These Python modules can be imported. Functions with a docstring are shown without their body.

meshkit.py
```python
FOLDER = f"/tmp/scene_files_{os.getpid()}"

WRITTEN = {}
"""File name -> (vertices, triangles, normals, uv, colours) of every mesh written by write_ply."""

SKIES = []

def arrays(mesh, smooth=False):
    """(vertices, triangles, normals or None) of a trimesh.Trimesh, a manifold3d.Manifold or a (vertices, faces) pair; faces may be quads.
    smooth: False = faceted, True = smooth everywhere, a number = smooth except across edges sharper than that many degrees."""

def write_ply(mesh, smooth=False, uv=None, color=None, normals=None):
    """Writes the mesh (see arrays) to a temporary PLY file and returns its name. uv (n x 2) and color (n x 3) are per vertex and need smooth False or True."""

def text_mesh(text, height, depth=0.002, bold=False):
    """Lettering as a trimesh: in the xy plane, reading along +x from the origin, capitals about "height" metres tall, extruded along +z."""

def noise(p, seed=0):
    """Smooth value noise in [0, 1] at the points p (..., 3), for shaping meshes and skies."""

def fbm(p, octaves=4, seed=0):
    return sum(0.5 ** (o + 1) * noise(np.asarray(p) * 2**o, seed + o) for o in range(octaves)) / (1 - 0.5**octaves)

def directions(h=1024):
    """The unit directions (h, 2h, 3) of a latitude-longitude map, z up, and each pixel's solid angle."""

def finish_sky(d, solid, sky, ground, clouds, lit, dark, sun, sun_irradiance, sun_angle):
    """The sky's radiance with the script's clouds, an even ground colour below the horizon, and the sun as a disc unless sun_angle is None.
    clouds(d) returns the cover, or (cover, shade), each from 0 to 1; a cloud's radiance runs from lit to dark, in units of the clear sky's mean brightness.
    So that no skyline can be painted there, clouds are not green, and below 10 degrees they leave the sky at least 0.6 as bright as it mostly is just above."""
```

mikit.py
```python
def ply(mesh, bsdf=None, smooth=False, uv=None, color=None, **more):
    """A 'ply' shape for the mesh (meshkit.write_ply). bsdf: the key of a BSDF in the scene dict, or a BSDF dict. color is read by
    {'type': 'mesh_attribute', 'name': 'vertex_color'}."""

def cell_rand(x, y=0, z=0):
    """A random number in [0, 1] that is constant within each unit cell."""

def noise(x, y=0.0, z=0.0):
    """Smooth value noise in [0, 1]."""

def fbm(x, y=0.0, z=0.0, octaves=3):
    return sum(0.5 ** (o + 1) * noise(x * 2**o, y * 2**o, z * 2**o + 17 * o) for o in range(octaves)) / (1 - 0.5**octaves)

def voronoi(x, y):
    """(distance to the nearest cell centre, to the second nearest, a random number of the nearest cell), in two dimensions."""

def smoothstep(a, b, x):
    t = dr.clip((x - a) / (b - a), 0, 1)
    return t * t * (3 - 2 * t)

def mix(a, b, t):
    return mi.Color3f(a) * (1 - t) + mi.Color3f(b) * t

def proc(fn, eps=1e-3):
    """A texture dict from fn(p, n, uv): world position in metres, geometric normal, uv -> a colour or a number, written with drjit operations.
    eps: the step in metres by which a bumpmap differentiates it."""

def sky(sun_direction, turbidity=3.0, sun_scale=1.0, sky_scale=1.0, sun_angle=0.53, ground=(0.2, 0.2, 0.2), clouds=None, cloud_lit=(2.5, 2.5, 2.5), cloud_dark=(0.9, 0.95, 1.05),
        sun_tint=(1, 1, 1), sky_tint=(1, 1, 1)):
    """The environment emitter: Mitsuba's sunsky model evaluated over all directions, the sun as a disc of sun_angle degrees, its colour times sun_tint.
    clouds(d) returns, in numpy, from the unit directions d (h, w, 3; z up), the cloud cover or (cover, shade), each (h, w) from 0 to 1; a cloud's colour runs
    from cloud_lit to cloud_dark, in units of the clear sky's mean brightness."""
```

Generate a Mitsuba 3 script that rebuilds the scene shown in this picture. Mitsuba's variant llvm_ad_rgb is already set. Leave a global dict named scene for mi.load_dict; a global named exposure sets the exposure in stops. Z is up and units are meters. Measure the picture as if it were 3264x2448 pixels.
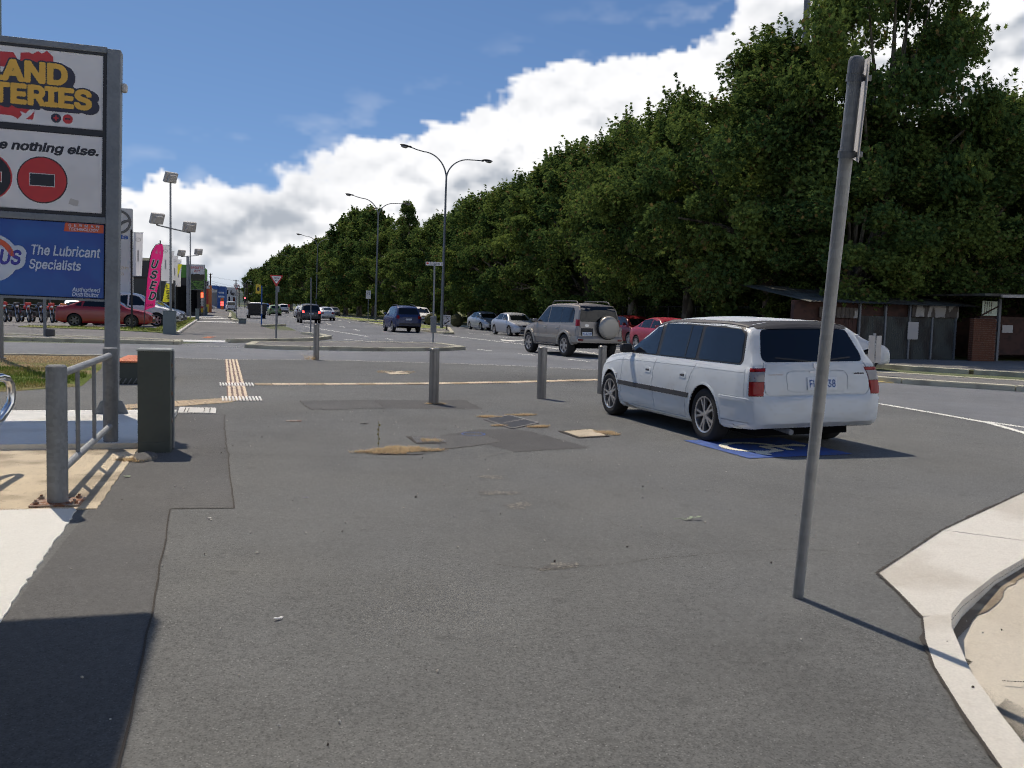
import math
import numpy as np
import trimesh
import manifold3d as m3
import shapely
from shapely import affinity
from shapely.geometry import Polygon, LineString, Point, box as sbox
from shapely.ops import unary_union
import drjit as dr
import mitsuba as mi
import mikit
import meshkit
from mikit import proc, noise, fbm, voronoi, cell_rand, smoothstep, mix

# ------------------------------------------------------------------ camera, sky, exposure
# x to the right across the street, y along the street away from the viewer, z up; the plaza is at z = 0
T = mi.ScalarTransform4f
EYE = np.array([0.0, 0.0, 1.53])
YAW, PITCH, ROLL = math.radians(15.85), math.radians(4.52), math.radians(1.58)
FWD = np.array([math.sin(YAW) * math.cos(PITCH), math.cos(YAW) * math.cos(PITCH), -math.sin(PITCH)])
RT0 = np.array([math.cos(YAW), -math.sin(YAW), 0.0])
UP = -RT0 * math.sin(ROLL) + np.cross(RT0, FWD) * math.cos(ROLL)
scene = {"type": "scene"}
labels = {}
scene["camera"] = {
    "type": "perspective", "fov": 58.13, "fov_axis": "x", "near_clip": 0.1, "far_clip": 8000.0,
    "to_world": T().look_at(EYE.tolist(), (EYE + FWD).tolist(), UP.tolist()),
}
SUN_AZ, SUN_EL = math.radians(-20.0), math.radians(59.0)
SUN = [math.sin(SUN_AZ) * math.cos(SUN_EL), math.cos(SUN_AZ) * math.cos(SUN_EL), math.sin(SUN_EL)]


def clouds(d):
    """A bank of cumulus that climbs from the left horizon to the right; clear blue above it."""
    az = np.degrees(np.arctan2(d[..., 0], d[..., 1]))
    el = np.degrees(np.arcsin(np.clip(d[..., 2], -1, 1)))
    top = np.interp(az, [-180, -90, -40, -13.2, -7, -5.5, -1.2, 2, 5.8, 9.6, 12.4, 16, 19.3, 24.8, 29.4, 33, 44, 60, 90, 130, 180],
                    [14, 6, 4.3, 4.7, 5.7, 6.1, 7.0, 8.0, 9.4, 10.3, 11.3, 13.1, 14.3, 15.8, 18.3, 22, 33, 38, 40, 30, 14])
    p = np.stack([d[..., 0], d[..., 1], d[..., 2] * 1.15], -1)

    def billow(q, octaves, seed):
        return sum(0.55 ** o * np.abs(2 * meshkit.noise(q * 2.1 ** o, seed + o) - 1) for o in range(octaves)) / sum(0.55 ** o for o in range(octaves))

    big = meshkit.fbm(p * 10 + 3.1, 3, 5) - 0.5
    puff = 0.38 - billow(p * 17 + 7.7, 5, 11)
    fine = meshkit.fbm(p * 90 + 1.7, 4, 21) - 0.5
    edge = top + big * 3.2 + puff * 3.2 + fine * 1.2 - el
    soft = 0.30 + 1.3 * np.clip(meshkit.noise(p * 13 + 2.0, 9) - 0.40, 0, 1)
    cover = np.clip(edge / soft, 0, 1)
    cover = cover * cover * (3 - 2 * cover)
    wisp = np.clip((meshkit.fbm(p * np.array([24, 24, 40]) + 9.3, 5, 31) - 0.57) * 5, 0, 1) * np.clip(1 - (el - top) / 4, 0, 1) * 0.28
    cover = np.maximum(cover, wisp * (el > top))
    depth = np.clip((edge - 0.4) / 3.2, 0, 1)
    a_ = billow(p * 15 + 7.7, 4, 11)
    b_ = billow((p + np.array([-0.006, 0.006, 0.014])) * 15 + 7.7, 4, 11)
    body = meshkit.fbm(p * np.array([11, 11, 17]) + 2.5, 5, 51)
    shade = np.clip(0.16 + (a_ - b_) * 2.6 + (body - 0.46) * 3.2, 0, 1) * depth
    shade = np.clip(shade + np.clip((4.0 - el) / 4.0, 0, 1) * 0.5, 0, 1)
    low = np.clip((el - 0.6) / 2.2, 0, 1)
    cover = cover * (0.5 + 0.5 * low)
    return cover, shade


scene["sky"] = mikit.sky(SUN, turbidity=3.0, sun_scale=1.0, sky_scale=0.74, clouds=clouds, ground=(0.1, 0.1, 0.1),
                         cloud_lit=(4.9, 4.9, 4.95), cloud_dark=(2.15, 2.35, 2.65), sky_tint=(0.90, 1.10, 1.34), sun_tint=(0.95, 1.0, 1.07))
exposure = 1.42

# ------------------------------------------------------------------ helpers
used = set()
place = {}


def num(key):
    if key not in used:
        used.add(key)
        return key
    i = 1
    while f"{key}_{i:03d}" in used:
        i += 1
    key = f"{key}_{i:03d}"
    used.add(key)
    return key


def mat4(loc=(0, 0, 0), rz=0.0, rx=0.0, ry=0.0, s=1.0):
    """A transform: scale, tilt about x and y, turn about z, move. Angles in degrees."""
    t = T().translate(list(loc)).rotate([0, 0, 1], rz)
    if rx:
        t = t.rotate([1, 0, 0], rx)
    if ry:
        t = t.rotate([0, 1, 0], ry)
    if isinstance(s, (int, float)):
        s = (s, s, s)
    if tuple(s) != (1.0, 1.0, 1.0):
        t = t.scale(list(s))
    return t


def thing(name, label, cat, t=None, group=None, kind=None):
    key = num(name)
    place[key] = t
    labels[key] = {"label": label, "category": cat}
    if group:
        labels[key]["group"] = group
    if kind:
        labels[key]["kind"] = kind
    return key


def root_of(key):
    return key.split("__")[0]


def part(parent, name, mesh, bsdf, smooth=30, label=None, kind=None, **more):
    key = num(f"{parent}__{name}")
    d = mesh if isinstance(mesh, dict) else mikit.ply(mesh, bsdf, smooth=smooth, **more)
    d = dict(d)
    if isinstance(mesh, dict) and bsdf is not None:
        d["bsdf"] = {"type": "ref", "id": bsdf}
    t = place.get(root_of(key))
    if t is not None:
        d["to_world"] = t
    scene[key] = d
    if label or kind:
        labels[key] = {}
        if label:
            labels[key]["label"] = label
        if kind:
            labels[key]["kind"] = kind
    return key


def single(name, mesh, bsdf, label, cat, t=None, group=None, kind=None, smooth=30, **more):
    key = thing(name, label, cat, t, group, kind)
    d = dict(mesh) if isinstance(mesh, dict) else mikit.ply(mesh, bsdf, smooth=smooth, **more)
    if t is not None:
        d["to_world"] = t
    scene[key] = d
    return key


def struct(name, mesh, bsdf, smooth=False, **more):
    key = num(name)
    place[key] = None
    scene[key] = mikit.ply(mesh, bsdf, smooth=smooth, **more)
    labels[key] = {"kind": "structure"}
    return key


def copy_thing(src, label, t, group=None):
    """A copy of a thing under the next number, its parts reusing the same mesh files."""
    base = src
    key = num(base)
    place[key] = t
    labels[key] = {"label": label, "category": labels[src]["category"]}
    g = group or labels[src].get("group")
    if g:
        labels[key]["group"] = g
    for k in [k for k in scene if k == src or k.startswith(src + "__")]:
        nk = key + k[len(src):]
        used.add(nk)
        scene[nk] = {**scene[k], "to_world": t}
    return key


def cat(*ms):
    ms = [m for m in ms if m is not None]
    return trimesh.util.concatenate(ms)


def bx(x0, x1, y0, y1, z0, z1):
    m = trimesh.creation.box(extents=(x1 - x0, y1 - y0, z1 - z0))
    m.apply_translation(((x0 + x1) / 2, (y0 + y1) / 2, (z0 + z1) / 2))
    return m


def rbox(x0, x1, y0, y1, z0, z1, r=0.01, seg=8):
    """A box with rounded edges: hull of spheres."""
    pts = [(x, y, z) for x in (x0 + r, x1 - r) for y in (y0 + r, y1 - r) for z in (z0 + r, z1 - r)]
    s = m3.Manifold.sphere(r, seg)
    h = m3.Manifold.batch_hull([s.translate(p) for p in pts])
    m = h.to_mesh()
    return trimesh.Trimesh(m.vert_properties[:, :3], m.tri_verts, process=False)


def to_tm(man):
    m = man.to_mesh()
    return trimesh.Trimesh(m.vert_properties[:, :3], m.tri_verts, process=False)


def to_man(mesh):
    mesh = mesh.copy()
    mesh.merge_vertices()
    return m3.Manifold(m3.Mesh(np.asarray(mesh.vertices, np.float32), np.asarray(mesh.faces, np.uint32)))


def cyl(r, z0, z1, x=0.0, y=0.0, n=20, r2=None):
    """A vertical cylinder or cone frustum."""
    prof = [(0, z0), (r, z0), (r if r2 is None else r2, z1), (0, z1)]
    m = trimesh.creation.revolve(np.array(prof), sections=n)
    m.apply_translation((x, y, 0))
    return m


def revolve(prof, n=24):
    return trimesh.creation.revolve(np.array(prof, float), sections=n)


def tube(path, r, n=10, r_end=None, cap=True):
    """A round tube along a list of points, tapering to r_end."""
    P = np.asarray(path, float)
    k = len(P)
    tan = np.gradient(P, axis=0)
    tan /= np.linalg.norm(tan, axis=1, keepdims=True)
    ref = np.array([0, 0, 1.0]) if abs(tan[0][2]) < 0.9 else np.array([1.0, 0, 0])
    V = []
    a = np.cross(tan[0], ref)
    for i in range(k):
        a = a - tan[i] * (a @ tan[i])
        a /= np.linalg.norm(a)
        b = np.cross(tan[i], a)
        if np.ndim(r):
            rr = r[i]
        else:
            rr = r if r_end is None else r + (r_end - r) * i / (k - 1)
        for j in range(n):
            t = 2 * math.pi * j / n
            V.append(P[i] + rr * (math.cos(t) * a + math.sin(t) * b))
    F = []
    for i in range(k - 1):
        for j in range(n):
            p, q = i * n + j, i * n + (j + 1) % n
            F += [(p, q, q + n), (p, q + n, p + n)]
    if cap:
        V += [P[0], P[-1]]
        c0, c1 = len(V) - 2, len(V) - 1
        for j in range(n):
            F += [(c0, (j + 1) % n, j), (c1, (k - 1) * n + j, (k - 1) * n + (j + 1) % n)]
    m = trimesh.Trimesh(np.array(V), np.array(F), process=False)
    return m


def bar(p, q, w, h=None):
    """A square bar from p to q."""
    p, q = np.asarray(p, float), np.asarray(q, float)
    h = h or w
    L = np.linalg.norm(q - p)
    z = (q - p) / L
    ref = np.array([0, 0, 1.0]) if abs(z[2]) < 0.95 else np.array([0, 1.0, 0])
    x = np.cross(ref, z)
    x /= np.linalg.norm(x)
    y = np.cross(z, x)
    m = trimesh.creation.box(extents=(w, h, L))
    M = np.eye(4)
    M[:3, 0], M[:3, 1], M[:3, 2], M[:3, 3] = x, y, z, (p + q) / 2
    m.apply_transform(M)
    return m


def prism(poly, z0, z1):
    """A shapely polygon (or several) raised from z0 to z1."""
    ms = []
    for g in getattr(poly, "geoms", [poly]):
        if g.is_empty or g.area < 1e-7 or g.geom_type != "Polygon":
            continue
        m = trimesh.creation.extrude_polygon(g, z1 - z0, engine="earcut")
        m.apply_translation((0, 0, z0))
        ms.append(m)
    return cat(*ms)


def sheet(poly, z):
    """A flat sheet, facing up."""
    ms = []
    for g in getattr(poly, "geoms", [poly]):
        if g.geom_type != "Polygon" or g.is_empty:
            continue
        v, f = trimesh.creation.triangulate_polygon(g, engine="earcut")
        v = np.column_stack([v, np.full(len(v), z)])
        n = np.cross(v[f[:, 1]] - v[f[:, 0]], v[f[:, 2]] - v[f[:, 0]])[:, 2]
        f = np.where((n < 0)[:, None], f[:, ::-1], f)
        ms.append(trimesh.Trimesh(v, f, process=False))
    return cat(*ms)


def quadstrip(line, half):
    return LineString(line).buffer(half, cap_style="flat", join_style="mitre")


def text_poly(text, height, bold=False, fat=0.0, shear=0.0, squeeze=1.0):
    """Lettering as a shapely shape: baseline at the origin, reading along +x."""
    m = meshkit.text_mesh(text, height, 0.01, bold)
    tri = m.triangles[m.face_normals[:, 2] > 0.9][:, :, :2]
    g = unary_union([Polygon(t).buffer(height * 0.0005) for t in tri])
    if fat:
        g = g.buffer(fat * height)
    if shear:
        g = affinity.affine_transform(g, [1, shear, 0, 1, 0, 0])
    if squeeze != 1:
        g = affinity.scale(g, squeeze, 1, origin=(0, 0))
    return g.simplify(height * 0.006)


def fit_text(text, x0, x1, y, height, **kw):
    """Lettering set between x0 and x1 on the baseline y."""
    g = text_poly(text, height, **kw)
    a, b, c, d = g.bounds
    g = affinity.scale(g, (x1 - x0) / (c - a), 1, origin=(a, 0))
    return affinity.translate(g, x0 - a, y)


def wall_print(poly, y, depth=0.003, z_is_y=True):
    """A flat shape drawn in (x, z) as a thin plate standing at y, its face towards -y."""
    m = prism(poly, 0, depth)
    v = m.vertices.copy()
    m.vertices = np.column_stack([v[:, 0], y - v[:, 2], v[:, 1]])
    return m


def rot_mesh(m, axis, deg, about=(0, 0, 0)):
    m = m.copy()
    m.apply_transform(trimesh.transformations.rotation_matrix(math.radians(deg), axis, about))
    return m


def moved(m, dx=0, dy=0, dz=0):
    m = m.copy()
    m.apply_translation((dx, dy, dz))
    return m


def arc(cx, cy, r, a0, a1, n=10):
    return [(cx + r * math.cos(math.radians(a0 + (a1 - a0) * i / n)), cy + r * math.sin(math.radians(a0 + (a1 - a0) * i / n))) for i in range(n + 1)]


# ------------------------------------------------------------------ materials
def rgb(*c):
    return {"type": "rgb", "value": list(c)}


def mat(name, color, rough=0.6, metal=0.0, spec=0.5, coat=0.0, bump=None, two=True, **more):
    b = {"type": "principled", "base_color": color if isinstance(color, dict) else rgb(*color), "roughness": rough, "metallic": metal, "specular": spec, **more}
    if coat:
        b["clearcoat"] = coat
        b["clearcoat_gloss"] = 0.95
    if bump:
        b = {"type": "bumpmap", "texture": bump[0], "scale": bump[1], "bsdf": b}
    scene[name] = {"type": "twosided", "bsdf": b} if two else b
    return name


def asphalt(base, speck=0.6, seed=0.0):
    base = np.array(base)

    def fn(p, n, uv):
        a = fbm(p.x * 0.45 + seed, p.y * 0.45, 3.0, octaves=4)
        b = fbm(p.x * 2.6 + seed, p.y * 2.6, 1.0, octaves=3)
        d1, d2, r = voronoi(p.x * 95 + seed, p.y * 95)
        d3, d4, r2 = voronoi(p.x * 80 + 3, p.y * 80)
        grain = noise(p.x * 120, p.y * 120, 2.0) * 0.6 + noise(p.x * 47, p.y * 47, 5.0) * 0.4
        k = 0.74 + 0.30 * a + 0.20 * (b - 0.5) + speck * 0.55 * (grain - 0.5) + speck * 0.75 * (r - 0.5) * smoothstep(0.5, 0.15, d1)
        k = k + speck * smoothstep(0.95, 0.99, r2) * smoothstep(0.40, 0.15, d3) * 0.9
        g1, g2, g3 = voronoi(p.x * 2.3 + seed, p.y * 2.3 + 4)
        k = k * (1 - 0.16 * smoothstep(0.72, 0.9, g3) * smoothstep(0.16, 0.10, g1 + 0.05 * b))
        k = k * (0.86 + 0.30 * fbm(p.x * 0.16 + seed, p.y * 0.30, 9.0, octaves=3))
        tone = fbm(p.x * 1.1 + 9, p.y * 1.1 + seed, 7.0, octaves=2) - 0.5
        c = mi.Color3f(*[float(v) for v in base]) * k
        return c * (1 + mi.Color3f(0.03, 0.01, -0.03) * tone)

    return proc(fn)


def asphalt_bump(p, n, uv):
    d1, d2, r = voronoi(p.x * 95, p.y * 95)
    return 0.5 * (1 - d1) * (0.4 + 0.6 * r) + 0.6 * noise(p.x * 33, p.y * 33, 1.0)


AB = proc(asphalt_bump, 2e-3)
mat("asphalt_plaza", asphalt((0.117, 0.121, 0.120), 0.9), 0.85, spec=0.35, bump=(AB, 0.004))
mat("asphalt_patch", asphalt((0.088, 0.088, 0.088), 0.7, 4.0), 0.85, spec=0.35, bump=(AB, 0.004))
mat("asphalt_old", asphalt((0.098, 0.099, 0.099), 0.75, 8.0), 0.85, spec=0.35, bump=(AB, 0.004))
mat("asphalt_road", asphalt((0.150, 0.158, 0.170), 0.35, 2.0), 0.8, spec=0.35)
mat("asphalt_far", asphalt((0.150, 0.147, 0.143), 0.35, 6.0), 0.85, spec=0.35)


def concrete(base, stain, amount, scale=1.0, grime=0.0):
    def fn(p, n, uv):
        a = fbm(p.x * 1.3 * scale, p.y * 1.3 * scale, p.z * 1.3 + 2.0, octaves=4)
        b = fbm(p.x * 9 * scale, p.y * 9 * scale, p.z * 9, octaves=3)
        g = noise(p.x * 120, p.y * 120, p.z * 120)
        t = smoothstep(0.45, 0.72, a) * amount + 0.25 * amount * (b - 0.5)
        spot = smoothstep(0.70, 0.78, noise(p.x * 26, p.y * 26, p.z * 26 + 4)) * grime
        return mix(base, stain, dr.clip(t + spot, 0, 1)) * (0.93 + 0.14 * g)

    return proc(fn)


mat("concrete_white", concrete((0.60, 0.60, 0.57), (0.47, 0.46, 0.42), 0.7, 1.0, 0.10), 0.9, spec=0.2)
mat("concrete_tan", concrete((0.50, 0.43, 0.32), (0.25, 0.21, 0.155), 1.0, 1.2, 0.25), 0.9, spec=0.2)
mat("concrete_kerb", concrete((0.53, 0.515, 0.47), (0.42, 0.395, 0.345), 0.8, 1.0, 0.15), 0.9, spec=0.2)
mat("concrete_gutter", concrete((0.49, 0.455, 0.385), (0.42, 0.38, 0.31), 0.5, 1.5, 0.22), 0.9, spec=0.2)
mat("concrete_island", concrete((0.46, 0.44, 0.34), (0.30, 0.28, 0.22), 0.9, 2.0, 0.2), 0.9, spec=0.2)
mat("concrete_grey", concrete((0.30, 0.29, 0.27), (0.18, 0.17, 0.16), 0.9, 1.0, 0.2), 0.9, spec=0.2)
mat("joint_dark", (0.045, 0.04, 0.035), 0.95)


def worn_paint(base, under, lo, hi, sc=30.0):
    def fn(p, n, uv):
        w = fbm(p.x * sc, p.y * sc, p.z * sc, octaves=3)
        return mix(base, under, smoothstep(lo, hi, w))

    return proc(fn)


mat("line_white", worn_paint((0.66, 0.66, 0.62), (0.20, 0.19, 0.18), 0.58, 0.72), 0.7)
mat("paint_blue", worn_paint((0.045, 0.095, 0.30), (0.08, 0.09, 0.14), 0.55, 0.72), 0.6)
mat("paint_cream", worn_paint((0.72, 0.68, 0.55), (0.40, 0.38, 0.34), 0.62, 0.75), 0.6)
mat("tactile_tan", worn_paint((0.40, 0.30, 0.18), (0.26, 0.20, 0.13), 0.5, 0.75, 12.0), 0.7)
mat("tactile_brown", worn_paint((0.16, 0.105, 0.085), (0.12, 0.09, 0.08), 0.5, 0.75, 12.0), 0.8)
mat("tactile_pale", worn_paint((0.60, 0.48, 0.33), (0.42, 0.33, 0.23), 0.5, 0.75, 14.0), 0.6)
mat("tactile_white", (0.74, 0.71, 0.64), 0.35)
mat("tactile_orange", (0.62, 0.20, 0.09), 0.6)
mat("yellow_tactile", worn_paint((0.62, 0.48, 0.18), (0.45, 0.34, 0.14), 0.5, 0.75, 12.0), 0.7)


def galv(base, var=0.5, metal=0.4):
    def fn(p, n, uv):
        d1, d2, r = voronoi(p.x * 40 + p.y * 40, p.z * 40)
        w = fbm(p.x * 6, p.y * 6, p.z * 6, octaves=3)
        return mi.Color3f(*base) * (1 - var * 0.35 + var * 0.35 * r + var * 0.7 * (w - 0.5))

    return proc(fn)


mat("galvanised", galv((0.30, 0.315, 0.33)), 0.55, metal=0.35)
mat("galvanised_dull", galv((0.20, 0.215, 0.235)), 0.6, metal=0.3)
mat("sign_grey", galv((0.19, 0.21, 0.235), 0.35), 0.55, metal=0.15)
mat("sign_frame_dark", (0.028, 0.03, 0.037), 0.55)
mat("stainless", galv((0.25, 0.245, 0.245), 0.25), 0.33, metal=0.8)
mat("chrome", (0.80, 0.80, 0.80), 0.06, metal=1.0)


def rust(p, n, uv):
    a = fbm(p.x * 30, p.y * 30, p.z * 30, octaves=3)
    return mix((0.20, 0.085, 0.045), (0.28, 0.24, 0.21), smoothstep(0.35, 0.65, a))


mat("rusty_steel", proc(rust), 0.75, metal=0.2)
mat("cabinet_green", galv((0.055, 0.068, 0.062), 0.25), 0.55)
mat("cabinet_top", galv((0.26, 0.29, 0.28), 0.3), 0.5)
mat("box_teal", galv((0.16, 0.20, 0.21), 0.25), 0.6)
mat("sign_white", worn_paint((0.70, 0.69, 0.70), (0.64, 0.63, 0.64), 0.5, 0.8, 3.0), 0.45)
mat("sign_blue", worn_paint((0.030, 0.075, 0.31), (0.032, 0.115, 0.37), 0.3, 0.8, 3.0), 0.4)
mat("sign_red", (0.50, 0.045, 0.05), 0.5)
mat("sign_orange", (0.55, 0.10, 0.05), 0.5)
mat("sign_yellow", (0.72, 0.42, 0.07), 0.5)
mat("sign_navy", (0.035, 0.036, 0.06), 0.5)
mat("sign_ink", (0.025, 0.028, 0.038), 0.5)
mat("sign_pale", (0.50, 0.56, 0.66), 0.45)
mat("sign_purple", (0.05, 0.05, 0.30), 0.45)
mat("sticker_grey", (0.48, 0.46, 0.44), 0.6)
mat("black_plastic", (0.018, 0.018, 0.02), 0.55)
mat("dark_trim", (0.045, 0.045, 0.05), 0.55)
mat("rubber", (0.018, 0.018, 0.019), 0.85)
mat("under_dark", (0.008, 0.008, 0.009), 0.95, spec=0.1)
mat("white_plain", (0.66, 0.66, 0.66), 0.5)
mat("yellow_plain", (0.72, 0.52, 0.05), 0.5)
mat("yellow_flag", (0.75, 0.70, 0.06), 0.6)
mat("pink_flag", (0.75, 0.035, 0.22), 0.6)
mat("pink_light", (0.80, 0.25, 0.40), 0.6)
mat("green_plain", (0.10, 0.30, 0.05), 0.5)
mat("red_plain", (0.48, 0.04, 0.035), 0.5)
mat("orange_plain", (0.60, 0.18, 0.05), 0.5)
mat("blue_plain", (0.025, 0.10, 0.34), 0.5)
mat("grey_wall", (0.30, 0.31, 0.32), 0.8)
mat("dark_wall", (0.035, 0.036, 0.04), 0.5)
mat("white_wall", (0.58, 0.58, 0.58), 0.7)
mat("straw", worn_paint((0.42, 0.23, 0.07), (0.24, 0.13, 0.04), 0.4, 0.7, 40.0), 0.9)
mat("straw_pale", (0.55, 0.40, 0.20), 0.9)
mat("leaf_litter", (0.30, 0.36, 0.25), 0.7)
mat("glass_dark", (0.006, 0.007, 0.009), 0.035, spec=0.5)
mat("glass_tint", (0.008, 0.010, 0.016), 0.03, spec=0.5)
mat("lamp_clear", (0.22, 0.21, 0.22), 0.12, spec=0.6, coat=0.5)
mat("lamp_red", (0.26, 0.004, 0.006), 0.15, spec=0.4)
mat("lamp_dark_red", (0.12, 0.003, 0.004), 0.15, spec=0.4)
mat("lamp_amber", (0.60, 0.22, 0.03), 0.15, spec=0.6, coat=1.0)
mat("alloy", (0.52, 0.52, 0.53), 0.28, metal=0.8)
mat("alloy_dark", (0.10, 0.10, 0.105), 0.35, metal=0.6)
mat("plate_white", (0.62, 0.66, 0.70), 0.5)
mat("plate_blue", (0.03, 0.09, 0.30), 0.5)


def car_paint(name, color, metallic=0.0, rough=0.35, dirt=0.0):
    if dirt:
        base = tuple(float(v) for v in color)

        def fn(p, n, uv):
            w = fbm(p.x * 3, p.y * 3, p.z * 5, octaves=4)
            s = smoothstep(0.72, 0.80, noise(p.x * 22, p.y * 22, p.z * 22))
            return mix(base, (0.33, 0.30, 0.25), dr.clip(dirt * smoothstep(0.50, 0.75, w) + dirt * 0.5 * s, 0, 1))

        color = proc(fn)
    return mat(name, color, rough, metal=metallic, spec=0.5, coat=1.0)


car_paint("paint_white", (0.54, 0.58, 0.61), dirt=0.15)
car_paint("paint_gold", (0.26, 0.235, 0.21), 0.35, 0.38, dirt=0.12)
car_paint("paint_gold_pale", (0.36, 0.34, 0.30), 0.25, 0.38)
car_paint("paint_red", (0.24, 0.010, 0.014))
car_paint("paint_maroon", (0.30, 0.022, 0.045))
car_paint("paint_silver", (0.46, 0.48, 0.52), 0.5, 0.33)
car_paint("paint_navy", (0.010, 0.024, 0.095))
car_paint("paint_black", (0.008, 0.008, 0.016))
car_paint("paint_green", (0.12, 0.22, 0.07))
car_paint("paint_bluebright", (0.03, 0.14, 0.42))
car_paint("paint_grey", (0.10, 0.11, 0.13), 0.3)
# ------------------------------------------------------------------ the ground
rng = np.random.default_rng(7)


def jag(line, amp, step, seed=0, ends=False):
    """The line with small irregular steps, as a broken edge has."""
    ls = LineString(line)
    n = max(2, int(ls.length / step))
    r = np.random.default_rng(seed)
    pts = [np.array(ls.interpolate(i / n, normalized=True).coords[0]) for i in range(n + 1)]
    out = []
    for i, p in enumerate(pts):
        d = pts[min(i + 1, n)] - pts[max(i - 1, 0)]
        d = d / max(np.linalg.norm(d), 1e-9)
        a = amp * r.normal() if 0 < i < n or ends else 0
        out.append(tuple(p + a * np.array([-d[1], d[0]])))
    return out


kerb_outer = [(1.55, -8), (1.85, 0), (1.95, 1.0), (2.1, 1.6), (2.3, 2.1), (2.5, 2.5), (2.7, 2.9), (2.92, 3.31), (3.13, 3.62), (3.35, 3.9)]
apron_outer = [(3.35, 3.9), (3.52, 4.3), (3.66, 4.66), (4.92, 5.57), (6.81, 6.73), (9.5, 7.9), (12.0, 8.6)]
inner = [(1.70, -8), (2.0, 0), (2.1, 0.95), (2.24, 1.54), (2.43, 2.03), (2.63, 2.43), (2.83, 2.83), (3.04, 3.22), (3.21, 3.47), (3.40, 3.75), (3.55, 3.92), (3.79, 4.11), (4.38, 4.5), (6.2, 5.55), (8.9, 6.6), (11.6, 7.3)]
gz = [-0.13, -0.13, -0.13, -0.13, -0.13, -0.13, -0.13, -0.13, -0.128, -0.12, -0.11, -0.095, -0.06, -0.05, -0.05, -0.05]
hole = Polygon(inner + [(14, 6.6), (14, -8)])

plaza_edge = [(-14, 27.3), (-3.9, 26.95), (-2.18, 26.73), (-0.69, 26.25), (0.83, 26.5), (2.0, 26.45), (3.5, 26.1), (4.91, 25.73), (6.3, 25.2), (7.6, 24.5), (9.14, 23.2), (10.2, 21.4), (10.9, 19.2), (11.2, 16.8), (11.22, 14.4), (11.15, 12.9), (11.05, 11.64), (10.6, 10.46), (9.9, 9.4), (9.5, 7.9)]
ground_poly = sbox(-1500, -900, 1500, 2600).difference(hole.buffer(0.05))
struct("ground", sheet(ground_poly, -0.004), mat("ground_dull", (0.085, 0.10, 0.05), 0.95))


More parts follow.
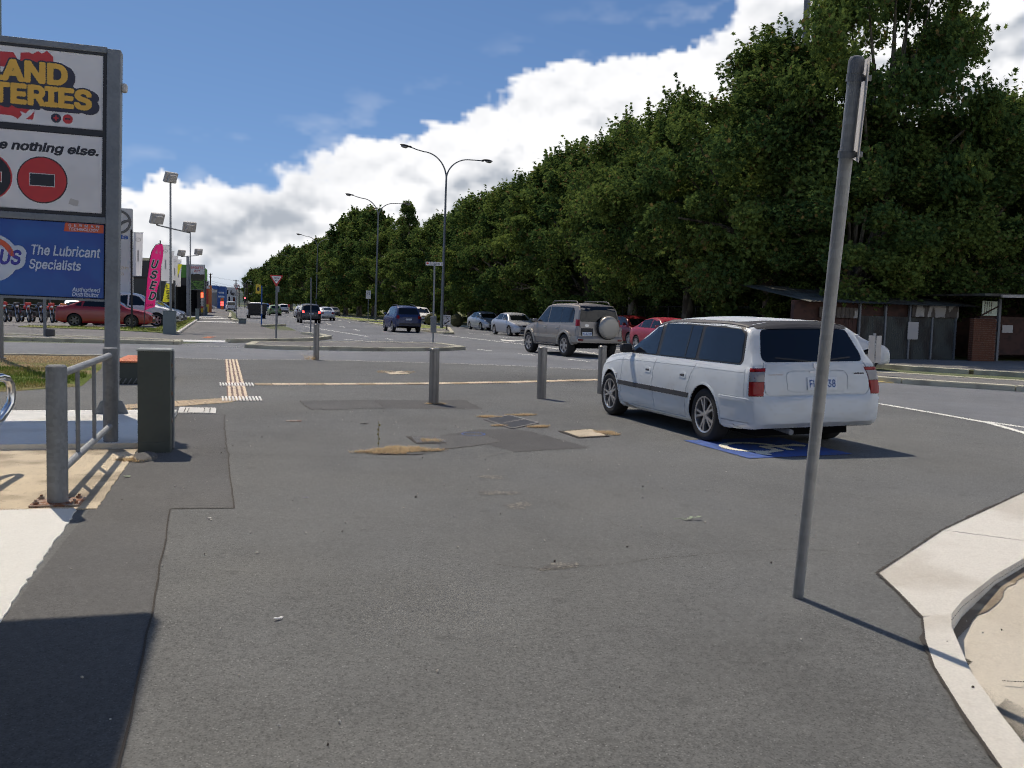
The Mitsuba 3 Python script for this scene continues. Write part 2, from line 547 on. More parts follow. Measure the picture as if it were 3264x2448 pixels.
def bend(y):
    """How far the street has drifted to the left at y metres along it."""
    return -0.036 * max(0.0, y - 69) - 0.00004 * max(0.0, y - 150) ** 2


street = [(-60, 26.0), (-60, 34.9)] + [(-16, 34.9), (-3.2, 35.2)]
left_edge = [(-1.2, 37.6), (2.4, 41.0), (3.4, 44.7), (2.9, 49.2), (2.6, 56), (2.5, 64), (1.9, 74), (-0.2, 80), (-1.2, 92), (-1.6, 110), (-2.4, 150), (-4.6, 220), (-9, 320), (-20, 520)]
right_edge = [(18.4, 26), (18.5, 40), (18.4, 66), (17.8, 90), (16.6, 120), (14.4, 170), (11.5, 240), (6.8, 330), (-6, 520)]
road_poly = Polygon(street + left_edge + right_edge[::-1] + [(19.5, 22.0), (21.5, 18.5), (26, 14.5), (60, 10.0), (60, -40), (14, -40), (14, 6.5), (11.6, 7.28), (9.6, 7.8), (9, 10)])
road_poly = road_poly.buffer(0)
struct("road", sheet(road_poly.difference(hole.buffer(0.02)), 0.0), "asphalt_road")

plaza_poly = Polygon(plaza_edge + apron_outer[::-1][2:] + kerb_outer[::-1] + [(-14, -8)]).buffer(0)
plaza = struct("plaza_pavement", sheet(plaza_poly.intersection(sbox(-14, -8, 30, 30)), 0.004), "asphalt_plaza")
# the strip of newer asphalt beside the slabs, and smaller patches, each a sheet of its own with a sealed edge
strip = Polygon([(-1.13, 13.35), (-0.35, 13.16), (-0.33, 12.23)] + jag([(-0.33, 12.2), (-0.12, 7.08)], 0.004, 0.25, 3)
                + [(-0.57, 7.13)] + jag([(-0.57, 7.1), (-0.46, 4.7), (-0.38, 2.0), (-0.3, -8)], 0.004, 0.3, 4) + [(-1.13, -8)])
part(plaza, "patch", sheet(strip, 0.0062), "asphalt_old", False)
seams = [jag([(-1.09, 13.42), (-0.35, 13.16), (-0.33, 12.23)], 0.004, 0.1, 1), jag([(-0.33, 12.2), (-0.12, 7.08)], 0.004, 0.25, 3), jag([(-0.12, 7.08), (-0.57, 7.13)], 0.006, 0.1, 5), jag([(-0.57, 7.1), (-0.46, 4.7), (-0.38, 2.0)], 0.004, 0.3, 4),
         jag([(-0.25, 10.6), (0.0, 10.55)], 0.01, 0.08, 6), jag([(-0.23, 9.62), (0.52, 9.47), (1.31, 9.24), (1.84, 9.1), (2.24, 9.17), (2.75, 9.54), (3.71, 9.75)], 0.012, 0.1, 7),
         jag([(0.76, 15.04), (0.83, 13.74), (1.2, 13.73), (1.6, 13.88), (1.95, 13.91)], 0.012, 0.12, 8), jag([(1.95, 15.22), (1.95, 13.91)], 0.012, 0.12, 9), jag([(3.44, 13.77), (3.48, 15.24)], 0.012, 0.12, 10),
         jag([(3.24, 11.39), (3.4, 11.21), (3.71, 9.75)], 0.012, 0.1, 11), jag([(1.41, 5.26), (1.64, 5.1), (2.13, 5.14), (2.74, 5.25), (3.25, 5.26), (3.56, 5.24), (4.03, 4.98)], 0.015, 0.1, 12),
         jag([(2.18, 10.82), (2.76, 11.03), (2.83, 10.33), (2.44, 10.0), (1.97, 9.78)], 0.01, 0.1, 13), jag([(2.7, 8.9), (3.05, 8.2), (3.2, 7.4), (3.6, 6.6)], 0.03, 0.12, 14), jag([(2.35, 7.0), (2.6, 6.0), (2.9, 5.3)], 0.03, 0.12, 15)]
widths = [0.005, 0.006, 0.005, 0.005, 0.003, 0.0035, 0.007, 0.004, 0.004, 0.003, 0.0025, 0.004, 0.0015, 0.0015]
part(plaza, "seam", cat(*[sheet(quadstrip(s, w), 0.0100) for s, w in zip(seams, widths)]), "joint_dark", False, kind="stuff")
for poly, m, z in (([(0.76, 15.04), (0.83, 13.74), (1.2, 13.73), (1.6, 13.88), (1.95, 13.91), (1.95, 15.22)], "asphalt_old", 0.0064),
                   ([(1.95, 15.22), (1.95, 13.91), (2.85, 13.81), (3.44, 13.77), (3.48, 15.24), (2.8, 15.13)], "asphalt_patch", 0.0064),
                   ([(2.8, 11.41), (3.24, 11.39), (3.4, 11.21), (3.71, 9.75), (2.75, 9.54), (2.59, 10.16), (1.97, 9.78), (2.19, 10.87)], "asphalt_patch", 0.0064),
                   ([(2.18, 10.82), (2.76, 11.03), (2.83, 10.33), (2.44, 10.0), (1.97, 9.78)], "asphalt_old", 0.0086)):
    part(plaza, "patch", sheet(Polygon(jag(poly + [poly[0]], 0.012, 0.1, 31)).buffer(0), z), m, False)


def blotch(cx, cy, lx, ly, ang, seed, n=40, amp=0.35):
    r = np.random.default_rng(seed)
    ph = r.uniform(0, 6.28, 6)
    pts = []
    for i in range(n):
        t = 2 * math.pi * i / n
        k = 1 + amp * sum(math.sin((j + 2) * t + ph[j]) / (j + 1.5) for j in range(6)) + 0.10 * r.normal()
        x, y = lx * k * math.cos(t), ly * k * math.sin(t)
        pts.append((cx + x * math.cos(ang) - y * math.sin(ang), cy + x * math.sin(ang) + y * math.cos(ang)))
    return Polygon(pts).buffer(0)


def scuffed(p, n, uv):
    g = noise(p.x * 75, p.y * 75, 2.0) * 0.6 + noise(p.x * 27, p.y * 27, 5.0) * 0.4
    return mix((0.10, 0.099, 0.097), (0.21, 0.20, 0.175), smoothstep(0.48, 0.68, g))


mat("chalky_scuff", proc(scuffed), 0.9, spec=0.2)
for cx, cy, lx, ly, a, s in ((2.13, 8.1, 0.10, 0.10, 0.2, 1), (2.0, 7.38, 0.15, 0.10, -0.2, 2), (2.03, 6.86, 0.12, 0.10, 0.5, 3), (1.8, 5.16, 0.14, 0.06, 0.1, 4)):
    part(plaza, "scuff_mark", sheet(blotch(cx, cy, lx, ly, a, s), 0.0066), "chalky_scuff", False)

mat("gutter_silt", concrete((0.20, 0.165, 0.125), (0.34, 0.30, 0.23), 0.9, 6.0), 0.95, spec=0.1)
# kerb, apron and gutter in the right foreground; joints are real gaps
kerb_poly = Polygon(kerb_outer + inner[:11][::-1])
apron_poly = Polygon(apron_outer + inner[10:][::-1])
rough_edge = unary_union([LineString(jag(kerb_outer + apron_outer[:5], a_, st_, 61 + i)).buffer(w_) for i, (a_, st_, w_) in enumerate(((0.007, 0.03, 0.008), (0.010, 0.11, 0.010), (0.004, 0.017, 0.006)))])
g1 = quadstrip([(3.2, 3.95), (3.75, 3.83)], 0.006)
g2 = quadstrip([(4.75, 5.75), (5.55, 4.9)], 0.006)
g3 = quadstrip([(2.1, 1.25), (2.5, 0.95)], 0.006)
kb = struct("kerb", prism(kerb_poly.difference(g3), -0.30, 0.010), "concrete_kerb")
ap = struct("concrete_apron", prism(apron_poly.difference(unary_union([g1, g2])), -0.30, 0.008), "concrete_kerb")
joint_under = struct("joint_bed", sheet(kerb_poly.union(apron_poly).buffer(0.002), -0.03), "joint_dark")
part(plaza, "crumbled_edge", sheet(rough_edge.difference(kerb_poly.union(apron_poly).buffer(-0.004)), 0.0135), "joint_dark", False, kind="stuff")
V, F = [], []
for (x, y), z in zip(inner, gz):
    V += [(x - 0.02, y + 0.02, z), (x + 0.32, y - 0.25, z - 0.012), (14, min(y - 1.6, 5.5) if y > 0 else y, z + 0.03)]
for i in range(len(inner) - 1):
    for k in range(2):
        a, b = i * 3 + k, i * 3 + k + 1
        F += [(a, a + 3, b + 3), (a, b + 3, b)]
gm = trimesh.Trimesh(np.array(V), np.array(F)[:, ::-1], process=False)
if gm.face_normals[:, 2].mean() < 0:
    gm.invert()
struct("gutter", gm, "concrete_gutter", smooth=True)
part("gutter", "joint", sheet(quadstrip([(3.35, 3.36), (4.6, 2.92)], 0.004), -0.112), "joint_dark", False)

# silt lying in the gutter along the foot of the kerb
dv, df = [], []
gl = LineString(inner[9:15])
nn = 60
zz = [(LineString(inner).project(Point(*q))) for q in inner]
for i in range(nn):
    q = gl.interpolate(i / (nn - 1), normalized=True)
    q2 = gl.interpolate(min(1, i / (nn - 1) + 0.01), normalized=True)
    q1 = gl.interpolate(max(0, i / (nn - 1) - 0.01), normalized=True)
    t_ = np.array([q2.x - q1.x, q2.y - q1.y])
    t_ /= np.linalg.norm(t_)
    nrm = np.array([t_[1], -t_[0]])
    zq = float(np.interp(LineString(inner).project(q), zz, gz))
    wd = (0.03 + 0.10 * meshkit.fbm(np.array([i * 0.35, 0.5, 0]), 3, 7)) * min(1, 0.25 + i / 12, 0.2 + (nn - 1 - i) / 14)
    for o in (-0.015, wd):
        dv.append((q.x + nrm[0] * o, q.y + nrm[1] * o, zq + 0.004 - 0.03 * max(o, 0)))
for i in range(nn - 1):
    df += [(2 * i, 2 * i + 1, 2 * i + 3), (2 * i, 2 * i + 3, 2 * i + 2)]
dm = trimesh.Trimesh(np.array(dv), np.array(df), process=False)
if dm.face_normals[:, 2].mean() < 0:
    dm.invert()
part("gutter", "silt", dm, "gutter_silt", False)

# slabs on the left
s1 = Polygon([(-12, 10.10), (-1.11, 10.10), (-1.11, 10.25), (-0.97, 10.25), (-0.97, 13.2), (-12, 13.2)])
struct("raised_slab", prism(s1.difference(quadstrip([(-12, 13.04), (-0.9, 13.04)], 0.006)), -0.1, 0.07), "concrete_white")
struct("tan_slab", prism(Polygon([(-12, 7.245), (-1.56, 7.245)] + [(-1.08, 7.19)] + jag([(-1.08, 7.2), (-1.12, 10.09)], 0.004, 0.05, 21) + [(-12, 10.095)]), -0.1, 0.013), "concrete_tan")
struct("pale_slab", prism(Polygon([(-12, 7.235), (-1.5, 7.235), (-1.23, 7.21)] + jag([(-1.21, 7.15), (-1.2, 6.85), (-1.14, 4.8), (-1.12, 3.0), (-1.1, -8)], 0.005, 0.05, 22) + [(-12, -8)]), -0.1, 0.013), "concrete_white")

# the verge with grass on the left
verge = Polygon([(-14, 15.6), (-5.0, 16.2), (-3.75, 16.55), (-3.39, 17.0), (-3.09, 17.35), (-2.87, 17.6), (-3.03, 19.8), (-3.22, 22.23), (-3.85, 26.8), (-14, 27.15)])


def verge_col(p, n, uv):
    a = fbm(p.x * 1.6, p.y * 1.6, 3.0, octaves=4)
    dry = smoothstep(20.5, 25.5, p.y + 4.0 * (a - 0.5))
    g = noise(p.x * 55, p.y * 55)
    c = mix((0.085, 0.115, 0.025), (0.20, 0.155, 0.085), dr.clip(dry + smoothstep(0.5, 0.75, a) * 0.7, 0, 1))
    return c * (0.6 + 0.8 * g)


mat("verge_soil", proc(verge_col), 0.95, spec=0.1)
gx, gy = np.meshgrid(np.linspace(-14, -2.8, 90), np.linspace(15.5, 27.2, 90))
struct("verge", sheet(verge, 0.010), "verge_soil")
struct("verge_kerb", prism(Polygon([(-14, 27.2), (-3.85, 26.85), (-3.8, 27.0), (-14, 27.35)]), -0.1, 0.05), "concrete_island")


def blades(poly, n, h, w, seed, z=0.01, lean=0.5, patchy=True):
    """Grass blades: bent slivers, three triangles each."""
    r = np.random.default_rng(seed)
    x0, y0, x1, y1 = poly.bounds
    P = np.column_stack([r.uniform(x0, x1, n * 3), r.uniform(y0, y1, n * 3)])
    P = P[shapely.contains_xy(poly, P[:, 0], P[:, 1])]
    dens = meshkit.fbm(np.column_stack([P * 1.3, np.zeros(len(P))]), 3, seed)
    P = P[(dens > 0.40 + 0.2 * r.uniform(-1, 1, len(P)) * 0.6) | (not patchy)][:n]
    k = len(P)
    a = r.uniform(0, 2 * math.pi, k)
    d = np.column_stack([np.cos(a), np.sin(a)])
    hh = h * r.uniform(0.4, 1.2, k)
    ww = w * r.uniform(0.6, 1.3, k)
    s = np.column_stack([-d[:, 1], d[:, 0]]) * ww[:, None]
    l1, l2 = d * (lean * hh * 0.3)[:, None], d * (lean * hh)[:, None]
    z0 = np.full(k, z)
    v0 = np.column_stack([P - s, z0])
    v1 = np.column_stack([P + s, z0])
    v2 = np.column_stack([P + l1 - s * 0.7, z0 + hh * 0.6])
    v3 = np.column_stack([P + l1 + s * 0.7, z0 + hh * 0.6])
    v4 = np.column_stack([P + l2, z0 + hh])
    V = np.stack([v0, v1, v2, v3, v4], 1).reshape(-1, 3)
    b = np.arange(k)[:, None] * 5
    F = np.concatenate([b + [0, 1, 3], b + [0, 3, 2], b + [2, 3, 4]])
    return trimesh.Trimesh(V, F, process=False)


def thin_leaf(name, col, rough=0.5, diff=0.55, spec=1.0):
    scene[name] = {"type": "principledthin", "base_color": col if isinstance(col, dict) else rgb(*col), "roughness": rough, "diff_trans": diff, "eta": 1.4, "spec_trans": 0.0}
    return name


def grass_col(p, n, uv):
    a = fbm(p.x * 1.6, p.y * 1.6, 3.0, octaves=3)
    g = noise(p.x * 40, p.y * 40)
    return mix((0.10, 0.16, 0.025), (0.30, 0.25, 0.10), dr.clip(smoothstep(0.45, 0.7, a) * 0.8 + 0.5 * (g - 0.5), 0, 1))


thin_leaf("grass_blade", proc(grass_col), 0.6, 0.6)
thin_leaf("dry_blade", worn_paint((0.64, 0.50, 0.31), (0.42, 0.31, 0.17), 0.4, 0.7, 40), 0.7, 0.5)
green_zone = Polygon([(-13, 15.9), (-5.0, 16.35), (-3.8, 16.75), (-3.2, 17.6), (-3.1, 19.5), (-3.4, 21.6), (-8, 23.2), (-13, 23.6)])
single("grass", blades(green_zone, 26000, 0.075, 0.006, 5), "grass_blade", "green grass on the verge left of the railing", "grass", kind="stuff", smooth=False)
single("dry_grass", blades(Polygon([(-13, 22.5), (-3.4, 21.5), (-3.9, 26.6), (-13, 26.9)]), 7000, 0.06, 0.006, 6), "dry_blade", "dry brown grass along the kerb of the side street", "grass", kind="stuff", smooth=False)

# ------------------------------------------------------------------ islands, far footpaths, kerbs
IZ = 0.13


def island(name, poly, label=None, top="asphalt_far", kerb_w=0.32, seg=2.4, front=None, z=IZ):
    """A raised island: asphalt top and a kerb ring of stones that are each a part."""
    core = poly.buffer(-kerb_w)
    key = struct(name, prism(core, -0.05, z - 0.012), top)
    ring = poly.difference(core.buffer(0.004))
    ls = poly.exterior
    n = max(6, int(round(ls.length / seg)))
    c = poly.buffer(-kerb_w / 2).exterior
    for i in range(n):
        a = ls.interpolate(i / n, normalized=True)
        p = c.interpolate(c.project(a))
        d = np.array([p.x - a.x, p.y - a.y])
        d /= max(np.linalg.norm(d), 1e-6)
        ring = ring.difference(LineString([(a.x - d[0] * 0.3, a.y - d[1] * 0.3), (a.x + d[0] * kerb_w * 2.2, a.y + d[1] * kerb_w * 2.2)]).buffer(0.012))
    for g in sorted(getattr(ring, "geoms", [ring]), key=lambda q: (q.centroid.x, q.centroid.y)):
        if g.area > 0.02:
            m = cat(prism(g, -0.05, z - 0.02), prism(g.buffer(-0.02), z - 0.021, z))
            part(key, "kerb_stone", m, "concrete_island", False)
    return key


def rounded(pts, r=0.25):
    p = Polygon(pts)
    return p.buffer(-r).buffer(r * 2).buffer(-r)


island("traffic_island", rounded([(-0.25, 33.3), (1.0, 32.4), (4.2, 32.3), (7.0, 33.4), (7.95, 34.6), (7.9, 35.6), (7.6, 37.9), (5.6, 38.2), (1.6, 36.9), (0.0, 36.2)]))
island("median_island", rounded([(-15, 36.6), (-8.1, 36.2), (-2.5, 34.9), (-2.45, 36.6), (-8, 38.4), (-15, 39.2)], 0.2))
# far footpath left of the street, with a pale crossing ramp, and the corner kerb
fp = [(-40, 40.6), (-9.2, 40.4), (-3.2, 37.9), (-1.0, 37.5), (2.4, 40.6), (3.5, 43.8), (3.3, 47.0), (2.7, 49.4), (2.55, 56), (1.2, 58.2), (0.75, 64.0), (1.2, 66.5), (2.3, 69.3), (2.0, 74), (0.0, 78), (-1.4, 84), (-1.9, 92), (-2.2, 110), (-3.2, 150), (-5.4, 220), (-9.6, 320), (-21, 520), (-60, 520), (-60, 40.6)]
fpp = Polygon(fp)
foot = struct("far_footpath", prism(fpp, -0.05, 0.02), "asphalt_far")
edge = LineString([(-40, 40.6), (-9.2, 40.4), (-3.2, 37.9)]).buffer(0.13, cap_style="flat")
part(foot, "kerb_stone", prism(edge, -0.05, 0.10), "concrete_island", False)
corner = LineString([(-0.9, 37.5), (2.4, 40.5), (3.45, 43.8), (3.25, 47.0), (2.65, 49.4)])
for i in range(6):
    a, b = i / 6 + 0.002, (i + 1) / 6 - 0.002
    seg_ = shapely.ops.substring(corner, a, b, normalized=True)
    part(foot, "kerb_stone", prism(seg_.buffer(0.16, cap_style="flat"), -0.05, 0.145), "concrete_island", False)
for ln in ([(0.75, 64.3), (1.1, 66.4), (2.3, 69.4)], [(-0.6, 79.5), (-1.4, 84), (-1.9, 92)], [(-2.2, 100), (-2.4, 112), (-3.2, 150)]):
    part(foot, "kerb_stone", prism(LineString(ln).buffer(0.14, cap_style="flat"), -0.05, 0.14), "concrete_island", False)
part(foot, "crossing_ramp", prism(Polygon([(-3.3, 37.6), (-0.9, 37.3), (-0.7, 39.1), (-3.6, 39.3)]), 0.0, 0.026), "concrete_white", False)
for y0, y1 in ((76.5, 79.5), (93, 97), (104, 108)):
    part(foot, "driveway", prism(Polygon([(-5.2 + bend(y0), y0), (-0.6 + bend(y0) - (y0 - 76) * 0.03, y0), (-1.2 + bend(y1) - (y1 - 76) * 0.03, y1), (-5.2 + bend(y1), y1)]), 0.0, 0.026), "concrete_white", False)
ribs = [prism(Polygon([(-2.05 + 0.09 * i + 0.02 * j, 41.5), (-2.0 + 0.09 * i + 0.02 * j, 41.5), (-1.82 + 0.09 * i, 43.3), (-1.87 + 0.09 * i, 43.3)]), 0.0, 0.032) for i in range(4) for j in (0,)]
part(foot, "tactile_rib", cat(*ribs), "tactile_orange", False, kind="stuff")
# verge of the car yard: grass strip inside the footpath
yard = Polygon([(-60, 60.5), (-11.5, 53.0), (-7.3, 51.2), (-4.8, 48.8), (-4.2, 47.4), (-3.5, 46.2), (-4.5, 80), (-5.2, 97), (-6.5, 97), (-5.75, 80), (-4.95, 55), (-11.5, 57.0), (-60, 64.0)])
struct("yard_verge", prism(Polygon([(-11.5, 52.3), (-7.3, 50.5), (-4.6, 47.9), (-3.45, 45.9), (-4.35, 70), (-4.9, 97), (-6.2, 97), (-5.6, 70), (-5.05, 53.5), (-7.6, 54.2), (-11.5, 54.6)]), 0.0, 0.06), mat("turf", worn_paint((0.12, 0.17, 0.035), (0.24, 0.22, 0.08), 0.35, 0.75, 2.2), 0.95))
single("yard_grass", blades(Polygon([(-11.3, 52.6), (-7.3, 50.8), (-4.6, 48.2), (-3.6, 46.6), (-4.4, 70), (-4.9, 90), (-6.1, 90), (-5.5, 70), (-5.05, 53.5), (-7.6, 54.0), (-11.3, 54.3)]), 9000, 0.10, 0.012, 8, z=0.055), "grass_blade", "mown green grass strip along the car yard", "grass", kind="stuff", smooth=False)
for i in range(14):
    y0, y1 = 46.0 + i * 3.6, 49.5 + i * 3.6
    part(foot, "kerb_stone", prism(Polygon([(-3.42 - (y0 - 46) * 0.03, y0), (-3.27 - (y0 - 46) * 0.03, y0), (-3.27 - (y1 - 46) * 0.03, y1), (-3.42 - (y1 - 46) * 0.03, y1)]), 0.0, 0.12), "concrete_kerb", False)
struct("car_yard", prism(Polygon([(-60, 57), (-11.5, 54.5), (-5.1, 53.4), (-5.6, 70), (-6.3, 97), (-60, 97)]), 0.0, 0.035), mat("yard_asphalt", asphalt((0.17, 0.165, 0.16), 0.3, 9.0), 0.85))

# the central median: two noses with a gap
med = island("median_strip", rounded([(11.35, 55.6), (11.7, 55.3), (12.15, 56.2), (15.2, 72), (15.0, 78), (14.3, 90), (10.6, 90), (10.4, 77), (11.0, 64)], 0.15), top="turf", kerb_w=0.3, seg=4)
part(med, "paving", prism(Polygon([(11.65, 57), (12.1, 57.4), (14.2, 66.5), (11.25, 66.2)]), 0.11, 0.128), "asphalt_far", False)
island("median_strip", rounded([(10.7, 97), (13.6, 95.5), (14.4, 99), (12.9, 125), (10.9, 165), (10.2, 165), (10.0, 140)], 0.15), top="turf", kerb_w=0.3, seg=6)
island("median_strip", rounded([(10.0, 172), (10.7, 172), (9.6, 230), (7.0, 300), (6.4, 300), (8.7, 228)], 0.1), top="turf", kerb_w=0.2, seg=20)
# the right-hand island by the wagon
ri = island("corner_island", rounded([(14.6, 21.8), (15.6, 19.0), (17.2, 17.0), (19.5, 14.9), (26, 11.7), (30, 11.2), (30, 12.6), (26.5, 13.4), (21.5, 16.7), (18.6, 19.6), (17.4, 21.6), (15.6, 22.6)], 0.2), top="asphalt_far", kerb_w=0.35, seg=2.6)
# right-hand footpath and park ground
park = struct("right_footpath", prism(Polygon([(60, 14.0), (26.6, 17.2), (22.6, 21.0), (20.2, 24.6), (19.2, 29), (18.95, 40), (18.8, 66), (18.2, 90), (17.0, 120), (14.8, 170), (11.9, 240), (7.2, 330), (-5.4, 520), (70, 520), (160, 200), (160, 14)]), -0.05, 0.12), mat("park_soil", worn_paint((0.10, 0.12, 0.035), (0.16, 0.13, 0.08), 0.4, 0.7, 1.5), 0.95))
part(park, "paving", prism(Polygon([(60, 14.2), (26.8, 17.4), (22.8, 21.2), (20.5, 24.8), (19.5, 29.3), (19.2, 52), (22.6, 52), (22.8, 29.5), (60, 29.5)]), 0.11, 0.126), "asphalt_far", False)
rk = LineString([(60, 14.0), (26.6, 17.2), (22.6, 21.0), (20.2, 24.6), (19.2, 29), (18.95, 40), (18.8, 66), (18.2, 90), (17.0, 120)])
for i in range(30):
    part(park, "kerb_stone", prism(shapely.ops.substring(rk, i / 30 + 0.0006, (i + 1) / 30 - 0.0006, normalized=True).buffer(0.15, cap_style="flat"), -0.05, 0.14), "concrete_island", False)

# ------------------------------------------------------------------ painted markings
marks = struct("road_marking", sheet(quadstrip([(3.7, 69.5), (5.85, 48.4)], 0.07), 0.004), "line_white")


def stripe(pts, half, z=0.004, m="line_white"):
    part(marks, "line", sheet(quadstrip(pts, half), z), m, False)


stripe([(11.2, 14.35), (11.12, 12.9), (11.0, 11.64), (10.55, 10.46), (9.85, 9.4)], 0.06, 0.009)
stripe([(11.2, 14.35), (11.22, 16.8), (10.95, 19.2)], 0.05, 0.009)
stripe([(11.12, 11.9), (11.2, 10.9), (11.1, 10.0), (10.9, 9.2)], 0.06)
stripe([(10.85, 54.5), (12.3, 40.6), (12.6, 31), (12.3, 24)], 0.075)
for a, b in (((8.52, 35.1), (8.83, 34.0)), ((9.3, 31.9), (9.62, 31.0)), ((10.0, 28.6), (10.35, 27.5)), ((6.36, 45.7), (6.57, 44.6)), ((7.03, 41.9), (7.28, 41.0)), ((7.82, 38.8), (7.95, 37.8)), ((10.7, 25.2), (11.0, 24.0))):
    stripe([a, b], 0.07)
for i in range(6):
    t = i / 5
    x, y = 4.15 + t * 1.95, 43.2 - t * 4.4
    stripe([(x - 0.02, y + 0.04), (x + 0.36, y - 0.05)], 0.16)
for y in range(60, 230, 9):
    stripe([(6.7 + bend(y) - (y - 60) * 0.002, y), (6.7 + bend(y + 3) - (y - 60) * 0.002, y + 3)], 0.07)
    stripe([(9.3 + bend(y) * 0.9, y + 31), (9.3 + bend(y + 3) * 0.9, y + 34)], 0.07)
for a, b in (((13.86, 60.2), (14.1, 59.2)), ((14.05, 56.8), (14.3, 55.8)), ((14.0, 52.2), (14.25, 51.0)), ((12.38, 38), (12.3, 36.4)), ((12.63, 31.6), (13.1, 30.9)), ((12.64, 35.4), (12.8, 33.4)), ((15.3, 37.6), (15.45, 35.8)), ((15.6, 33), (15.7, 31)), ((14.4, 49), (14.5, 47.5))):
    stripe([a, b], 0.08)
part(marks, "arrow", sheet(Polygon([(12.35, 45.7), (12.95, 48.2), (13.0, 46.9), (13.9, 47.5), (13.85, 46.3), (13.0, 46.0), (12.9, 44.9)]), 0.004), "line_white", False)
# thin concrete lip between plaza and carriageway
part(plaza, "edge_strip", sheet(LineString([(-3.0, 26.84)] + plaza_edge[2:12]).buffer(0.035, cap_style="flat"), 0.0085), "concrete_kerb", False)
# the disabled bay's painted square under the wagon
a_ = np.array([5.1, 10.2])
ex, ey = np.array([0.10, -1.38]), np.array([1.42, 0.16])


def bay(u, v):
    return tuple(a_ + u * ex + v * ey)


part(plaza, "painted_square", sheet(Polygon([bay(0, 0), bay(1, 0), bay(1, 1), bay(0, 1)]), 0.0105), "paint_blue", False, label="blue painted square of the disabled parking bay")
ring_ = Point(0, 0).buffer(0.36, 24).difference(Point(0, 0).buffer(0.265, 24)).difference(Polygon([(0, 0), (0.5, 0.1), (0.5, 0.5), (-0.12, 0.5)]))
sym = unary_union([affinity.translate(ring_, 0.0, -0.16), Point(-0.02, 0.44).buffer(0.09), LineString([(-0.02, 0.33), (0.0, -0.02), (0.27, -0.02), (0.38, -0.33), (0.47, -0.31)]).buffer(0.052), LineString([(0.0, 0.15), (0.24, 0.15)]).buffer(0.045)])
sym = shapely.transform(sym, lambda c: np.array([bay(0.5 + 0.78 * q[0], 0.5 + 0.78 * q[1]) for q in c]))
part(plaza, "wheelchair_symbol", sheet(sym, 0.0145), "paint_cream", False, label="cream wheelchair symbol painted on blue")

# ------------------------------------------------------------------ tactile paving
tp = single("tactile_path", sheet(Polygon([(-0.70, 26.2), (-0.36, 26.25), (-0.05, 15.66), (-0.38, 15.66)]), 0.0085), "tactile_brown", "brown and tan ribbed guiding strip running across the plaza to the side street", "tactile paving", smooth=False)
for i in range(4):
    for y0, y1 in ((18.4, 26.22), (15.68, 17.72)):
        def xx(y, o):
            return -0.685 + (26.2 - y) * 0.0303 + 0.085 * i + o
        part(tp, "rib", prism(Polygon([(xx(y0, 0.008), y0), (xx(y0, 0.056), y0), (xx(y1, 0.056), y1), (xx(y1, 0.008), y1)]), 0.006, 0.014), "tactile_pale", False)
for lab, y0, y1, xa in (("near", 14.97, 15.66, -0.465), ("far", 17.70, 18.36, -0.585)):
    t = thing("tactile_warning_row", f"row of white metal tactile bars, {'the nearer one' if lab == 'near' else 'the one farther out'} across the brown guiding strip", "tactile paving")
    for i in range(12):
        x = xa + i * 0.0525
        m = prism(Polygon([(x, y1), (x + 0.028, y1), (x + 0.058, y0), (x + 0.030, y0)]), 0.008, 0.022)
        part(t, "bar", m, "tactile_white", False)
t = thing("tactile_strip", "curving line of tan tactile tiles running right towards the white station wagon", "tactile paving")
cl = LineString([(0.06, 18.14), (1.6, 18.26), (3.5, 18.5), (5.4, 18.98), (7.75, 19.85)])
for i in range(24):
    s_ = shapely.ops.substring(cl, i / 24 + 0.0012, (i + 1) / 24 - 0.0012, normalized=True)
    part(t, "tile", prism(s_.buffer(0.17, cap_style="flat"), 0.003, 0.016), "tactile_pale" if i % 3 else "tactile_tan", False)
t = single("tactile_pad", prism(Polygon([(-1.87, 14.31), (-1.23, 14.93), (-0.45, 15.42), (-0.05, 15.64), (-0.31, 14.8), (-1.16, 14.14), (-1.81, 13.89)]), 0.003, 0.012), "tactile_tan", "tan dotted tactile pad leading left from the white bars to the cabinet", "tactile paving", smooth=False)
dots = []
dot = cyl(0.016, 0.011, 0.019, n=8, r2=0.010)
for u in np.arange(0.04, 1, 0.055):
    for v in np.arange(0.1, 1, 0.14):
        f = np.array([-1.81 + u * 1.5, 13.89 + u * 0.92])
        b = np.array([-1.87 + u * 1.42, 14.31 + u * 1.12])
        q = f + v * (b - f)
        dots.append(moved(dot, q[0], q[1], 0))
part(t, "dot", cat(*dots), "tactile_pale", 30, kind="stuff")
# white studs across the gap between the islands
t = thing("tactile_studs", "row of white studs across the side street between the islands", "tactile paving")
for i in range(26):
    part(t, "stud", cyl(0.035, 0.0, 0.012, -2.35 + i * 0.083, 34.8 - i * 0.045, 10), "tactile_white", 30)
# yellow tiles by the right-hand island
t = thing("yellow_tactile_strip", "yellow tactile tiles beside the kerb behind the white wagon", "tactile paving")
for i in range(9):
    x, y = 14.0 + i * 0.19, 20.75 - i * 0.17
    part(t, "tile", prism(Polygon([(x, y), (x + 0.17, y - 0.15), (x + 0.36, y + 0.28), (x + 0.19, y + 0.43)]), 0.0, 0.015), "yellow_tactile", False)
# ------------------------------------------------------------------ vehicles
ray_cache = {}


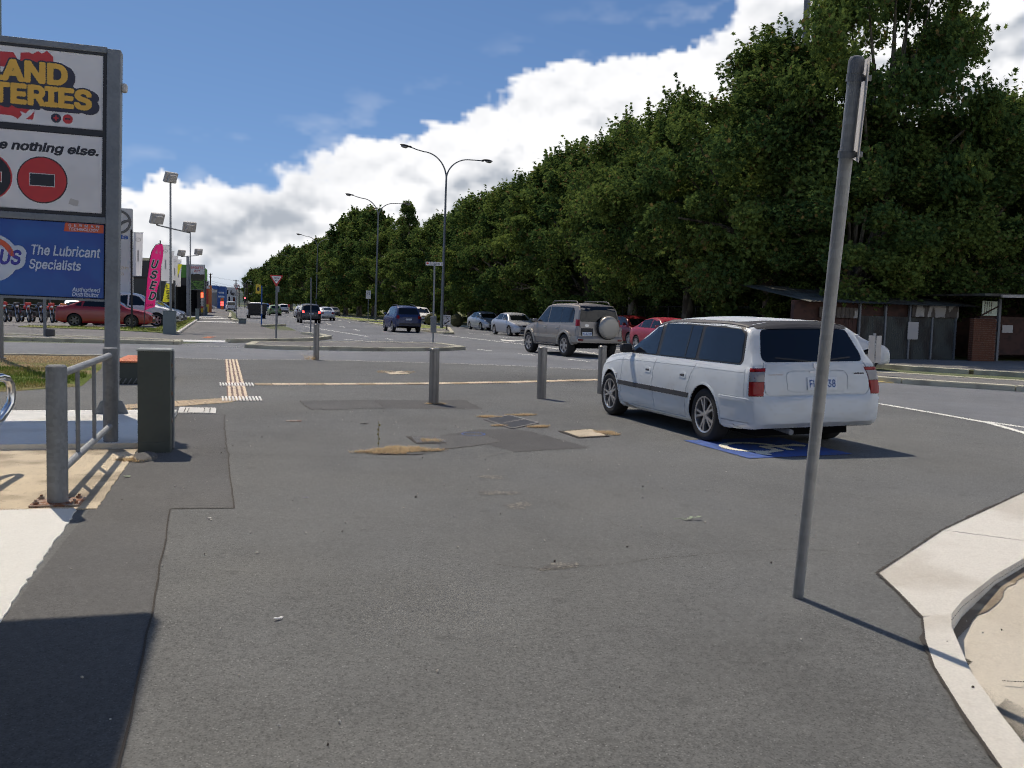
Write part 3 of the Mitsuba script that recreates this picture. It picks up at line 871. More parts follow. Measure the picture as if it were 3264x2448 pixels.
def rays(mesh, org, d):
    """First hit distance of parallel axis-aligned rays along d from each origin, in numpy; nan where none hits."""
    ax = int(np.argmax(np.abs(d)))
    sg = float(np.sign(d[ax]))
    ij = [k for k in range(3) if k != ax]
    ck = (id(mesh), ax, sg)
    if ck not in ray_cache:
        tri = np.asarray(mesh.triangles, float)
        p = tri[:, :, ij]
        det = (p[:, 1, 0] - p[:, 0, 0]) * (p[:, 2, 1] - p[:, 0, 1]) - (p[:, 2, 0] - p[:, 0, 0]) * (p[:, 1, 1] - p[:, 0, 1])
        ok = np.abs(det) > 1e-12
        tri, p, det = tri[ok], p[ok], det[ok]
        ray_cache[ck] = (mesh, p, tri[:, :, ax], det, p.min(1) - 1e-7, p.max(1) + 1e-7)
    _, p, z, det, lo, hi = ray_cache[ck]
    out = np.full(len(org), np.nan)
    for i, o in enumerate(org):
        x, y = o[ij[0]], o[ij[1]]
        k = np.nonzero((lo[:, 0] <= x) & (hi[:, 0] >= x) & (lo[:, 1] <= y) & (hi[:, 1] >= y))[0]
        if not len(k):
            continue
        q, dd = p[k], det[k]
        u = ((x - q[:, 0, 0]) * (q[:, 2, 1] - q[:, 0, 1]) - (q[:, 2, 0] - q[:, 0, 0]) * (y - q[:, 0, 1])) / dd
        v = ((q[:, 1, 0] - q[:, 0, 0]) * (y - q[:, 0, 1]) - (x - q[:, 0, 0]) * (q[:, 1, 1] - q[:, 0, 1])) / dd
        m = (u >= -1e-6) & (v >= -1e-6) & (u + v <= 1 + 1e-6)
        if m.any():
            zz = z[k][m]
            h = zz[:, 0] * (1 - u[m] - v[m]) + zz[:, 1] * u[m] + zz[:, 2] * v[m]
            t = (h - o[ax]) * sg
            out[i] = t.min()
    return out


AX = {"left": (0, 2, np.array([0, -1.0, 0])), "right": (0, 2, np.array([0, 1.0, 0])), "rear": (1, 2, np.array([1.0, 0, 0])), "front": (1, 2, np.array([-1.0, 0, 0])), "top": (0, 1, np.array([0, 0, -1.0]))}


def drape(body, poly, side, off=0.004, step=0.07, skirt=0.012, flip=None):
    """A panel cut to the outline poly, drawn in the side's two axes, laid on the body off proud of it, with its edge turned in."""
    i, j, d = AX[side]
    out = []
    for g in getattr(poly, "geoms", [poly]):
        if g.geom_type != "Polygon" or g.area < 1e-6:
            continue
        g = g.segmentize(step)
        v, f = trimesh.creation.triangulate_polygon(g, engine="earcut")
        v3 = np.column_stack([v, np.zeros(len(v))])
        for _ in range(4):
            e = np.linalg.norm(v3[f[:, [0, 1, 2]]] - v3[f[:, [1, 2, 0]]], axis=2).max()
            if e < step * 2.2:
                break
            v3, f = trimesh.remesh.subdivide(v3, f)
        m = trimesh.Trimesh(v3, f, process=True)
        v3, f = np.array(m.vertices), np.array(m.faces)
        P = np.zeros_like(v3)
        P[:, i], P[:, j] = v3[:, 0], v3[:, 1]
        t = rays(body, P - d * 8, d)
        if np.isnan(t).any():
            good = ~np.isnan(t)
            if not good.any():
                continue
            for k in np.where(~good)[0]:
                kk = np.where(good)[0][np.argmin(((v3[good] - v3[k]) ** 2).sum(1))]
                t[k] = t[kk]
        P = P - d * 8 + d * (t - off)[:, None]
        n = np.cross(P[f[:, 1]] - P[f[:, 0]], P[f[:, 2]] - P[f[:, 0]])
        if (n @ d).sum() > 0:
            f = f[:, ::-1]
        m = trimesh.Trimesh(P, f, process=False)
        if skirt:
            e = m.edges[trimesh.grouping.group_rows(m.edges_sorted, require_count=1)]
            k = len(P)
            Q = P + d * skirt
            ff = np.concatenate([np.column_stack([e[:, 1], e[:, 0], e[:, 0] + k]), np.column_stack([e[:, 1], e[:, 0] + k, e[:, 1] + k])])
            m = trimesh.Trimesh(np.vstack([P, Q]), np.vstack([f, ff]), process=False)
        out.append(m)
    return cat(*out)


def rnd(pts, r=0.03):
    p = Polygon(pts)
    if not p.is_valid:
        p = p.buffer(0)
    return p.buffer(-r, quad_segs=4).buffer(2 * r, quad_segs=4).buffer(-r, quad_segs=4)


class Car:
    """A car body lofted along its length from a few profiles; local x forward, y left, z up, origin on the ground midway between the axles.
    deck: (x, z) centre-line of bonnet and boot; roof: (x, z) from tail of the glasshouse to the windscreen's foot; belt: (x, z) shoulder line;
    plan: (x, half width); sill: (x, z) underside."""

    def __init__(self, deck, roof, belt, plan, sill, wb, r, tumble=0.30, track=None, crown=0.035, arch=1.13, archw=0.30, seams=(), n=90, edge=0.10):
        self.deck, self.roof, self.belt, self.plan, self.sill = [np.array(q, float) for q in (deck, roof, belt, plan, sill)]
        self.wb, self.r, self.tumble, self.crown, self.edge = wb, r, tumble, crown, edge
        x0, x1 = self.plan[0, 0], self.plan[-1, 0]
        xs = np.unique(np.concatenate([np.linspace(x0, x1, n), self.plan[:, 0], self.deck[:, 0], self.roof[:, 0], self.belt[:, 0]]))
        xs = xs[(xs >= x0) & (xs <= x1)]
        keep = [xs[0]]
        for x in xs[1:]:
            if x - keep[-1] > 0.012:
                keep.append(x)
        self.xs = np.array(keep)
        rings = [self.ring(x) for x in self.xs]
        k = len(rings[0])
        V = np.concatenate([np.column_stack([np.full(k, x), rr]) for x, rr in zip(self.xs, rings)])
        F = []
        for a in range(len(self.xs) - 1):
            for b in range(k):
                p, q = a * k + b, a * k + (b + 1) % k
                F += [(p, q, q + k), (p, q + k, p + k)]
        for a, s in ((0, 1), (len(self.xs) - 1, -1)):
            c = len(V)
            V = np.vstack([V, [[self.xs[a], 0, rings[a][:, 1].mean()]]])
            for b in range(k):
                p, q = a * k + b, a * k + (b + 1) % k
                F.append((c, q, p) if s > 0 else (c, p, q))
        m = trimesh.Trimesh(V, np.array(F), process=False)
        if m.volume < 0:
            m.invert()
        self.full = m
        self.W = self.plan[:, 1].max()
        self.arch, self.archw = arch, archw
        man = to_man(m)
        for wx in (-wb / 2, wb / 2):
            for sd in (1, -1):
                man = man - m3.Manifold.cylinder(1.2, r * arch, r * arch, 44, True).rotate((90, 0, 0)).translate((wx, sd * (self.W - archw + 0.6), r * 1.03))
        self.man = man
        self.split()

    def split(self):
        body = to_tm(self.man)
        c = body.triangles_center
        inner = np.zeros(len(c), bool)
        for wx in (-self.wb / 2, self.wb / 2):
            d = np.hypot(c[:, 0] - wx, c[:, 2] - self.r * 1.03)
            inner |= (d < self.r * self.arch * 1.002) & (np.abs(c[:, 1]) > self.W - self.archw - 0.02)
        inner |= (body.face_normals[:, 2] < -0.9) & (c[:, 2] < 0.6)
        self.body = body.submesh([np.where(~inner)[0]], append=True, repair=False)
        self.well = body.submesh([np.where(inner)[0]], append=True, repair=False)

    def groove(self, items, depth=0.014):
        """Cut panel gaps: each item is (line, width, side), the line drawn on one side of the body."""
        for line, w, side in items:
            i, j, d = AX[side]
            ls = LineString(line)
            n = max(2, int(ls.length / 0.035))
            C = np.array([ls.interpolate(t, normalized=True).coords[0] for t in np.linspace(0, 1, n + 1)])
            tg = np.gradient(C, axis=0)
            tg /= np.linalg.norm(tg, axis=1, keepdims=True)
            nr = np.column_stack([-tg[:, 1], tg[:, 0]]) * w / 2
            P = np.zeros((2 * (n + 1), 3))
            P[0::2, i], P[0::2, j] = (C - nr)[:, 0], (C - nr)[:, 1]
            P[1::2, i], P[1::2, j] = (C + nr)[:, 0], (C + nr)[:, 1]
            t = rays(self.full, P - d * 8, d)
            if np.isnan(t).all():
                continue
            g = ~np.isnan(t)
            t = np.interp(np.arange(len(t)), np.arange(len(t))[g], t[g])
            A, B = P - d * 8 + d * (t - 0.006)[:, None], P - d * 8 + d * (t + depth)[:, None]
            k = len(P)
            F = []
            for q in range(n):
                a, b, c, e = 2 * q, 2 * q + 1, 2 * q + 2, 2 * q + 3
                F += [(a, b, e), (a, e, c), (a + k, e + k, b + k), (a + k, c + k, e + k), (a, c, c + k), (a, c + k, a + k), (b, e + k, e), (b, b + k, e + k)]
            z = 2 * n
            F += [(0, k, k + 1), (0, k + 1, 1), (z, z + 1, z + 1 + k), (z, z + 1 + k, z + k)]
            s_ = trimesh.Trimesh(np.vstack([A, B]), np.array(F), process=False)
            if s_.volume < 0:
                s_.invert()
            cm = to_man(s_)
            if cm.num_tri() > 0:
                self.man = self.man - cm
        self.split()

    def at(self, arr, x):
        return float(np.interp(x, arr[:, 0], arr[:, 1]))

    def ring(self, x):
        w, zb, zs = self.at(self.plan, x), self.at(self.belt, x), self.at(self.sill, x)
        zd = self.at(self.deck, x)
        zt = zd
        if self.roof[0, 0] <= x <= self.roof[-1, 0]:
            zt = max(zd, self.at(self.roof, x))
        zb = min(zb, zt - 0.012)
        h = zt - zb
        b = max(zb - zs, 0.03)
        pts = [(0, zs), (w * 0.6, zs), (w * 0.90, zs), (w * 0.955, zs + 0.05 * b), (w * 0.985, zs + 0.16 * b), (w * 0.997, zs + 0.34 * b), (w, zs + 0.55 * b), (w * 0.992, zs + 0.75 * b), (w * 0.972, zs + 0.91 * b), (w * 0.945, zb)]
        yb = w * 0.93
        yr = max(yb - self.tumble * h - (0.03 if h > 0.2 else 0.0), yb * 0.45)
        e = min(self.edge, h * 0.45)
        ye = yb + (yr - yb) * (1 - e / max(h, 1e-6))
        for t in (0.04, 0.35, 0.7, 1.0):
            z = zb + (h - e) * t
            pts.append((yb + (ye - yb) * t, z - (0.0 if t > 0.05 else 0.0)))
        cr = min(self.crown, h * 0.3)
        for a in (30, 60, 88):
            t = math.radians(a)
            pts.append((ye - (ye * 0.16 + 0.02) * (1 - math.cos(t)), zb + (h - e) + (e - cr) * math.sin(t)))
        y_l = pts[-1][0]
        for f in (0.66, 0.33, 0.0):
            pts.append((y_l * f, zt - cr * f * f))
        pts = np.array(pts)
        mir = pts[1:-1][::-1] * np.array([-1, 1])
        return np.vstack([pts, mir])


def make_wheel(r, w, rim_r, spokes, double=False, seed=0):
    """(tyre, rim, hub shadow) with the axle along y, outer face towards +y."""
    pr = [(rim_r * 0.98, -w / 2 + 0.02), (rim_r * 1.02, -w / 2), (r * 0.93, -w / 2), (r * 0.985, -w / 2 + 0.025), (r, -w * 0.2), (r, w * 0.2), (r * 0.985, w / 2 - 0.025), (r * 0.93, w / 2), ((r + rim_r) / 2, w / 2 + 0.008), (rim_r * 1.03, w / 2 - 0.002), (rim_r * 0.98, w / 2 - 0.02)]
    ty = revolve(pr, 36)
    dish = revolve([(rim_r * 0.99, -w / 2), (rim_r * 0.99, w / 2 - 0.012), (rim_r * 1.015, w / 2 - 0.006), (rim_r * 1.015, w / 2), (rim_r * 0.93, w / 2 - 0.004), (rim_r * 0.90, w / 2 - 0.05), (rim_r * 0.88, -w / 4)], 36)
    back = revolve([(0, -w / 4 + 0.02), (rim_r * 0.89, -w / 4 + 0.02), (rim_r * 0.89, -w / 4), (0, -w / 4)], 24)
    disc = revolve([(0, w * 0.05), (rim_r * 0.62, w * 0.05), (rim_r * 0.62, w * 0.05 - 0.02), (0, w * 0.05 - 0.02)], 24)
    sp = []
    for i in range(spokes):
        a = 2 * math.pi * i / spokes
        for s in ((-1, 1) if double else (0,)):
            w0, w1 = (0.016, 0.013) if double else (0.045, 0.034)
            o = s * 0.10
            p0 = np.array([math.cos(a + o * 0.5) * rim_r * 0.14, math.sin(a + o * 0.5) * rim_r * 0.14])
            p1 = np.array([math.cos(a + o * 1.9), math.sin(a + o * 1.9)]) * rim_r * 0.94
            d = (p1 - p0) / np.linalg.norm(p1 - p0)
            n = np.array([-d[1], d[0]])
            g = Polygon([p0 - n * w0, p1 - n * w1, p1 + n * w1, p0 + n * w0])
            sp.append(prism(g, w / 2 - 0.045, w / 2 - 0.012))
    hub = revolve([(0, w / 2 - 0.006), (rim_r * 0.17, w / 2 - 0.010), (rim_r * 0.20, w / 2 - 0.03), (rim_r * 0.2, 0), (0, 0)], 20)
    rim = cat(dish, hub, *sp)
    M = trimesh.transformations.rotation_matrix(-math.pi / 2, (1, 0, 0))
    out = []
    for m in (ty, rim, cat(back, disc)):
        m.apply_transform(M)
        out.append(m)
    return out


wheel_cache = {}


def wheel_kit(r, w, rim_r, spokes, double=False):
    k = (r, w, rim_r, spokes, double)
    if k not in wheel_cache:
        ty, rim, back = make_wheel(*k)
        wheel_cache[k] = (mikit.ply(ty, "rubber", smooth=40), mikit.ply(rim, "alloy", smooth=35), mikit.ply(back, "under_dark", smooth=35))
    return wheel_cache[k]


def put_wheels(key, kit, wb, track, r, rim_mat=None, names=True):
    for x in (-wb / 2, wb / 2):
        for s in (1, -1):
            wk = num(key + "__wheel")
            loc = place[key].translate([x, s * track / 2, r])
            if s < 0:
                loc = loc.rotate([0, 0, 1], 180)
            for nm, d in zip(("tyre", "rim", "brake_disc"), kit):
                d = dict(d)
                if nm == "rim" and rim_mat:
                    d["bsdf"] = {"type": "ref", "id": rim_mat}
                d["to_world"] = loc
                scene[f"{wk}__{nm}"] = d


def number_plate(key, c, text, side, yc, zc, w=0.37, h=0.125, col="plate_blue", name="number_plate", show=None):
    pl = part(key, name, drape(c.full, rnd([(yc - w / 2, zc - h / 2), (yc + w / 2, zc - h / 2), (yc + w / 2, zc + h / 2), (yc - w / 2, zc + h / 2)], 0.012), side, 0.018, 0.15), "plate_white", 30)
    if text:
        g = fit_text(text, -w * 0.44, w * 0.44, -h * 0.28, h * 0.58, bold=True)
        if side == "rear":
            g = affinity.scale(g, -1, 1, origin=(0, 0))
        g = affinity.translate(g, yc, zc)
        part(pl, "lettering", drape(c.full, g, side, 0.021, 0.2, 0.0), col, False)
    return pl


def mirror_y(poly):
    return affinity.scale(poly, -1, 1, origin=(0, 0))


def mirrors(key, c, x, y, z, m, t=None):
    for s in (1, -1):
        a = rbox(x - 0.06, x + 0.05, min(s * y, s * (y + 0.17)), max(s * y, s * (y + 0.17)), z, z + 0.13, 0.035)
        arm = rbox(x - 0.02, x + 0.03, min(s * (y - 0.08), s * (y + 0.03)), max(s * (y - 0.08), s * (y + 0.03)), z + 0.005, z + 0.04, 0.012)
        mk = part(key, "wing_mirror", cat(a, arm), m, 50)


def seam_solid(line, depth=0.012, w=0.008, y=1.2):
    """A thin upright blade along a line drawn in (x, z), used to cut a groove; spans the whole width, trimmed by the caller."""
    g = LineString(line).buffer(w / 2, cap_style="flat")
    return g


def simple_car(name, label, paint, loc, heading, spec, group=None, cat_="car", plate=None, tail=None, rim=None, brake=False, head=True, detail=True, s=1.0):
    """A car from a prepared specification. heading: degrees anticlockwise from +x."""
    sp = spec
    key = thing(name, label, cat_, mat4(loc, heading, s=s), group)
    ck = sp["key"]
    if ck not in car_cache:
        c = Car(sp["deck"], sp["roof"], sp["belt"], sp["plan"], sp["sill"], sp["wb"], sp["r"], sp.get("tumble", 0.30), n=sp.get("n", 44), edge=sp.get("edge", 0.1))
        kit = {"c": c, "body": mikit.ply(c.body, "paint_silver", smooth=35), "well": mikit.ply(c.well, "under_dark", smooth=False)}
        win = []
        for p in sp["side_glass"]:
            for sd in ("left", "right"):
                win.append(mikit.ply(drape(c.full, rnd(p, 0.03), sd, 0.005, 0.15), "glass_dark", smooth=30))
        kit["side_glass"] = win
        kit["windscreen"] = mikit.ply(drape(c.full, rnd(sp["windscreen"], 0.05), "front", 0.005, 0.15), "glass_dark", smooth=30)
        kit["rear_window"] = mikit.ply(drape(c.full, rnd(sp["rear_glass"], 0.05), "rear", 0.005, 0.15), "glass_dark", smooth=30)
        for nm, sd, off in (("tail_lamp", "rear", 0.010), ("headlight", "front", 0.010)):
            kit[nm] = [mikit.ply(drape(c.full, rnd(q, 0.02), sd, off, 0.1), "lamp_red", smooth=30) for q in (Polygon(sp[nm]).exterior.coords, mirror_y(Polygon(sp[nm])).exterior.coords)]
        kit["grille"] = [(n_, mikit.ply(drape(c.full, rnd(p, 0.02), sd, 0.008, 0.15), "black_plastic", smooth=30), m_) for n_, p, sd, m_ in sp.get("extra", [])]
        car_cache[ck] = kit
    kit = car_cache[ck]
    c = kit["c"]
    part(key, "body", kit["body"], paint)
    part(key, "underbody", kit["well"], "under_dark")
    for d in kit["side_glass"]:
        part(key, "side_window", d, "glass_dark")
    part(key, "windscreen", kit["windscreen"], "glass_dark")
    part(key, "rear_window", kit["rear_window"], "glass_dark")
    for d in kit["tail_lamp"]:
        k = part(key, "tail_lamp", d, tail or "lamp_red")
        if brake:
            scene[k]["emitter"] = {"type": "area", "radiance": rgb(1.6, 0.10, 0.09)}
    for d in kit["headlight"]:
        part(key, "headlight", d, "lamp_clear")
    for n_, d, m_ in kit["grille"]:
        part(key, n_, d, paint if m_ == "paint" else m_)
    put_wheels(key, wheel_kit(sp["r"], 0.2, sp["r"] * 0.66, sp.get("spokes", 6)), sp["wb"], 2 * (c.W - 0.115), sp["r"], rim)
    if detail:
        mx, mz = sp["mirror"]
        mirrors(key, c, mx, c.at(c.plan, mx) * 0.93, mz, paint if sp.get("mirror_paint", True) else "black_plastic")
    if plate:
        number_plate(key, c, plate, *sp["plate_rear"])
    elif "plate_front" in sp and head == "plate":
        number_plate(key, c, None, *sp["plate_front"])
    return key


car_cache = {}

SEDAN = dict(key="sedan", wb=2.55, r=0.31, n=46, tumble=0.34,
    plan=[(-2.18, 0.62), (-2.14, 0.72), (-2.0, 0.80), (-1.6, 0.855), (-0.8, 0.87), (0.6, 0.87), (1.4, 0.855), (1.85, 0.80), (2.08, 0.70), (2.16, 0.55), (2.19, 0.42)],
    deck=[(-2.18, 0.62), (-2.15, 0.92), (-2.08, 1.00), (-1.5, 1.03), (1.0, 0.93), (1.6, 0.86), (2.0, 0.76), (2.12, 0.68), (2.19, 0.52)],
    roof=[(-1.62, 1.03), (-0.85, 1.38), (-0.4, 1.45), (0.15, 1.44), (0.5, 1.36), (1.15, 0.92)],
    belt=[(-2.18, 0.60), (-2.1, 0.86), (-1.5, 0.95), (0, 0.93), (1.2, 0.88), (1.9, 0.72), (2.19, 0.50)],
    sill=[(-2.18, 0.32), (-1.9, 0.22), (-1, 0.19), (1.2, 0.18), (1.9, 0.19), (2.19, 0.26)],
    side_glass=[[(-0.98, 0.99), (-0.92, 1.30), (-0.10, 1.385), (-0.10, 0.985)], [(-0.04, 0.985), (-0.04, 1.385), (0.22, 1.375), (0.48, 1.29), (0.86, 0.97)], [(-1.33, 1.02), (-1.02, 1.21), (-1.04, 1.0)]],
    windscreen=[(-0.62, 0.965), (0.62, 0.965), (0.50, 1.37), (-0.50, 1.37)], rear_glass=[(-0.56, 1.07), (0.56, 1.07), (0.46, 1.345), (-0.46, 1.345)],
    tail_lamp=[(0.36, 0.72), (0.70, 0.70), (0.74, 0.90), (0.44, 0.90)], headlight=[(0.34, 0.60), (0.62, 0.64), (0.72, 0.76), (0.42, 0.70)],
    extra=[("grille", [(-0.28, 0.58), (0.28, 0.58), (0.30, 0.67), (-0.30, 0.67)], "front", "black_plastic"), ("bumper_intake", [(-0.45, 0.30), (0.45, 0.30), (0.42, 0.42), (-0.42, 0.42)], "front", "black_plastic"),
           ("rear_valance", [(-0.6, 0.34), (0.6, 0.34), (0.6, 0.44), (-0.6, 0.44)], "rear", "black_plastic"), ("number_plate", [(-0.19, 0.45), (0.19, 0.45), (0.19, 0.55), (-0.19, 0.55)], "front", "plate_white")],
    mirror=(0.72, 0.97), plate_rear=("rear", 0.0, 0.78))
HATCH = dict(SEDAN, key="hatch", wb=2.48, n=40,
    plan=[(-1.82, 0.62), (-1.78, 0.74), (-1.6, 0.82), (-0.8, 0.86), (0.6, 0.86), (1.3, 0.845), (1.75, 0.78), (2.0, 0.66), (2.08, 0.50)],
    deck=[(-1.82, 0.60), (-1.79, 0.88), (-1.72, 0.98), (1.0, 0.95), (1.5, 0.88), (1.9, 0.76), (2.02, 0.66), (2.08, 0.50)],
    roof=[(-1.76, 0.98), (-1.40, 1.40), (-1.1, 1.46), (-0.3, 1.50), (0.2, 1.47), (0.5, 1.40), (1.20, 0.94)],
    belt=[(-1.82, 0.60), (-1.7, 0.92), (0, 0.93), (1.2, 0.89), (1.8, 0.72), (2.08, 0.48)],
    sill=[(-1.82, 0.32), (-1.6, 0.22), (-1, 0.19), (1.2, 0.18), (1.8, 0.19), (2.08, 0.26)],
    side_glass=[[(-1.0, 0.99), (-0.98, 1.36), (-0.12, 1.42), (-0.12, 0.985)], [(-0.05, 0.985), (-0.05, 1.42), (0.24, 1.40), (0.48, 1.33), (0.90, 0.98)], [(-1.42, 1.03), (-1.25, 1.28), (-1.06, 1.32), (-1.08, 1.0)]],
    windscreen=[(-0.62, 0.99), (0.62, 0.99), (0.50, 1.41), (-0.50, 1.41)], rear_glass=[(-0.54, 1.04), (0.54, 1.04), (0.46, 1.37), (-0.46, 1.37)],
    tail_lamp=[(0.54, 0.72), (0.72, 0.72), (0.70, 1.0), (0.58, 1.0)],
    extra=SEDAN["extra"][:3] + [("number_plate", [(-0.19, 0.45), (0.19, 0.45), (0.19, 0.55), (-0.19, 0.55)], "front", "plate_white"), ("number_plate", [(-0.19, 0.70), (0.19, 0.70), (0.19, 0.81), (-0.19, 0.81)], "rear", "plate_white")], mirror=(0.78, 0.99))
SUV = dict(key="suv", wb=2.64, r=0.345, n=44, tumble=0.27,
    plan=[(-2.26, 0.66), (-2.2, 0.78), (-2.05, 0.86), (-1.5, 0.90), (0.8, 0.90), (1.5, 0.885), (1.95, 0.82), (2.2, 0.68), (2.29, 0.5)],
    deck=[(-2.26, 0.66), (-2.22, 0.98), (-2.16, 1.10), (0.9, 1.10), (1.5, 1.03), (2.0, 0.93), (2.2, 0.80), (2.29, 0.60)],
    roof=[(-2.17, 1.10), (-1.86, 1.58), (-1.6, 1.66), (-0.6, 1.70), (0.1, 1.68), (0.45, 1.60), (1.15, 1.10)],
    belt=[(-2.26, 0.66), (-2.12, 1.02), (0, 1.04), (1.2, 1.02), (1.9, 0.88), (2.29, 0.58)],
    sill=[(-2.26, 0.42), (-2.0, 0.32), (-1, 0.27), (1.2, 0.26), (1.9, 0.27), (2.29, 0.34)],
    side_glass=[[(-1.02, 1.11), (-1.0, 1.555), (-0.12, 1.61), (-0.12, 1.105)], [(-0.05, 1.105), (-0.05, 1.61), (0.15, 1.60), (0.42, 1.52), (0.84, 1.12)], [(-1.72, 1.16), (-1.62, 1.46), (-1.09, 1.545), (-1.10, 1.12)]],
    windscreen=[(-0.66, 1.14), (0.66, 1.14), (0.54, 1.60), (-0.54, 1.60)], rear_glass=[(-0.66, 1.14), (0.66, 1.14), (0.56, 1.53), (-0.56, 1.53)],
    tail_lamp=[(0.58, 0.88), (0.78, 0.88), (0.76, 1.08), (0.60, 1.08)], headlight=[(0.40, 0.78), (0.66, 0.80), (0.74, 0.94), (0.46, 0.90)],
    extra=[("grille", [(-0.34, 0.74), (0.34, 0.74), (0.36, 0.88), (-0.36, 0.88)], "front", "black_plastic"), ("bumper_intake", [(-0.5, 0.42), (0.5, 0.42), (0.46, 0.56), (-0.46, 0.56)], "front", "black_plastic"),
           ("rear_bumper", [(-0.80, 0.44), (0.80, 0.44), (0.80, 0.60), (-0.80, 0.60)], "rear", "dark_trim"), ("number_plate", [(-0.19, 0.78), (0.19, 0.78), (0.19, 0.89), (-0.19, 0.89)], "rear", "plate_white"), ("number_plate", [(-0.19, 0.58), (0.19, 0.58), (0.19, 0.68), (-0.19, 0.68)], "front", "plate_white")],
    mirror=(0.80, 1.10), plate_rear=("rear", 0.0, 0.83))
VAN = dict(SUV, key="van", wb=2.85, r=0.32, tumble=0.14,
    plan=[(-2.45, 0.74), (-2.38, 0.84), (-2.2, 0.88), (0.8, 0.89), (1.6, 0.87), (2.0, 0.80), (2.2, 0.62), (2.26, 0.5)],
    deck=[(-2.45, 0.62), (-2.42, 1.05), (1.2, 1.12), (1.7, 1.05), (2.1, 0.86), (2.26, 0.60)],
    roof=[(-2.42, 1.05), (-2.33, 1.80), (-2.2, 1.93), (-1, 1.97), (0.4, 1.95), (0.7, 1.86), (1.55, 1.10)],
    belt=[(-2.45, 0.6), (-2.35, 1.08), (1.2, 1.08), (1.8, 0.92), (2.26, 0.56)], sill=[(-2.45, 0.38), (-2.2, 0.28), (1.9, 0.24), (2.26, 0.3)],
    side_glass=[[(-2.0, 1.2), (-1.95, 1.72), (-0.6, 1.74), (-0.6, 1.18)], [(-0.5, 1.18), (-0.5, 1.74), (0.35, 1.74), (0.35, 1.18)], [(0.42, 1.16), (0.42, 1.74), (0.66, 1.72), (1.25, 1.16)]],
    windscreen=[(-0.70, 1.14), (0.70, 1.14), (0.64, 1.80), (-0.64, 1.80)], rear_glass=[(-0.68, 1.2), (0.68, 1.2), (0.62, 1.74), (-0.62, 1.74)],
    tail_lamp=[(0.68, 0.80), (0.80, 0.80), (0.79, 1.15), (0.69, 1.15)], mirror=(1.1, 1.15))
COUPE = dict(SEDAN, key="coupe", side_glass=[[(-0.92, 0.99), (-0.80, 1.30), (0.20, 1.38), (0.48, 1.29), (0.88, 0.97)], [(-1.3, 1.02), (-0.95, 1.24), (-0.98, 1.0)]])
UTE = dict(SUV, key="ute", wb=3.0, r=0.36,
    plan=[(-2.62, 0.80), (-2.55, 0.86), (-2.0, 0.90), (0.8, 0.90), (1.7, 0.885), (2.15, 0.80), (2.38, 0.62), (2.44, 0.5)],
    deck=[(-2.62, 0.72), (-2.6, 1.08), (1.05, 1.12), (1.7, 1.05), (2.2, 0.92), (2.38, 0.78), (2.44, 0.60)],
    roof=[(-0.95, 1.10), (-0.72, 1.66), (-0.5, 1.74), (0.3, 1.75), (0.62, 1.66), (1.35, 1.12)],
    belt=[(-2.62, 0.70), (-2.58, 1.04), (0, 1.06), (1.4, 1.02), (2.1, 0.88), (2.44, 0.58)], sill=[(-2.62, 0.5), (-2.2, 0.38), (-1, 0.30), (1.3, 0.30), (2.1, 0.32), (2.44, 0.4)],
    side_glass=[[(-0.62, 1.13), (-0.58, 1.60), (0.02, 1.66), (0.02, 1.12)], [(0.10, 1.12), (0.10, 1.66), (0.32, 1.655), (0.60, 1.57), (1.02, 1.13)]],
    windscreen=[(-0.66, 1.16), (0.66, 1.16), (0.54, 1.66), (-0.54, 1.66)], rear_glass=[(-0.6, 1.2), (0.6, 1.2), (0.5, 1.58), (-0.5, 1.58)],
    tail_lamp=[(0.72, 0.80), (0.82, 0.80), (0.82, 1.02), (0.72, 1.02)], mirror=(0.95, 1.13))
# ------------------------------------------------------------------ the white station wagon
WAG = Car(
    plan=[(-2.57, 0.66), (-2.545, 0.76), (-2.49, 0.835), (-2.40, 0.875), (-2.2, 0.900), (-1.4, 0.92), (0.5, 0.92), (1.5, 0.905), (1.9, 0.85), (2.15, 0.74), (2.29, 0.58), (2.35, 0.45), (2.38, 0.30)],
    deck=[(-2.57, 0.46), (-2.555, 0.58), (-2.53, 0.625), (-2.50, 0.64), (-2.485, 0.80), (-2.42, 0.985), (1.05, 1.0), (1.6, 0.93), (2.0, 0.81), (2.25, 0.69), (2.38, 0.5)],
    roof=[(-2.42, 0.985), (-2.16, 1.385), (-2.10, 1.42), (-1.98, 1.448), (-1.6, 1.475), (-0.6, 1.49), (-0.1, 1.475), (0.2, 1.425), (1.12, 0.985)],
    belt=[(-2.57, 0.45), (-2.5, 0.63), (-2.46, 0.85), (-2.40, 0.935), (-1.5, 0.945), (0, 0.93), (1.0, 0.91), (1.6, 0.84), (2.1, 0.69), (2.38, 0.46)],
    sill=[(-2.57, 0.34), (-2.45, 0.27), (-1.95, 0.235), (-1, 0.20), (1.2, 0.19), (1.9, 0.20), (2.38, 0.28)],
    wb=2.94, r=0.318, tumble=0.27, n=120, edge=0.13, crown=0.04, arch=1.15, archw=0.28)


def ln(pts, w=0.015):
    return LineString(pts).buffer(w / 2, cap_style="flat", join_style="mitre")


def corner_drape(full, s_, z0, z1, off, a=(-2.515, 0.725), b=(-2.425, 0.86), th=40.0):
    """A panel wrapped round a rear corner: laid on along a slanting direction."""
    R = trimesh.transformations.rotation_matrix(math.radians(th * s_), (0, 0, 1))
    m = full.copy()
    m.apply_transform(R)
    ya, yb_ = [(R[:3, :3] @ np.array([p[0], s_ * p[1], 0]))[1] for p in (a, b)]
    d = drape(m, Polygon([(ya, z0), (yb_, z0), (yb_, z1), (ya, z1)]), "rear", off, 0.03, 0.015)
    d.apply_transform(np.linalg.inv(R))
    return d


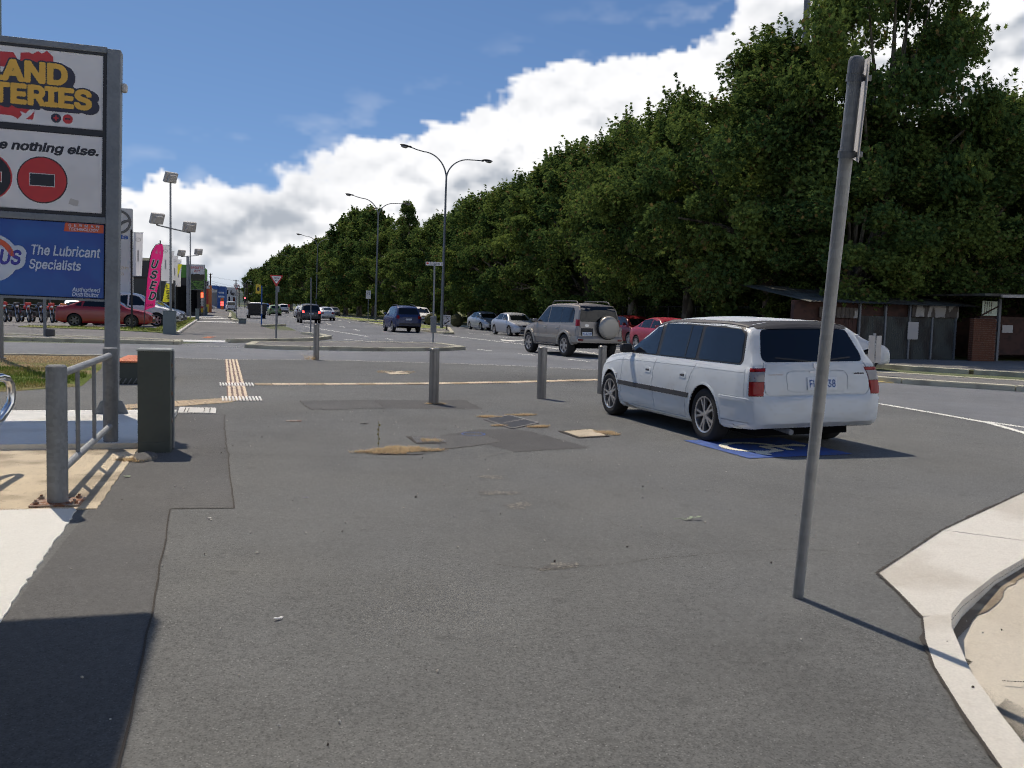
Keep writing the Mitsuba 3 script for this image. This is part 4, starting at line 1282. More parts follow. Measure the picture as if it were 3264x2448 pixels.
gr = []
for sd in ("left", "right"):
    gr += [([(1.02, 0.915), (1.03, 0.75), (1.04, 0.45), (1.02, 0.25)], 0.013, sd), ([(-0.09, 0.925), (-0.04, 0.80), (-0.03, 0.55), (-0.07, 0.40), (-0.12, 0.25)], 0.014, sd),
           ([(-1.22, 0.935), (-1.13, 0.80), (-1.02, 0.60), (-0.985, 0.42), (-1.0, 0.25)], 0.014, sd), ([(1.03, 0.257), (-1.0, 0.257)], 0.014, sd),
           ([(1.9, 0.73), (1.2, 0.845), (0.6, 0.868), (-1.0, 0.885), (-2.34, 0.885)], 0.008, sd), ([(-2.31, 0.925), (-2.34, 0.80), (-2.36, 0.63)], 0.010, sd), ([(-1.86, 0.615), (-2.36, 0.615)], 0.012, sd),
           ([(-1.80, 0.335), (-2.42, 0.34)], 0.008, sd)]
gr += [([(-0.66, 1.00), (-0.70, 0.9), (-0.70, 0.70), (-0.66, 0.645), (-0.5, 0.64), (0.5, 0.64), (0.66, 0.645), (0.70, 0.70), (0.70, 0.9), (0.66, 1.00)], 0.015, "rear"),
       ([(-0.40, 0.70), (-0.41, 0.86), (-0.36, 0.905), (0.36, 0.905), (0.41, 0.86), (0.40, 0.70), (0.34, 0.675), (-0.34, 0.675)], 0.008, "rear")]
WAG.groove(gr)
w0 = mat4((6.20, 11.60, 0.004), 92.4)
wt = mat4((6.20, 11.60, 0.004), 92.4, rx=-1.2, s=(0.955, 1.02, 1.035))
wag = thing("station_wagon", "white station wagon parked over the blue disabled bay, its tail towards us", "car", wt)
part(wag, "body", WAG.body, "paint_white", 32)
part(wag, "underbody", cat(WAG.well, bx(-2.2, 2.1, -0.62, 0.62, 0.16, 0.30)), "under_dark", False)
WG = [("quarter_window", [(-2.19, 0.985), (-2.09, 1.30), (-1.98, 1.355), (-1.16, 1.375), (-1.20, 0.985)]),
      ("rear_door_window", [(-1.12, 0.985), (-1.08, 1.375), (-0.06, 1.39), (-0.10, 0.980)]),
      ("front_door_window", [(0.0, 0.980), (0.04, 1.385), (0.16, 1.365), (0.38, 1.27), (0.62, 1.145), (0.90, 0.985)])]
for sd in ("left", "right"):
    part(wag, "window_frame", drape(WAG.full, rnd([(-2.23, 0.965), (-2.12, 1.32), (-1.99, 1.385), (-1.1, 1.405), (0.0, 1.415), (0.18, 1.392), (0.40, 1.295), (0.66, 1.165), (1.02, 0.965)], 0.05), sd, 0.003, 0.07), "black_plastic", 30)
    for nm, p in WG:
        part(wag, nm, drape(WAG.full, rnd(p, 0.045 if nm[0] == "q" else 0.02), sd, 0.007, 0.07), "glass_tint", 40)
    part(wag, "window_divider", drape(WAG.full, ln([(-0.84, 0.985), (-0.80, 1.375)], 0.022), sd, 0.011, 0.07), "black_plastic", 30)
    part(wag, "side_moulding", drape(WAG.full, rnd([(1.12, 0.505), (1.12, 0.565), (-0.025, 0.565), (-0.025, 0.505)], 0.008), sd, 0.016, 0.1, 0.02), "dark_trim", 40)
    part(wag, "side_moulding", drape(WAG.full, rnd([(-0.045, 0.505), (-0.045, 0.565), (-1.10, 0.565), (-1.07, 0.505)], 0.008), sd, 0.016, 0.1, 0.02), "dark_trim", 40)
    for hx in (0.13, -0.90):
        h = part(wag, "door_handle", drape(WAG.full, rnd([(hx - 0.10, 0.735), (hx + 0.09, 0.735), (hx + 0.10, 0.80), (hx, 0.815), (hx - 0.11, 0.79)], 0.025), sd, 0.006, 0.05, 0.01), "paint_white", 40)
        part(h, "grip_recess", drape(WAG.full, rnd([(hx - 0.065, 0.755), (hx + 0.05, 0.755), (hx + 0.05, 0.782), (hx - 0.065, 0.785)], 0.01), sd, 0.0085, 0.05, 0.004), "dark_trim", 40)
    part(wag, "badge", drape(WAG.full, rnd([(1.17, 0.635), (1.24, 0.635), (1.235, 0.655), (1.175, 0.655)], 0.005), sd, 0.006, 0.05, 0.004), "alloy", 40)
    part(wag, "badge", drape(WAG.full, rnd([(1.175, 0.585), (1.235, 0.585), (1.205, 0.622)], 0.004), sd, 0.006, 0.05, 0.004), "dark_trim", 40)
    # roof rail strip along the edge of the roof
    s_ = 1 if sd == "left" else -1
    part(wag, "roof_strip", drape(WAG.full, rnd([(-2.06, s_ * 0.585), (-2.06, s_ * 0.668), (-1.0, s_ * 0.695), (0.0, s_ * 0.70), (0.30, s_ * 0.695), (0.30, s_ * 0.660), (0.0, s_ * 0.645), (-1.0, s_ * 0.625)], 0.01), "top", 0.012, 0.08, 0.02), "dark_trim", 40)
    # tail lamp wraps the corner: rear face and side face, three lenses
    k = thing_key = num(wag + "__tail_lamp")
    for nm, z0, z1, m, off in (("housing", 0.637, 0.942, "lamp_dark_red", 0.008), ("red_lens", 0.645, 0.790, "lamp_red", 0.014), ("clear_lens", 0.797, 0.903, "lamp_clear", 0.014), ("upper_lens", 0.909, 0.936, "lamp_red", 0.014)):
        scene[f"{k}__{nm}"] = {**mikit.ply(corner_drape(WAG.full, s_, z0, z1, off), m, smooth=40), "to_world": wt}
    part(wag, "bumper_cap", drape(WAG.full, rnd([(-2.50, 0.57), (-1.84, 0.575), (-1.84, 0.612), (-2.36, 0.612), (-2.46, 0.60)], 0.006), sd, 0.012, 0.06, 0.02), "paint_white", 40)
    part(wag, "headlight", drape(WAG.full, rnd([(s_ * 0.42, 0.58), (s_ * 0.66, 0.60), (s_ * 0.78, 0.70), (s_ * 0.50, 0.68)], 0.02), "front", 0.01, 0.06), "lamp_clear", 40)
    part(wag, "wiper" if s_ < 0 else "washer_cover", drape(WAG.full, ln([(s_ * 0.10, 1.015), (s_ * 0.50, 1.05)], 0.014), "rear", 0.014, 0.06, 0.004), "black_plastic", 40)
    ar = []
    for wx in (-1.47, 1.47):
        pts = [(wx + 0.388 * math.cos(math.radians(a)), 0.327 + 0.388 * math.sin(math.radians(a))) for a in range(-12, 193, 8)]
        pin = [(wx + 0.366 * math.cos(math.radians(a)), 0.327 + 0.366 * math.sin(math.radians(a))) for a in range(192, -13, -8)]
        part(wag, "arch_lip", drape(WAG.full, Polygon(pts + pin), sd, 0.009, 0.06, 0.02), "paint_white", 40)
part(wag, "rear_window", drape(WAG.full, rnd([(-0.66, 1.005), (0.66, 1.005), (0.665, 1.08), (0.575, 1.352), (0.40, 1.372), (-0.40, 1.372), (-0.575, 1.352), (-0.665, 1.08)], 0.05), "rear", 0.006, 0.06), "glass_dark", 40)
part(wag, "roof_visor", drape(WAG.full, rnd([(-0.62, 1.365), (0.62, 1.365), (0.58, 1.435), (0.30, 1.452), (-0.30, 1.452), (-0.58, 1.435)], 0.015), "rear", 0.014, 0.06, 0.03), "black_plastic", 40)
part(wag, "windscreen", drape(WAG.full, rnd([(-0.70, 1.01), (0.70, 1.01), (0.60, 1.40), (-0.60, 1.40)], 0.05), "front", 0.006, 0.08), "glass_tint", 40)
number_plate(wag, WAG, "FU 0038", "rear", -0.05, 0.765, 0.39, 0.14)
part(wag, "plate_lamp", drape(WAG.full, rnd([(-0.10, 0.885), (0.10, 0.885), (0.10, 0.902), (-0.10, 0.902)], 0.005), "rear", 0.014, 0.06, 0.01), "alloy", 40)
part(wag, "boot_badge", drape(WAG.full, rnd([(0.44, 0.862), (0.64, 0.862), (0.64, 0.876), (0.44, 0.876)], 0.003), "rear", 0.002, 0.06, 0.0), "sticker_grey", 40)
part(wag, "boot_badge", drape(WAG.full, rnd([(-0.64, 0.862), (-0.50, 0.862), (-0.50, 0.878), (-0.64, 0.878)], 0.003), "rear", 0.002, 0.06, 0.0), "dark_trim", 40)
part(wag, "boot_emblem", drape(WAG.full, Point(0, 0.955).buffer(0.032), "rear", 0.008, 0.06, 0.006), "alloy", 40)
part(wag, "rust_patch", drape(WAG.full, blotch(0.78, 0.232, 0.17, 0.022, 0.1, 91), "left", 0.0025, 0.05, 0.0), "concrete_grey", 40, label="scraped and flaking paint at the front of the sill")
part(wag, "scrape", drape(WAG.full, blotch(-2.16, 0.285, 0.07, 0.006, 0.3, 92), "left", 0.0025, 0.05, 0.0), "rusty_steel", 40)
part(wag, "exhaust_pipe", tube([(-1.9, 0.36, 0.26), (-2.3, 0.36, 0.25), (-2.53, 0.36, 0.235)], 0.032, 12), "galvanised_dull", 40)
mirrors(wag, WAG, 0.80, 0.855, 0.965, "black_plastic")
part(wag, "aerial", tube([(1.10, 0.76, 0.93), (1.05, 0.78, 1.10), (0.99, 0.80, 1.32)], 0.0035, 6), "galvanised_dull", 40)
place[wag] = w0
put_wheels(wag, wheel_kit(0.329, 0.205, 0.222, 5, True), 2.94 * 0.955, 1.64, 0.329)

# ------------------------------------------------------------------ the tan four-wheel drive
PR = Car(
    plan=[(-2.28, 0.76), (-2.25, 0.86), (-2.12, 0.905), (-1.4, 0.92), (1, 0.92), (1.6, 0.90), (2.0, 0.82), (2.2, 0.66), (2.27, 0.5)],
    deck=[(-2.28, 0.62), (-2.25, 0.70), (-2.21, 0.735), (-2.17, 1.10), (0.95, 1.15), (1.5, 1.10), (2.0, 1.0), (2.2, 0.88), (2.27, 0.66)],
    roof=[(-2.17, 1.10), (-2.05, 1.66), (-1.90, 1.79), (-1.2, 1.83), (0, 1.82), (0.3, 1.76), (1.05, 1.16)],
    belt=[(-2.28, 0.6), (-2.18, 0.72), (-2.13, 1.04), (0, 1.08), (1.1, 1.06), (1.9, 0.92), (2.27, 0.62)],
    sill=[(-2.28, 0.50), (-2.1, 0.45), (-1.6, 0.42), (-0.9, 0.36), (1.0, 0.36), (1.8, 0.42), (2.27, 0.46)],
    wb=2.79, r=0.385, tumble=0.20, n=80, edge=0.10, arch=1.12, archw=0.30)
g4 = []
for sd in ("left", "right"):
    g4 += [([(1.0, 1.05), (1.0, 0.44)], 0.016, sd), ([(-0.02, 1.07), (-0.02, 0.42)], 0.016, sd), ([(-1.0, 1.07), (-0.93, 0.72), (-0.86, 0.44)], 0.016, sd)]
g4 += [([(-0.74, 0.76), (-0.74, 1.60), (-0.64, 1.72)], 0.016, "rear"), ([(0.74, 0.76), (0.74, 1.60), (0.64, 1.72)], 0.016, "rear")]
PR.groove(g4)
pt = mat4((11.2, 32.0, 0.0), 98.5, s=1.03)
suv = thing("four_wheel_drive", "tan four wheel drive with a spare wheel cover on its back door, driving past", "car", pt)
part(suv, "body", PR.body, "paint_gold", 32)
part(suv, "underbody", cat(PR.well, bx(-1.9, 1.8, -0.6, 0.6, 0.30, 0.46)), "under_dark", False)
for sd in ("left", "right"):
    s_ = 1 if sd == "left" else -1
    for nm, p in (("quarter_window", [(-1.84, 1.17), (-1.78, 1.54), (-1.66, 1.66), (-0.92, 1.68), (-0.92, 1.15)]), ("rear_door_window", [(-0.90, 1.15), (-0.90, 1.68), (-0.03, 1.69), (-0.03, 1.14)]), ("front_door_window", [(0.03, 1.14), (0.03, 1.69), (0.18, 1.67), (0.46, 1.50), (0.90, 1.16)])):
        part(suv, nm, drape(PR.full, rnd(p, 0.03), sd, 0.006, 0.1), "glass_tint", 40)
    part(suv, "side_moulding", drape(PR.full, rnd([(0.98, 0.62), (0.98, 0.72), (-0.90, 0.72), (-0.86, 0.62)], 0.02), sd, 0.022, 0.15, 0.03), "paint_gold_pale", 40)
    for wx in (-1.395, 1.395):
        po = [(wx + 0.53 * math.cos(math.radians(a)), 0.40 + 0.51 * math.sin(math.radians(a))) for a in range(2, 179, 8)]
        pi_ = [(wx + 0.43 * math.cos(math.radians(a)), 0.40 + 0.425 * math.sin(math.radians(a))) for a in range(178, 1, -8)]
        part(suv, "arch_flare", drape(PR.full, Polygon(po + pi_), sd, 0.035, 0.08, 0.05), "paint_gold_pale", 40)
    part(suv, "bumper_corner", drape(PR.full, rnd([(-2.27, 0.52), (-1.82, 0.52), (-1.86, 0.72), (-2.24, 0.72)], 0.02), sd, 0.02, 0.1, 0.03), "paint_gold_pale", 40)
    for hx in (0.13, -0.80):
        part(suv, "door_handle", drape(PR.full, rnd([(hx - 0.09, 0.965), (hx + 0.09, 0.965), (hx + 0.09, 1.0), (hx - 0.09, 1.0)], 0.015), sd, 0.018, 0.08, 0.02), "paint_gold_pale", 40)
    part(suv, "roof_rail", tube([(-1.75, s_ * 0.60, 1.79), (-1.65, s_ * 0.60, 1.865), (-1.3, s_ * 0.61, 1.89), (-0.4, s_ * 0.61, 1.89), (0.0, s_ * 0.61, 1.875), (0.12, s_ * 0.60, 1.80)], 0.022, 8), "dark_trim", 40)
    part(suv, "side_step", rbox(-0.85, 0.85, min(s_ * 0.80, s_ * 0.98), max(s_ * 0.80, s_ * 0.98), 0.34, 0.40, 0.02), "black_plastic", 40)
    k = num(suv + "__tail_lamp")
    for nm, p, m in (("red_lens", [(s_ * 0.75, 1.06), (s_ * 0.84, 1.06), (s_ * 0.82, 1.27), (s_ * 0.79, 1.27)], "lamp_red"), ("clear_lens", [(s_ * 0.745, 0.93), (s_ * 0.87, 0.93), (s_ * 0.86, 1.055), (s_ * 0.75, 1.055)], "lamp_clear")):
        z0, z1 = p[0][1], p[2][1]
        scene[f"{k}__{nm}"] = {**mikit.ply(corner_drape(PR.full, s_, z0, z1, 0.014, (-2.19, 0.77), (-2.09, 0.89), 40.0), m, smooth=40), "to_world": pt}
    part(suv, "reflector", drape(PR.full, rnd([(s_ * 0.66, 0.56), (s_ * 0.84, 0.56), (s_ * 0.84, 0.63), (s_ * 0.66, 0.63)], 0.01), "rear", 0.012, 0.08), "lamp_dark_red", 40)
    part(suv, "headlight", drape(PR.full, rnd([(s_ * 0.42, 0.84), (s_ * 0.66, 0.86), (s_ * 0.74, 1.0), (s_ * 0.46, 0.98)], 0.02), "front", 0.01, 0.08), "lamp_clear", 40)
part(suv, "rear_window", drape(PR.full, rnd([(-0.72, 1.20), (0.72, 1.20), (0.71, 1.40), (0.63, 1.72), (-0.63, 1.72), (-0.71, 1.40)], 0.05), "rear", 0.006, 0.1), "glass_dark", 40)
part(suv, "windscreen", drape(PR.full, rnd([(-0.72, 1.20), (0.72, 1.20), (0.64, 1.74), (-0.64, 1.74)], 0.05), "front", 0.006, 0.1), "glass_tint", 40)
part(suv, "number_plate_panel", drape(PR.full, rnd([(0.26, 0.74), (0.70, 0.74), (0.70, 0.99), (0.26, 0.99)], 0.02), "rear", 0.010, 0.1), "black_plastic", 40)
number_plate(suv, PR, "H 62 M", "rear", 0.48, 0.80, 0.36, 0.125)
part(suv, "boot_emblem", drape(PR.full, affinity.scale(Point(0.48, 1.075).buffer(0.06), 1.3, 0.8), "rear", 0.010, 0.1), "alloy", 40)
part(suv, "tow_bar", cat(bar((-2.1, 0, 0.44), (-2.42, 0, 0.42), 0.06), moved(trimesh.creation.icosphere(2, 0.035), -2.40, 0, 0.47)), "under_dark", 30)
sp = trimesh.creation.revolve(np.array([(0, 0.20), (0.24, 0.20), (0.33, 0.175), (0.375, 0.13), (0.39, 0.07), (0.39, 0.0), (0, 0.0)]), sections=40)
sp.apply_transform(trimesh.transformations.rotation_matrix(-math.pi / 2, (0, 1, 0)))
sp.apply_translation((-2.24, -0.28, 1.02))
sr = trimesh.creation.revolve(np.array([(0.385, 0.10), (0.405, 0.08), (0.405, -0.02), (0.385, -0.04), (0.2, -0.04)]), sections=40)
sr.apply_transform(trimesh.transformations.rotation_matrix(-math.pi / 2, (0, 1, 0)))
sr.apply_translation((-2.22, -0.28, 1.02))
part(suv, "spare_wheel_cover", sp, "paint_gold_pale", 50, label="round tan spare wheel cover")
part(suv, "spare_wheel", sr, "rubber", 50)
mirrors(suv, PR, 0.86, 0.86, 1.13, "paint_gold")
put_wheels(suv, wheel_kit(0.385, 0.25, 0.245, 6), 2.79, 1.60, 0.385)

# ------------------------------------------------------------------ the other vehicles
TR = "cars driving away along the street"
simple_car("car", "dark blue compact four wheel drive driving away, left of the street name post", "paint_navy", (9.35, 59.6, 0), 93, SUV, TR, brake=False)
for s_ in (0.55, -0.55):
    part("car", "roof_rail", tube([(-1.5, s_, 1.64), (-1.4, s_, 1.725), (-0.2, s_, 1.76), (0.25, s_, 1.67)], 0.02, 6), "black_plastic", 40)
simple_car("car", "black car with its brake lamps lit, behind the farthest bollard's pole", "paint_black", (4.85, 83.6, 0), 92.5, dict(SUV, key="suv_low"), TR, brake=True)
simple_car("car", "silver sedan to the right of the black car, driving away", "paint_silver", (7.55, 100.4, 0), 93, SEDAN, TR)
simple_car("car", "pale hatchback partly hidden behind the left side of the black car", "paint_silver", (6.0, 118, 0), 93, HATCH, TR)
simple_car("car", "small green hatchback driving away past the parked white ute", "paint_green", (3.05, 134, 0), 94, HATCH, TR)
simple_car("car", "white people carrier driving away beyond the green hatchback", "white_plain", (5.3, 170, 0), 95, SUV, TR)
simple_car("car", "bright blue car waiting at the far traffic lights", "paint_bluebright", (2.4, 184, 0), 95, SUV, TR)
van = simple_car("van", "white van parked on the far left footpath by the shops", "white_plain", (-3.9, 186, 0), 94, VAN, cat_="van")
ute = simple_car("ute", "white ute with a black box canopy on its tray, pulled up by the kerb", "white_plain", (0.45, 104.0, 0), 93, UTE, cat_="ute")
part(ute, "canopy", cat(rbox(-2.68, -0.98, -0.95, 0.95, 0.95, 1.60, 0.03), rbox(-2.74, -2.66, -0.92, 0.92, 0.45, 1.58, 0.03)), "black_plastic", 30, label="black box canopy over the tray")
part(ute, "rear_step", rbox(-2.80, -2.60, -0.90, 0.90, 0.40, 0.52, 0.02), "black_plastic", 30)
simple_car("car", "silver sedan crossing far away beside the blue building", "paint_silver", (-10.0, 214, 0.1), 8, SEDAN)
ON = "cars on the far side of the street facing us"
simple_car("car", "silver sedan facing us, ahead of the tan four wheel drive, the nearer of two", "paint_silver", (16.0, 56.3, 0), -84, SEDAN, ON)
simple_car("car", "silver sedan parked facing us under the trees, the farther of two", "paint_silver", (17.55, 70.0, 0), -84, SEDAN, ON)
simple_car("car", "white car facing us, half hidden behind the dark blue car", "white_plain", (15.6, 88, 0), -88, SUV, ON)
simple_car("car", "small bright red hatchback behind the tan four wheel drive", "paint_red", (18.85, 44.0, 0), -86, HATCH, ON)
red = simple_car("car", "maroon sedan in the road behind the white wagon's bonnet", "paint_maroon", (17.0, 35.9, 0), -87, SEDAN, ON)
simple_car("car", "dark green car parked far off under the street trees", "paint_grey", (12.6, 150, 0), -88, SEDAN, ON)
simple_car("car", "white hatchback turning behind the wagon, only its nose showing", "white_plain", (17.35, 25.5, 0.0), -12, HATCH)
YD = "cars standing in the car yard"
simple_car("car", "bright red sedan at the front of the car yard behind the tall sign", "paint_red", (-7.75, 55.4, 0.035), -3, COUPE, YD, rim="alloy_dark", s=1.13)
simple_car("car", "large white four wheel drive beside the pink flag", "white_plain", (-7.0, 59.4, 0.035), -4, dict(UTE, key="suv_big", roof=[(-2.5, 1.10), (-2.3, 1.66), (-2.0, 1.76), (-0.5, 1.80), (0.3, 1.78), (0.62, 1.68), (1.35, 1.12)], side_glass=UTE["side_glass"] + [[(-2.1, 1.2), (-2.0, 1.6), (-0.8, 1.66), (-0.75, 1.15)]], rear_glass=[(-0.6, 1.25), (0.6, 1.25), (0.55, 1.62), (-0.55, 1.62)]), YD, s=1.1)
for i, (p, l) in enumerate((("paint_silver", "silver grey car behind the white four wheel drive in the yard"), ("paint_grey", "dark grey car in the yard, second behind the white four wheel drive"), ("paint_black", "black car at the end of the row in the yard"))):
    simple_car("car", l, p, (-6.6 - 0.1 * i, 63.2 + i * 3.4, 0.035), -4, (HATCH, SEDAN, HATCH)[i], YD, s=1.1)
simple_car("car", "silver car behind the motorbikes in the yard", "paint_silver", (-11.2, 66.5, 0.035), -80, HATCH, YD)

# motorbikes
bk_t = mat4((-14.3, 61.0, 0.115), -70)


def motorbike(label, t, tank_mat):
    k = thing("motorbike", label, "motorbike", t, "motorbikes parked in a row in the yard")
    for x in (-0.7, 0.7):
        ty = revolve([(0.22, -0.05), (0.29, -0.06), (0.31, 0), (0.29, 0.06), (0.22, 0.05)], 24)
        ty.apply_transform(trimesh.transformations.rotation_matrix(math.pi / 2, (1, 0, 0)))
        rm = cat(revolve([(0.20, -0.03), (0.225, -0.03), (0.225, 0.03), (0.20, 0.03), (0.20, -0.03)], 24), *[bx(-0.21, 0.21, -0.012, 0.012, -0.01, 0.01).apply_transform(trimesh.transformations.rotation_matrix(a, (0, 0, 1))) for a in (0.3, 1.35, 2.4)])
        rm.apply_transform(trimesh.transformations.rotation_matrix(math.pi / 2, (1, 0, 0)))
        w = num(k + "__wheel")
        scene[w + "__tyre"] = {**mikit.ply(moved(ty, x, 0, 0.31), "rubber", smooth=40), "to_world": t}
        scene[w + "__rim"] = {**mikit.ply(moved(rm, x, 0, 0.31), "alloy", smooth=40), "to_world": t}
    part(k, "tank", rbox(-0.05, 0.42, -0.15, 0.15, 0.78, 1.02, 0.09), tank_mat, 60)
    part(k, "seat", cat(rbox(-0.62, 0.0, -0.13, 0.13, 0.74, 0.86, 0.05), rbox(-0.90, -0.5, -0.10, 0.10, 0.80, 0.92, 0.04)), "rubber", 60)
    part(k, "engine", cat(rbox(-0.2, 0.28, -0.2, 0.2, 0.32, 0.70, 0.06), bar((-0.7, 0, 0.31), (-0.1, 0, 0.5), 0.08), bar((0.28, 0, 0.8), (0.0, 0, 0.4), 0.06)), "alloy_dark", 40)
    part(k, "fork", cat(*[tube([(0.70, s * 0.10, 0.31), (0.52, s * 0.10, 0.82), (0.44, s * 0.10, 1.02)], 0.022, 8) for s in (1, -1)]), "chrome", 40)
    part(k, "handlebar", tube([(0.32, 0.36, 1.08), (0.44, 0.18, 1.06), (0.46, 0, 1.04), (0.44, -0.18, 1.06), (0.32, -0.36, 1.08)], 0.015, 8), "chrome", 40)
    part(k, "headlamp", moved(trimesh.creation.icosphere(2, 0.095), 0.58, 0, 0.98), "chrome", 40)
    part(k, "fairing", rbox(0.36, 0.62, -0.17, 0.17, 1.0, 1.22, 0.06), tank_mat, 60)
    part(k, "exhaust", tube([(0.2, -0.17, 0.36), (-0.3, -0.19, 0.30), (-0.85, -0.2, 0.42)], 0.045, 8), "chrome", 40)
    part(k, "mudguard", tube([(-0.98, 0, 0.45), (-0.92, 0, 0.62), (-0.72, 0, 0.70), (-0.5, 0, 0.66)], 0.07, 8), tank_mat, 60)
    return k


for i in range(6):
    motorbike(("leftmost motorbike of the row under the blue sign board", "second motorbike from the left under the blue sign board", "third motorbike from the left under the blue sign board", "fourth motorbike from the left in the row of six", "fifth motorbike from the left in the row of six", "last motorbike at the right end of the row")[i], mat4((-14.6 + 0.62 * i, 62.4 + 0.15 * i, 0.035), -62 + 3 * (i % 2)), ("red_plain", "paint_black", "red_plain", "paint_black", "red_plain", "orange_plain")[i])

# parked four wheel drive at the left edge: its chrome bull bar reaches into view
fr = simple_car("parked_four_wheel_drive", "chrome tipped bull bar of a vehicle parked at the left edge, mostly out of view", "paint_silver", (-4.78, 8.15, 0.013), 0, dict(SUV, key="suv_park"), cat_="car")
place[fr] = None
bbp = [(-2.10, 7.3, 0.845), (-2.09, 8.55, 0.845), (-2.08, 8.82, 0.84), (-2.065, 8.96, 0.815), (-2.05, 9.02, 0.76), (-2.045, 9.03, 0.68), (-2.05, 9.02, 0.60), (-2.08, 8.97, 0.53), (-2.10, 8.86, 0.47), (-2.12, 8.7, 0.44), (-2.13, 7.3, 0.43)]
bk_ = part(fr, "bull_bar", tube(bbp, 0.036, 14), "chrome", 50, label="chrome bull bar")
part(bk_, "stay", cat(tube([(-2.09, 8.5, 0.845), (-2.12, 8.5, 0.43)], 0.03, 10), tube([(-2.09, 8.5, 0.62), (-2.5, 8.45, 0.6)], 0.035, 10)), "chrome", 50)
part(bk_, "stay", tube([(-2.09, 7.8, 0.845), (-2.12, 7.8, 0.43)], 0.03, 10), "chrome", 50)
# ------------------------------------------------------------------ the tall shop sign on the left
st = mat4((0, 12.68, 0), 0).translate([-1.82, 0, 0]).rotate([0, 1, 0], 0.9).translate([1.82, 0, 0])
sg = thing("shop_sign", "tall free standing shop sign with two white panels over a blue one", "sign", st)
part(sg, "post", rbox(-1.815, -1.655, -0.02, 0.18, 0.0, 4.64, 0.012), "sign_grey", 30)
part(sg, "post", rbox(-4.80, -4.64, -0.02, 0.18, 0.0, 4.64, 0.012), "sign_grey", 30)
part(sg, "top_rail", rbox(-4.64, -1.816, -0.005, 0.165, 4.585, 4.66, 0.008), "sign_grey", 30)
part(sg, "middle_rail", rbox(-4.64, -1.816, 0.0, 0.16, 2.485, 2.565, 0.006), "sign_grey", 30)
part(sg, "backing", bx(-4.64, -1.83, 0.05, 0.15, 1.535, 4.585), "sign_frame_dark", False)
for nm, z0, z1, m in (("upper_panel", 3.64, 4.555, "sign_white"), ("lower_panel", 2.61, 3.56, "sign_white"), ("blue_panel", 1.545, 2.475, "sign_blue")):
    pk = part(sg, nm, rbox(-4.60, -1.862 if m == "sign_white" else -1.834, 0.025, 0.06, z0, z1, 0.006), m, 30)
for z0, z1 in ((3.565, 3.635), (2.567, 2.606), (4.556, 4.584)):
    part(sg, "frame_bar", bx(-4.63, -1.862, 0.012, 0.05, z0, z1), "sign_frame_dark", False)
part(sg, "frame_bar", bx(-1.861, -1.817, 0.010, 0.05, 2.567, 4.584), "sign_frame_dark", False)
part(sg, "lower_edge", bx(-4.63, -1.817, 0.0, 0.16, 1.505, 1.534), "sign_grey", False)
for s_ in (-1, 1):
    g = Polygon([(0, 0.07), (s_ * 0.13, 0.07), (s_ * 0.05, 0.24), (0, 0.24)])
    part(sg, "gusset", moved(wall_print(g, 0.10, 0.04), -1.735 + s_ * 0.078, 0, 0), "sign_grey", False)
part(sg, "spotlight", cat(rbox(-1.66, -1.585, 0.02, 0.12, 4.14, 4.25, 0.025)), "sticker_grey", 40)
PZ = 0.0245


def up(key, name, poly, m, layer=0, label=None):
    return part(key, name, wall_print(poly, PZ - 0.0015 - 0.003 * layer, 0.002), m, False, label=label)


jr = np.random.default_rng(12)
red_top = Polygon([(-3.35, 4.30), (-3.35, 4.50), (-3.16, 4.50), (-3.05, 4.475), (-2.87, 4.48), (-2.80, 4.36), (-2.79, 4.485), (-2.70, 4.50), (-2.66, 4.485), (-2.60, 4.525), (-2.555, 4.50), (-2.50, 4.54), (-2.43, 4.475), (-2.43, 4.30)])
red_bot = Polygon([(-3.35, 3.92), (-3.35, 3.74), (-2.88, 3.725), (-2.82, 3.69), (-2.775, 3.745), (-2.80, 3.79), (-2.735, 3.765), (-2.68, 3.83), (-2.66, 3.92)])
lu = sg + "__upper_panel"
up(lu, "red_burst", red_top, "sign_red")
up(lu, "red_burst", red_bot, "sign_red")
up(lu, "red_burst", Polygon([(-2.73, 3.70), (-2.655, 3.695), (-2.635, 3.80), (-2.68, 3.745)]), "sign_red")
t1 = fit_text("LAND", -3.17, -2.265, 4.155, 0.225, bold=True, fat=0.055)
t2 = fit_text("TERIES", -3.12, -1.985, 3.885, 0.215, bold=True, fat=0.055)
bk = unary_union([affinity.translate(unary_union([t1, t2]).buffer(0.018), 0.011 * i, -0.005 * i) for i in range(7)]).buffer(0.012).buffer(-0.012)
up(lu, "letter_shadow", bk, "sign_navy", 1)
up(lu, "lettering", unary_union([t1, t2]), "sign_yellow", 2)
for x, m1, m2, plus in ((-2.395, "sign_navy", "sign_red", True), (-2.262, "sign_red", "sign_navy", False)):
    d = up(lu, "small_disc", Point(x, 3.742).buffer(0.057, 24), m1, 0)
    cr = sbox(x - 0.03, 3.735, x + 0.03, 3.753) if not plus else unary_union([sbox(x - 0.032, 3.733, x + 0.032, 3.751), sbox(x - 0.009, 3.71, x + 0.009, 3.774)])
    up(d, "sign_mark", cr, m2, 1)
ll = sg + "__lower_panel"
up(ll, "lettering", fit_text("e nothing else.", -3.03, -1.905, 3.325, 0.098, bold=True, fat=0.035, shear=0.22), "sign_ink")
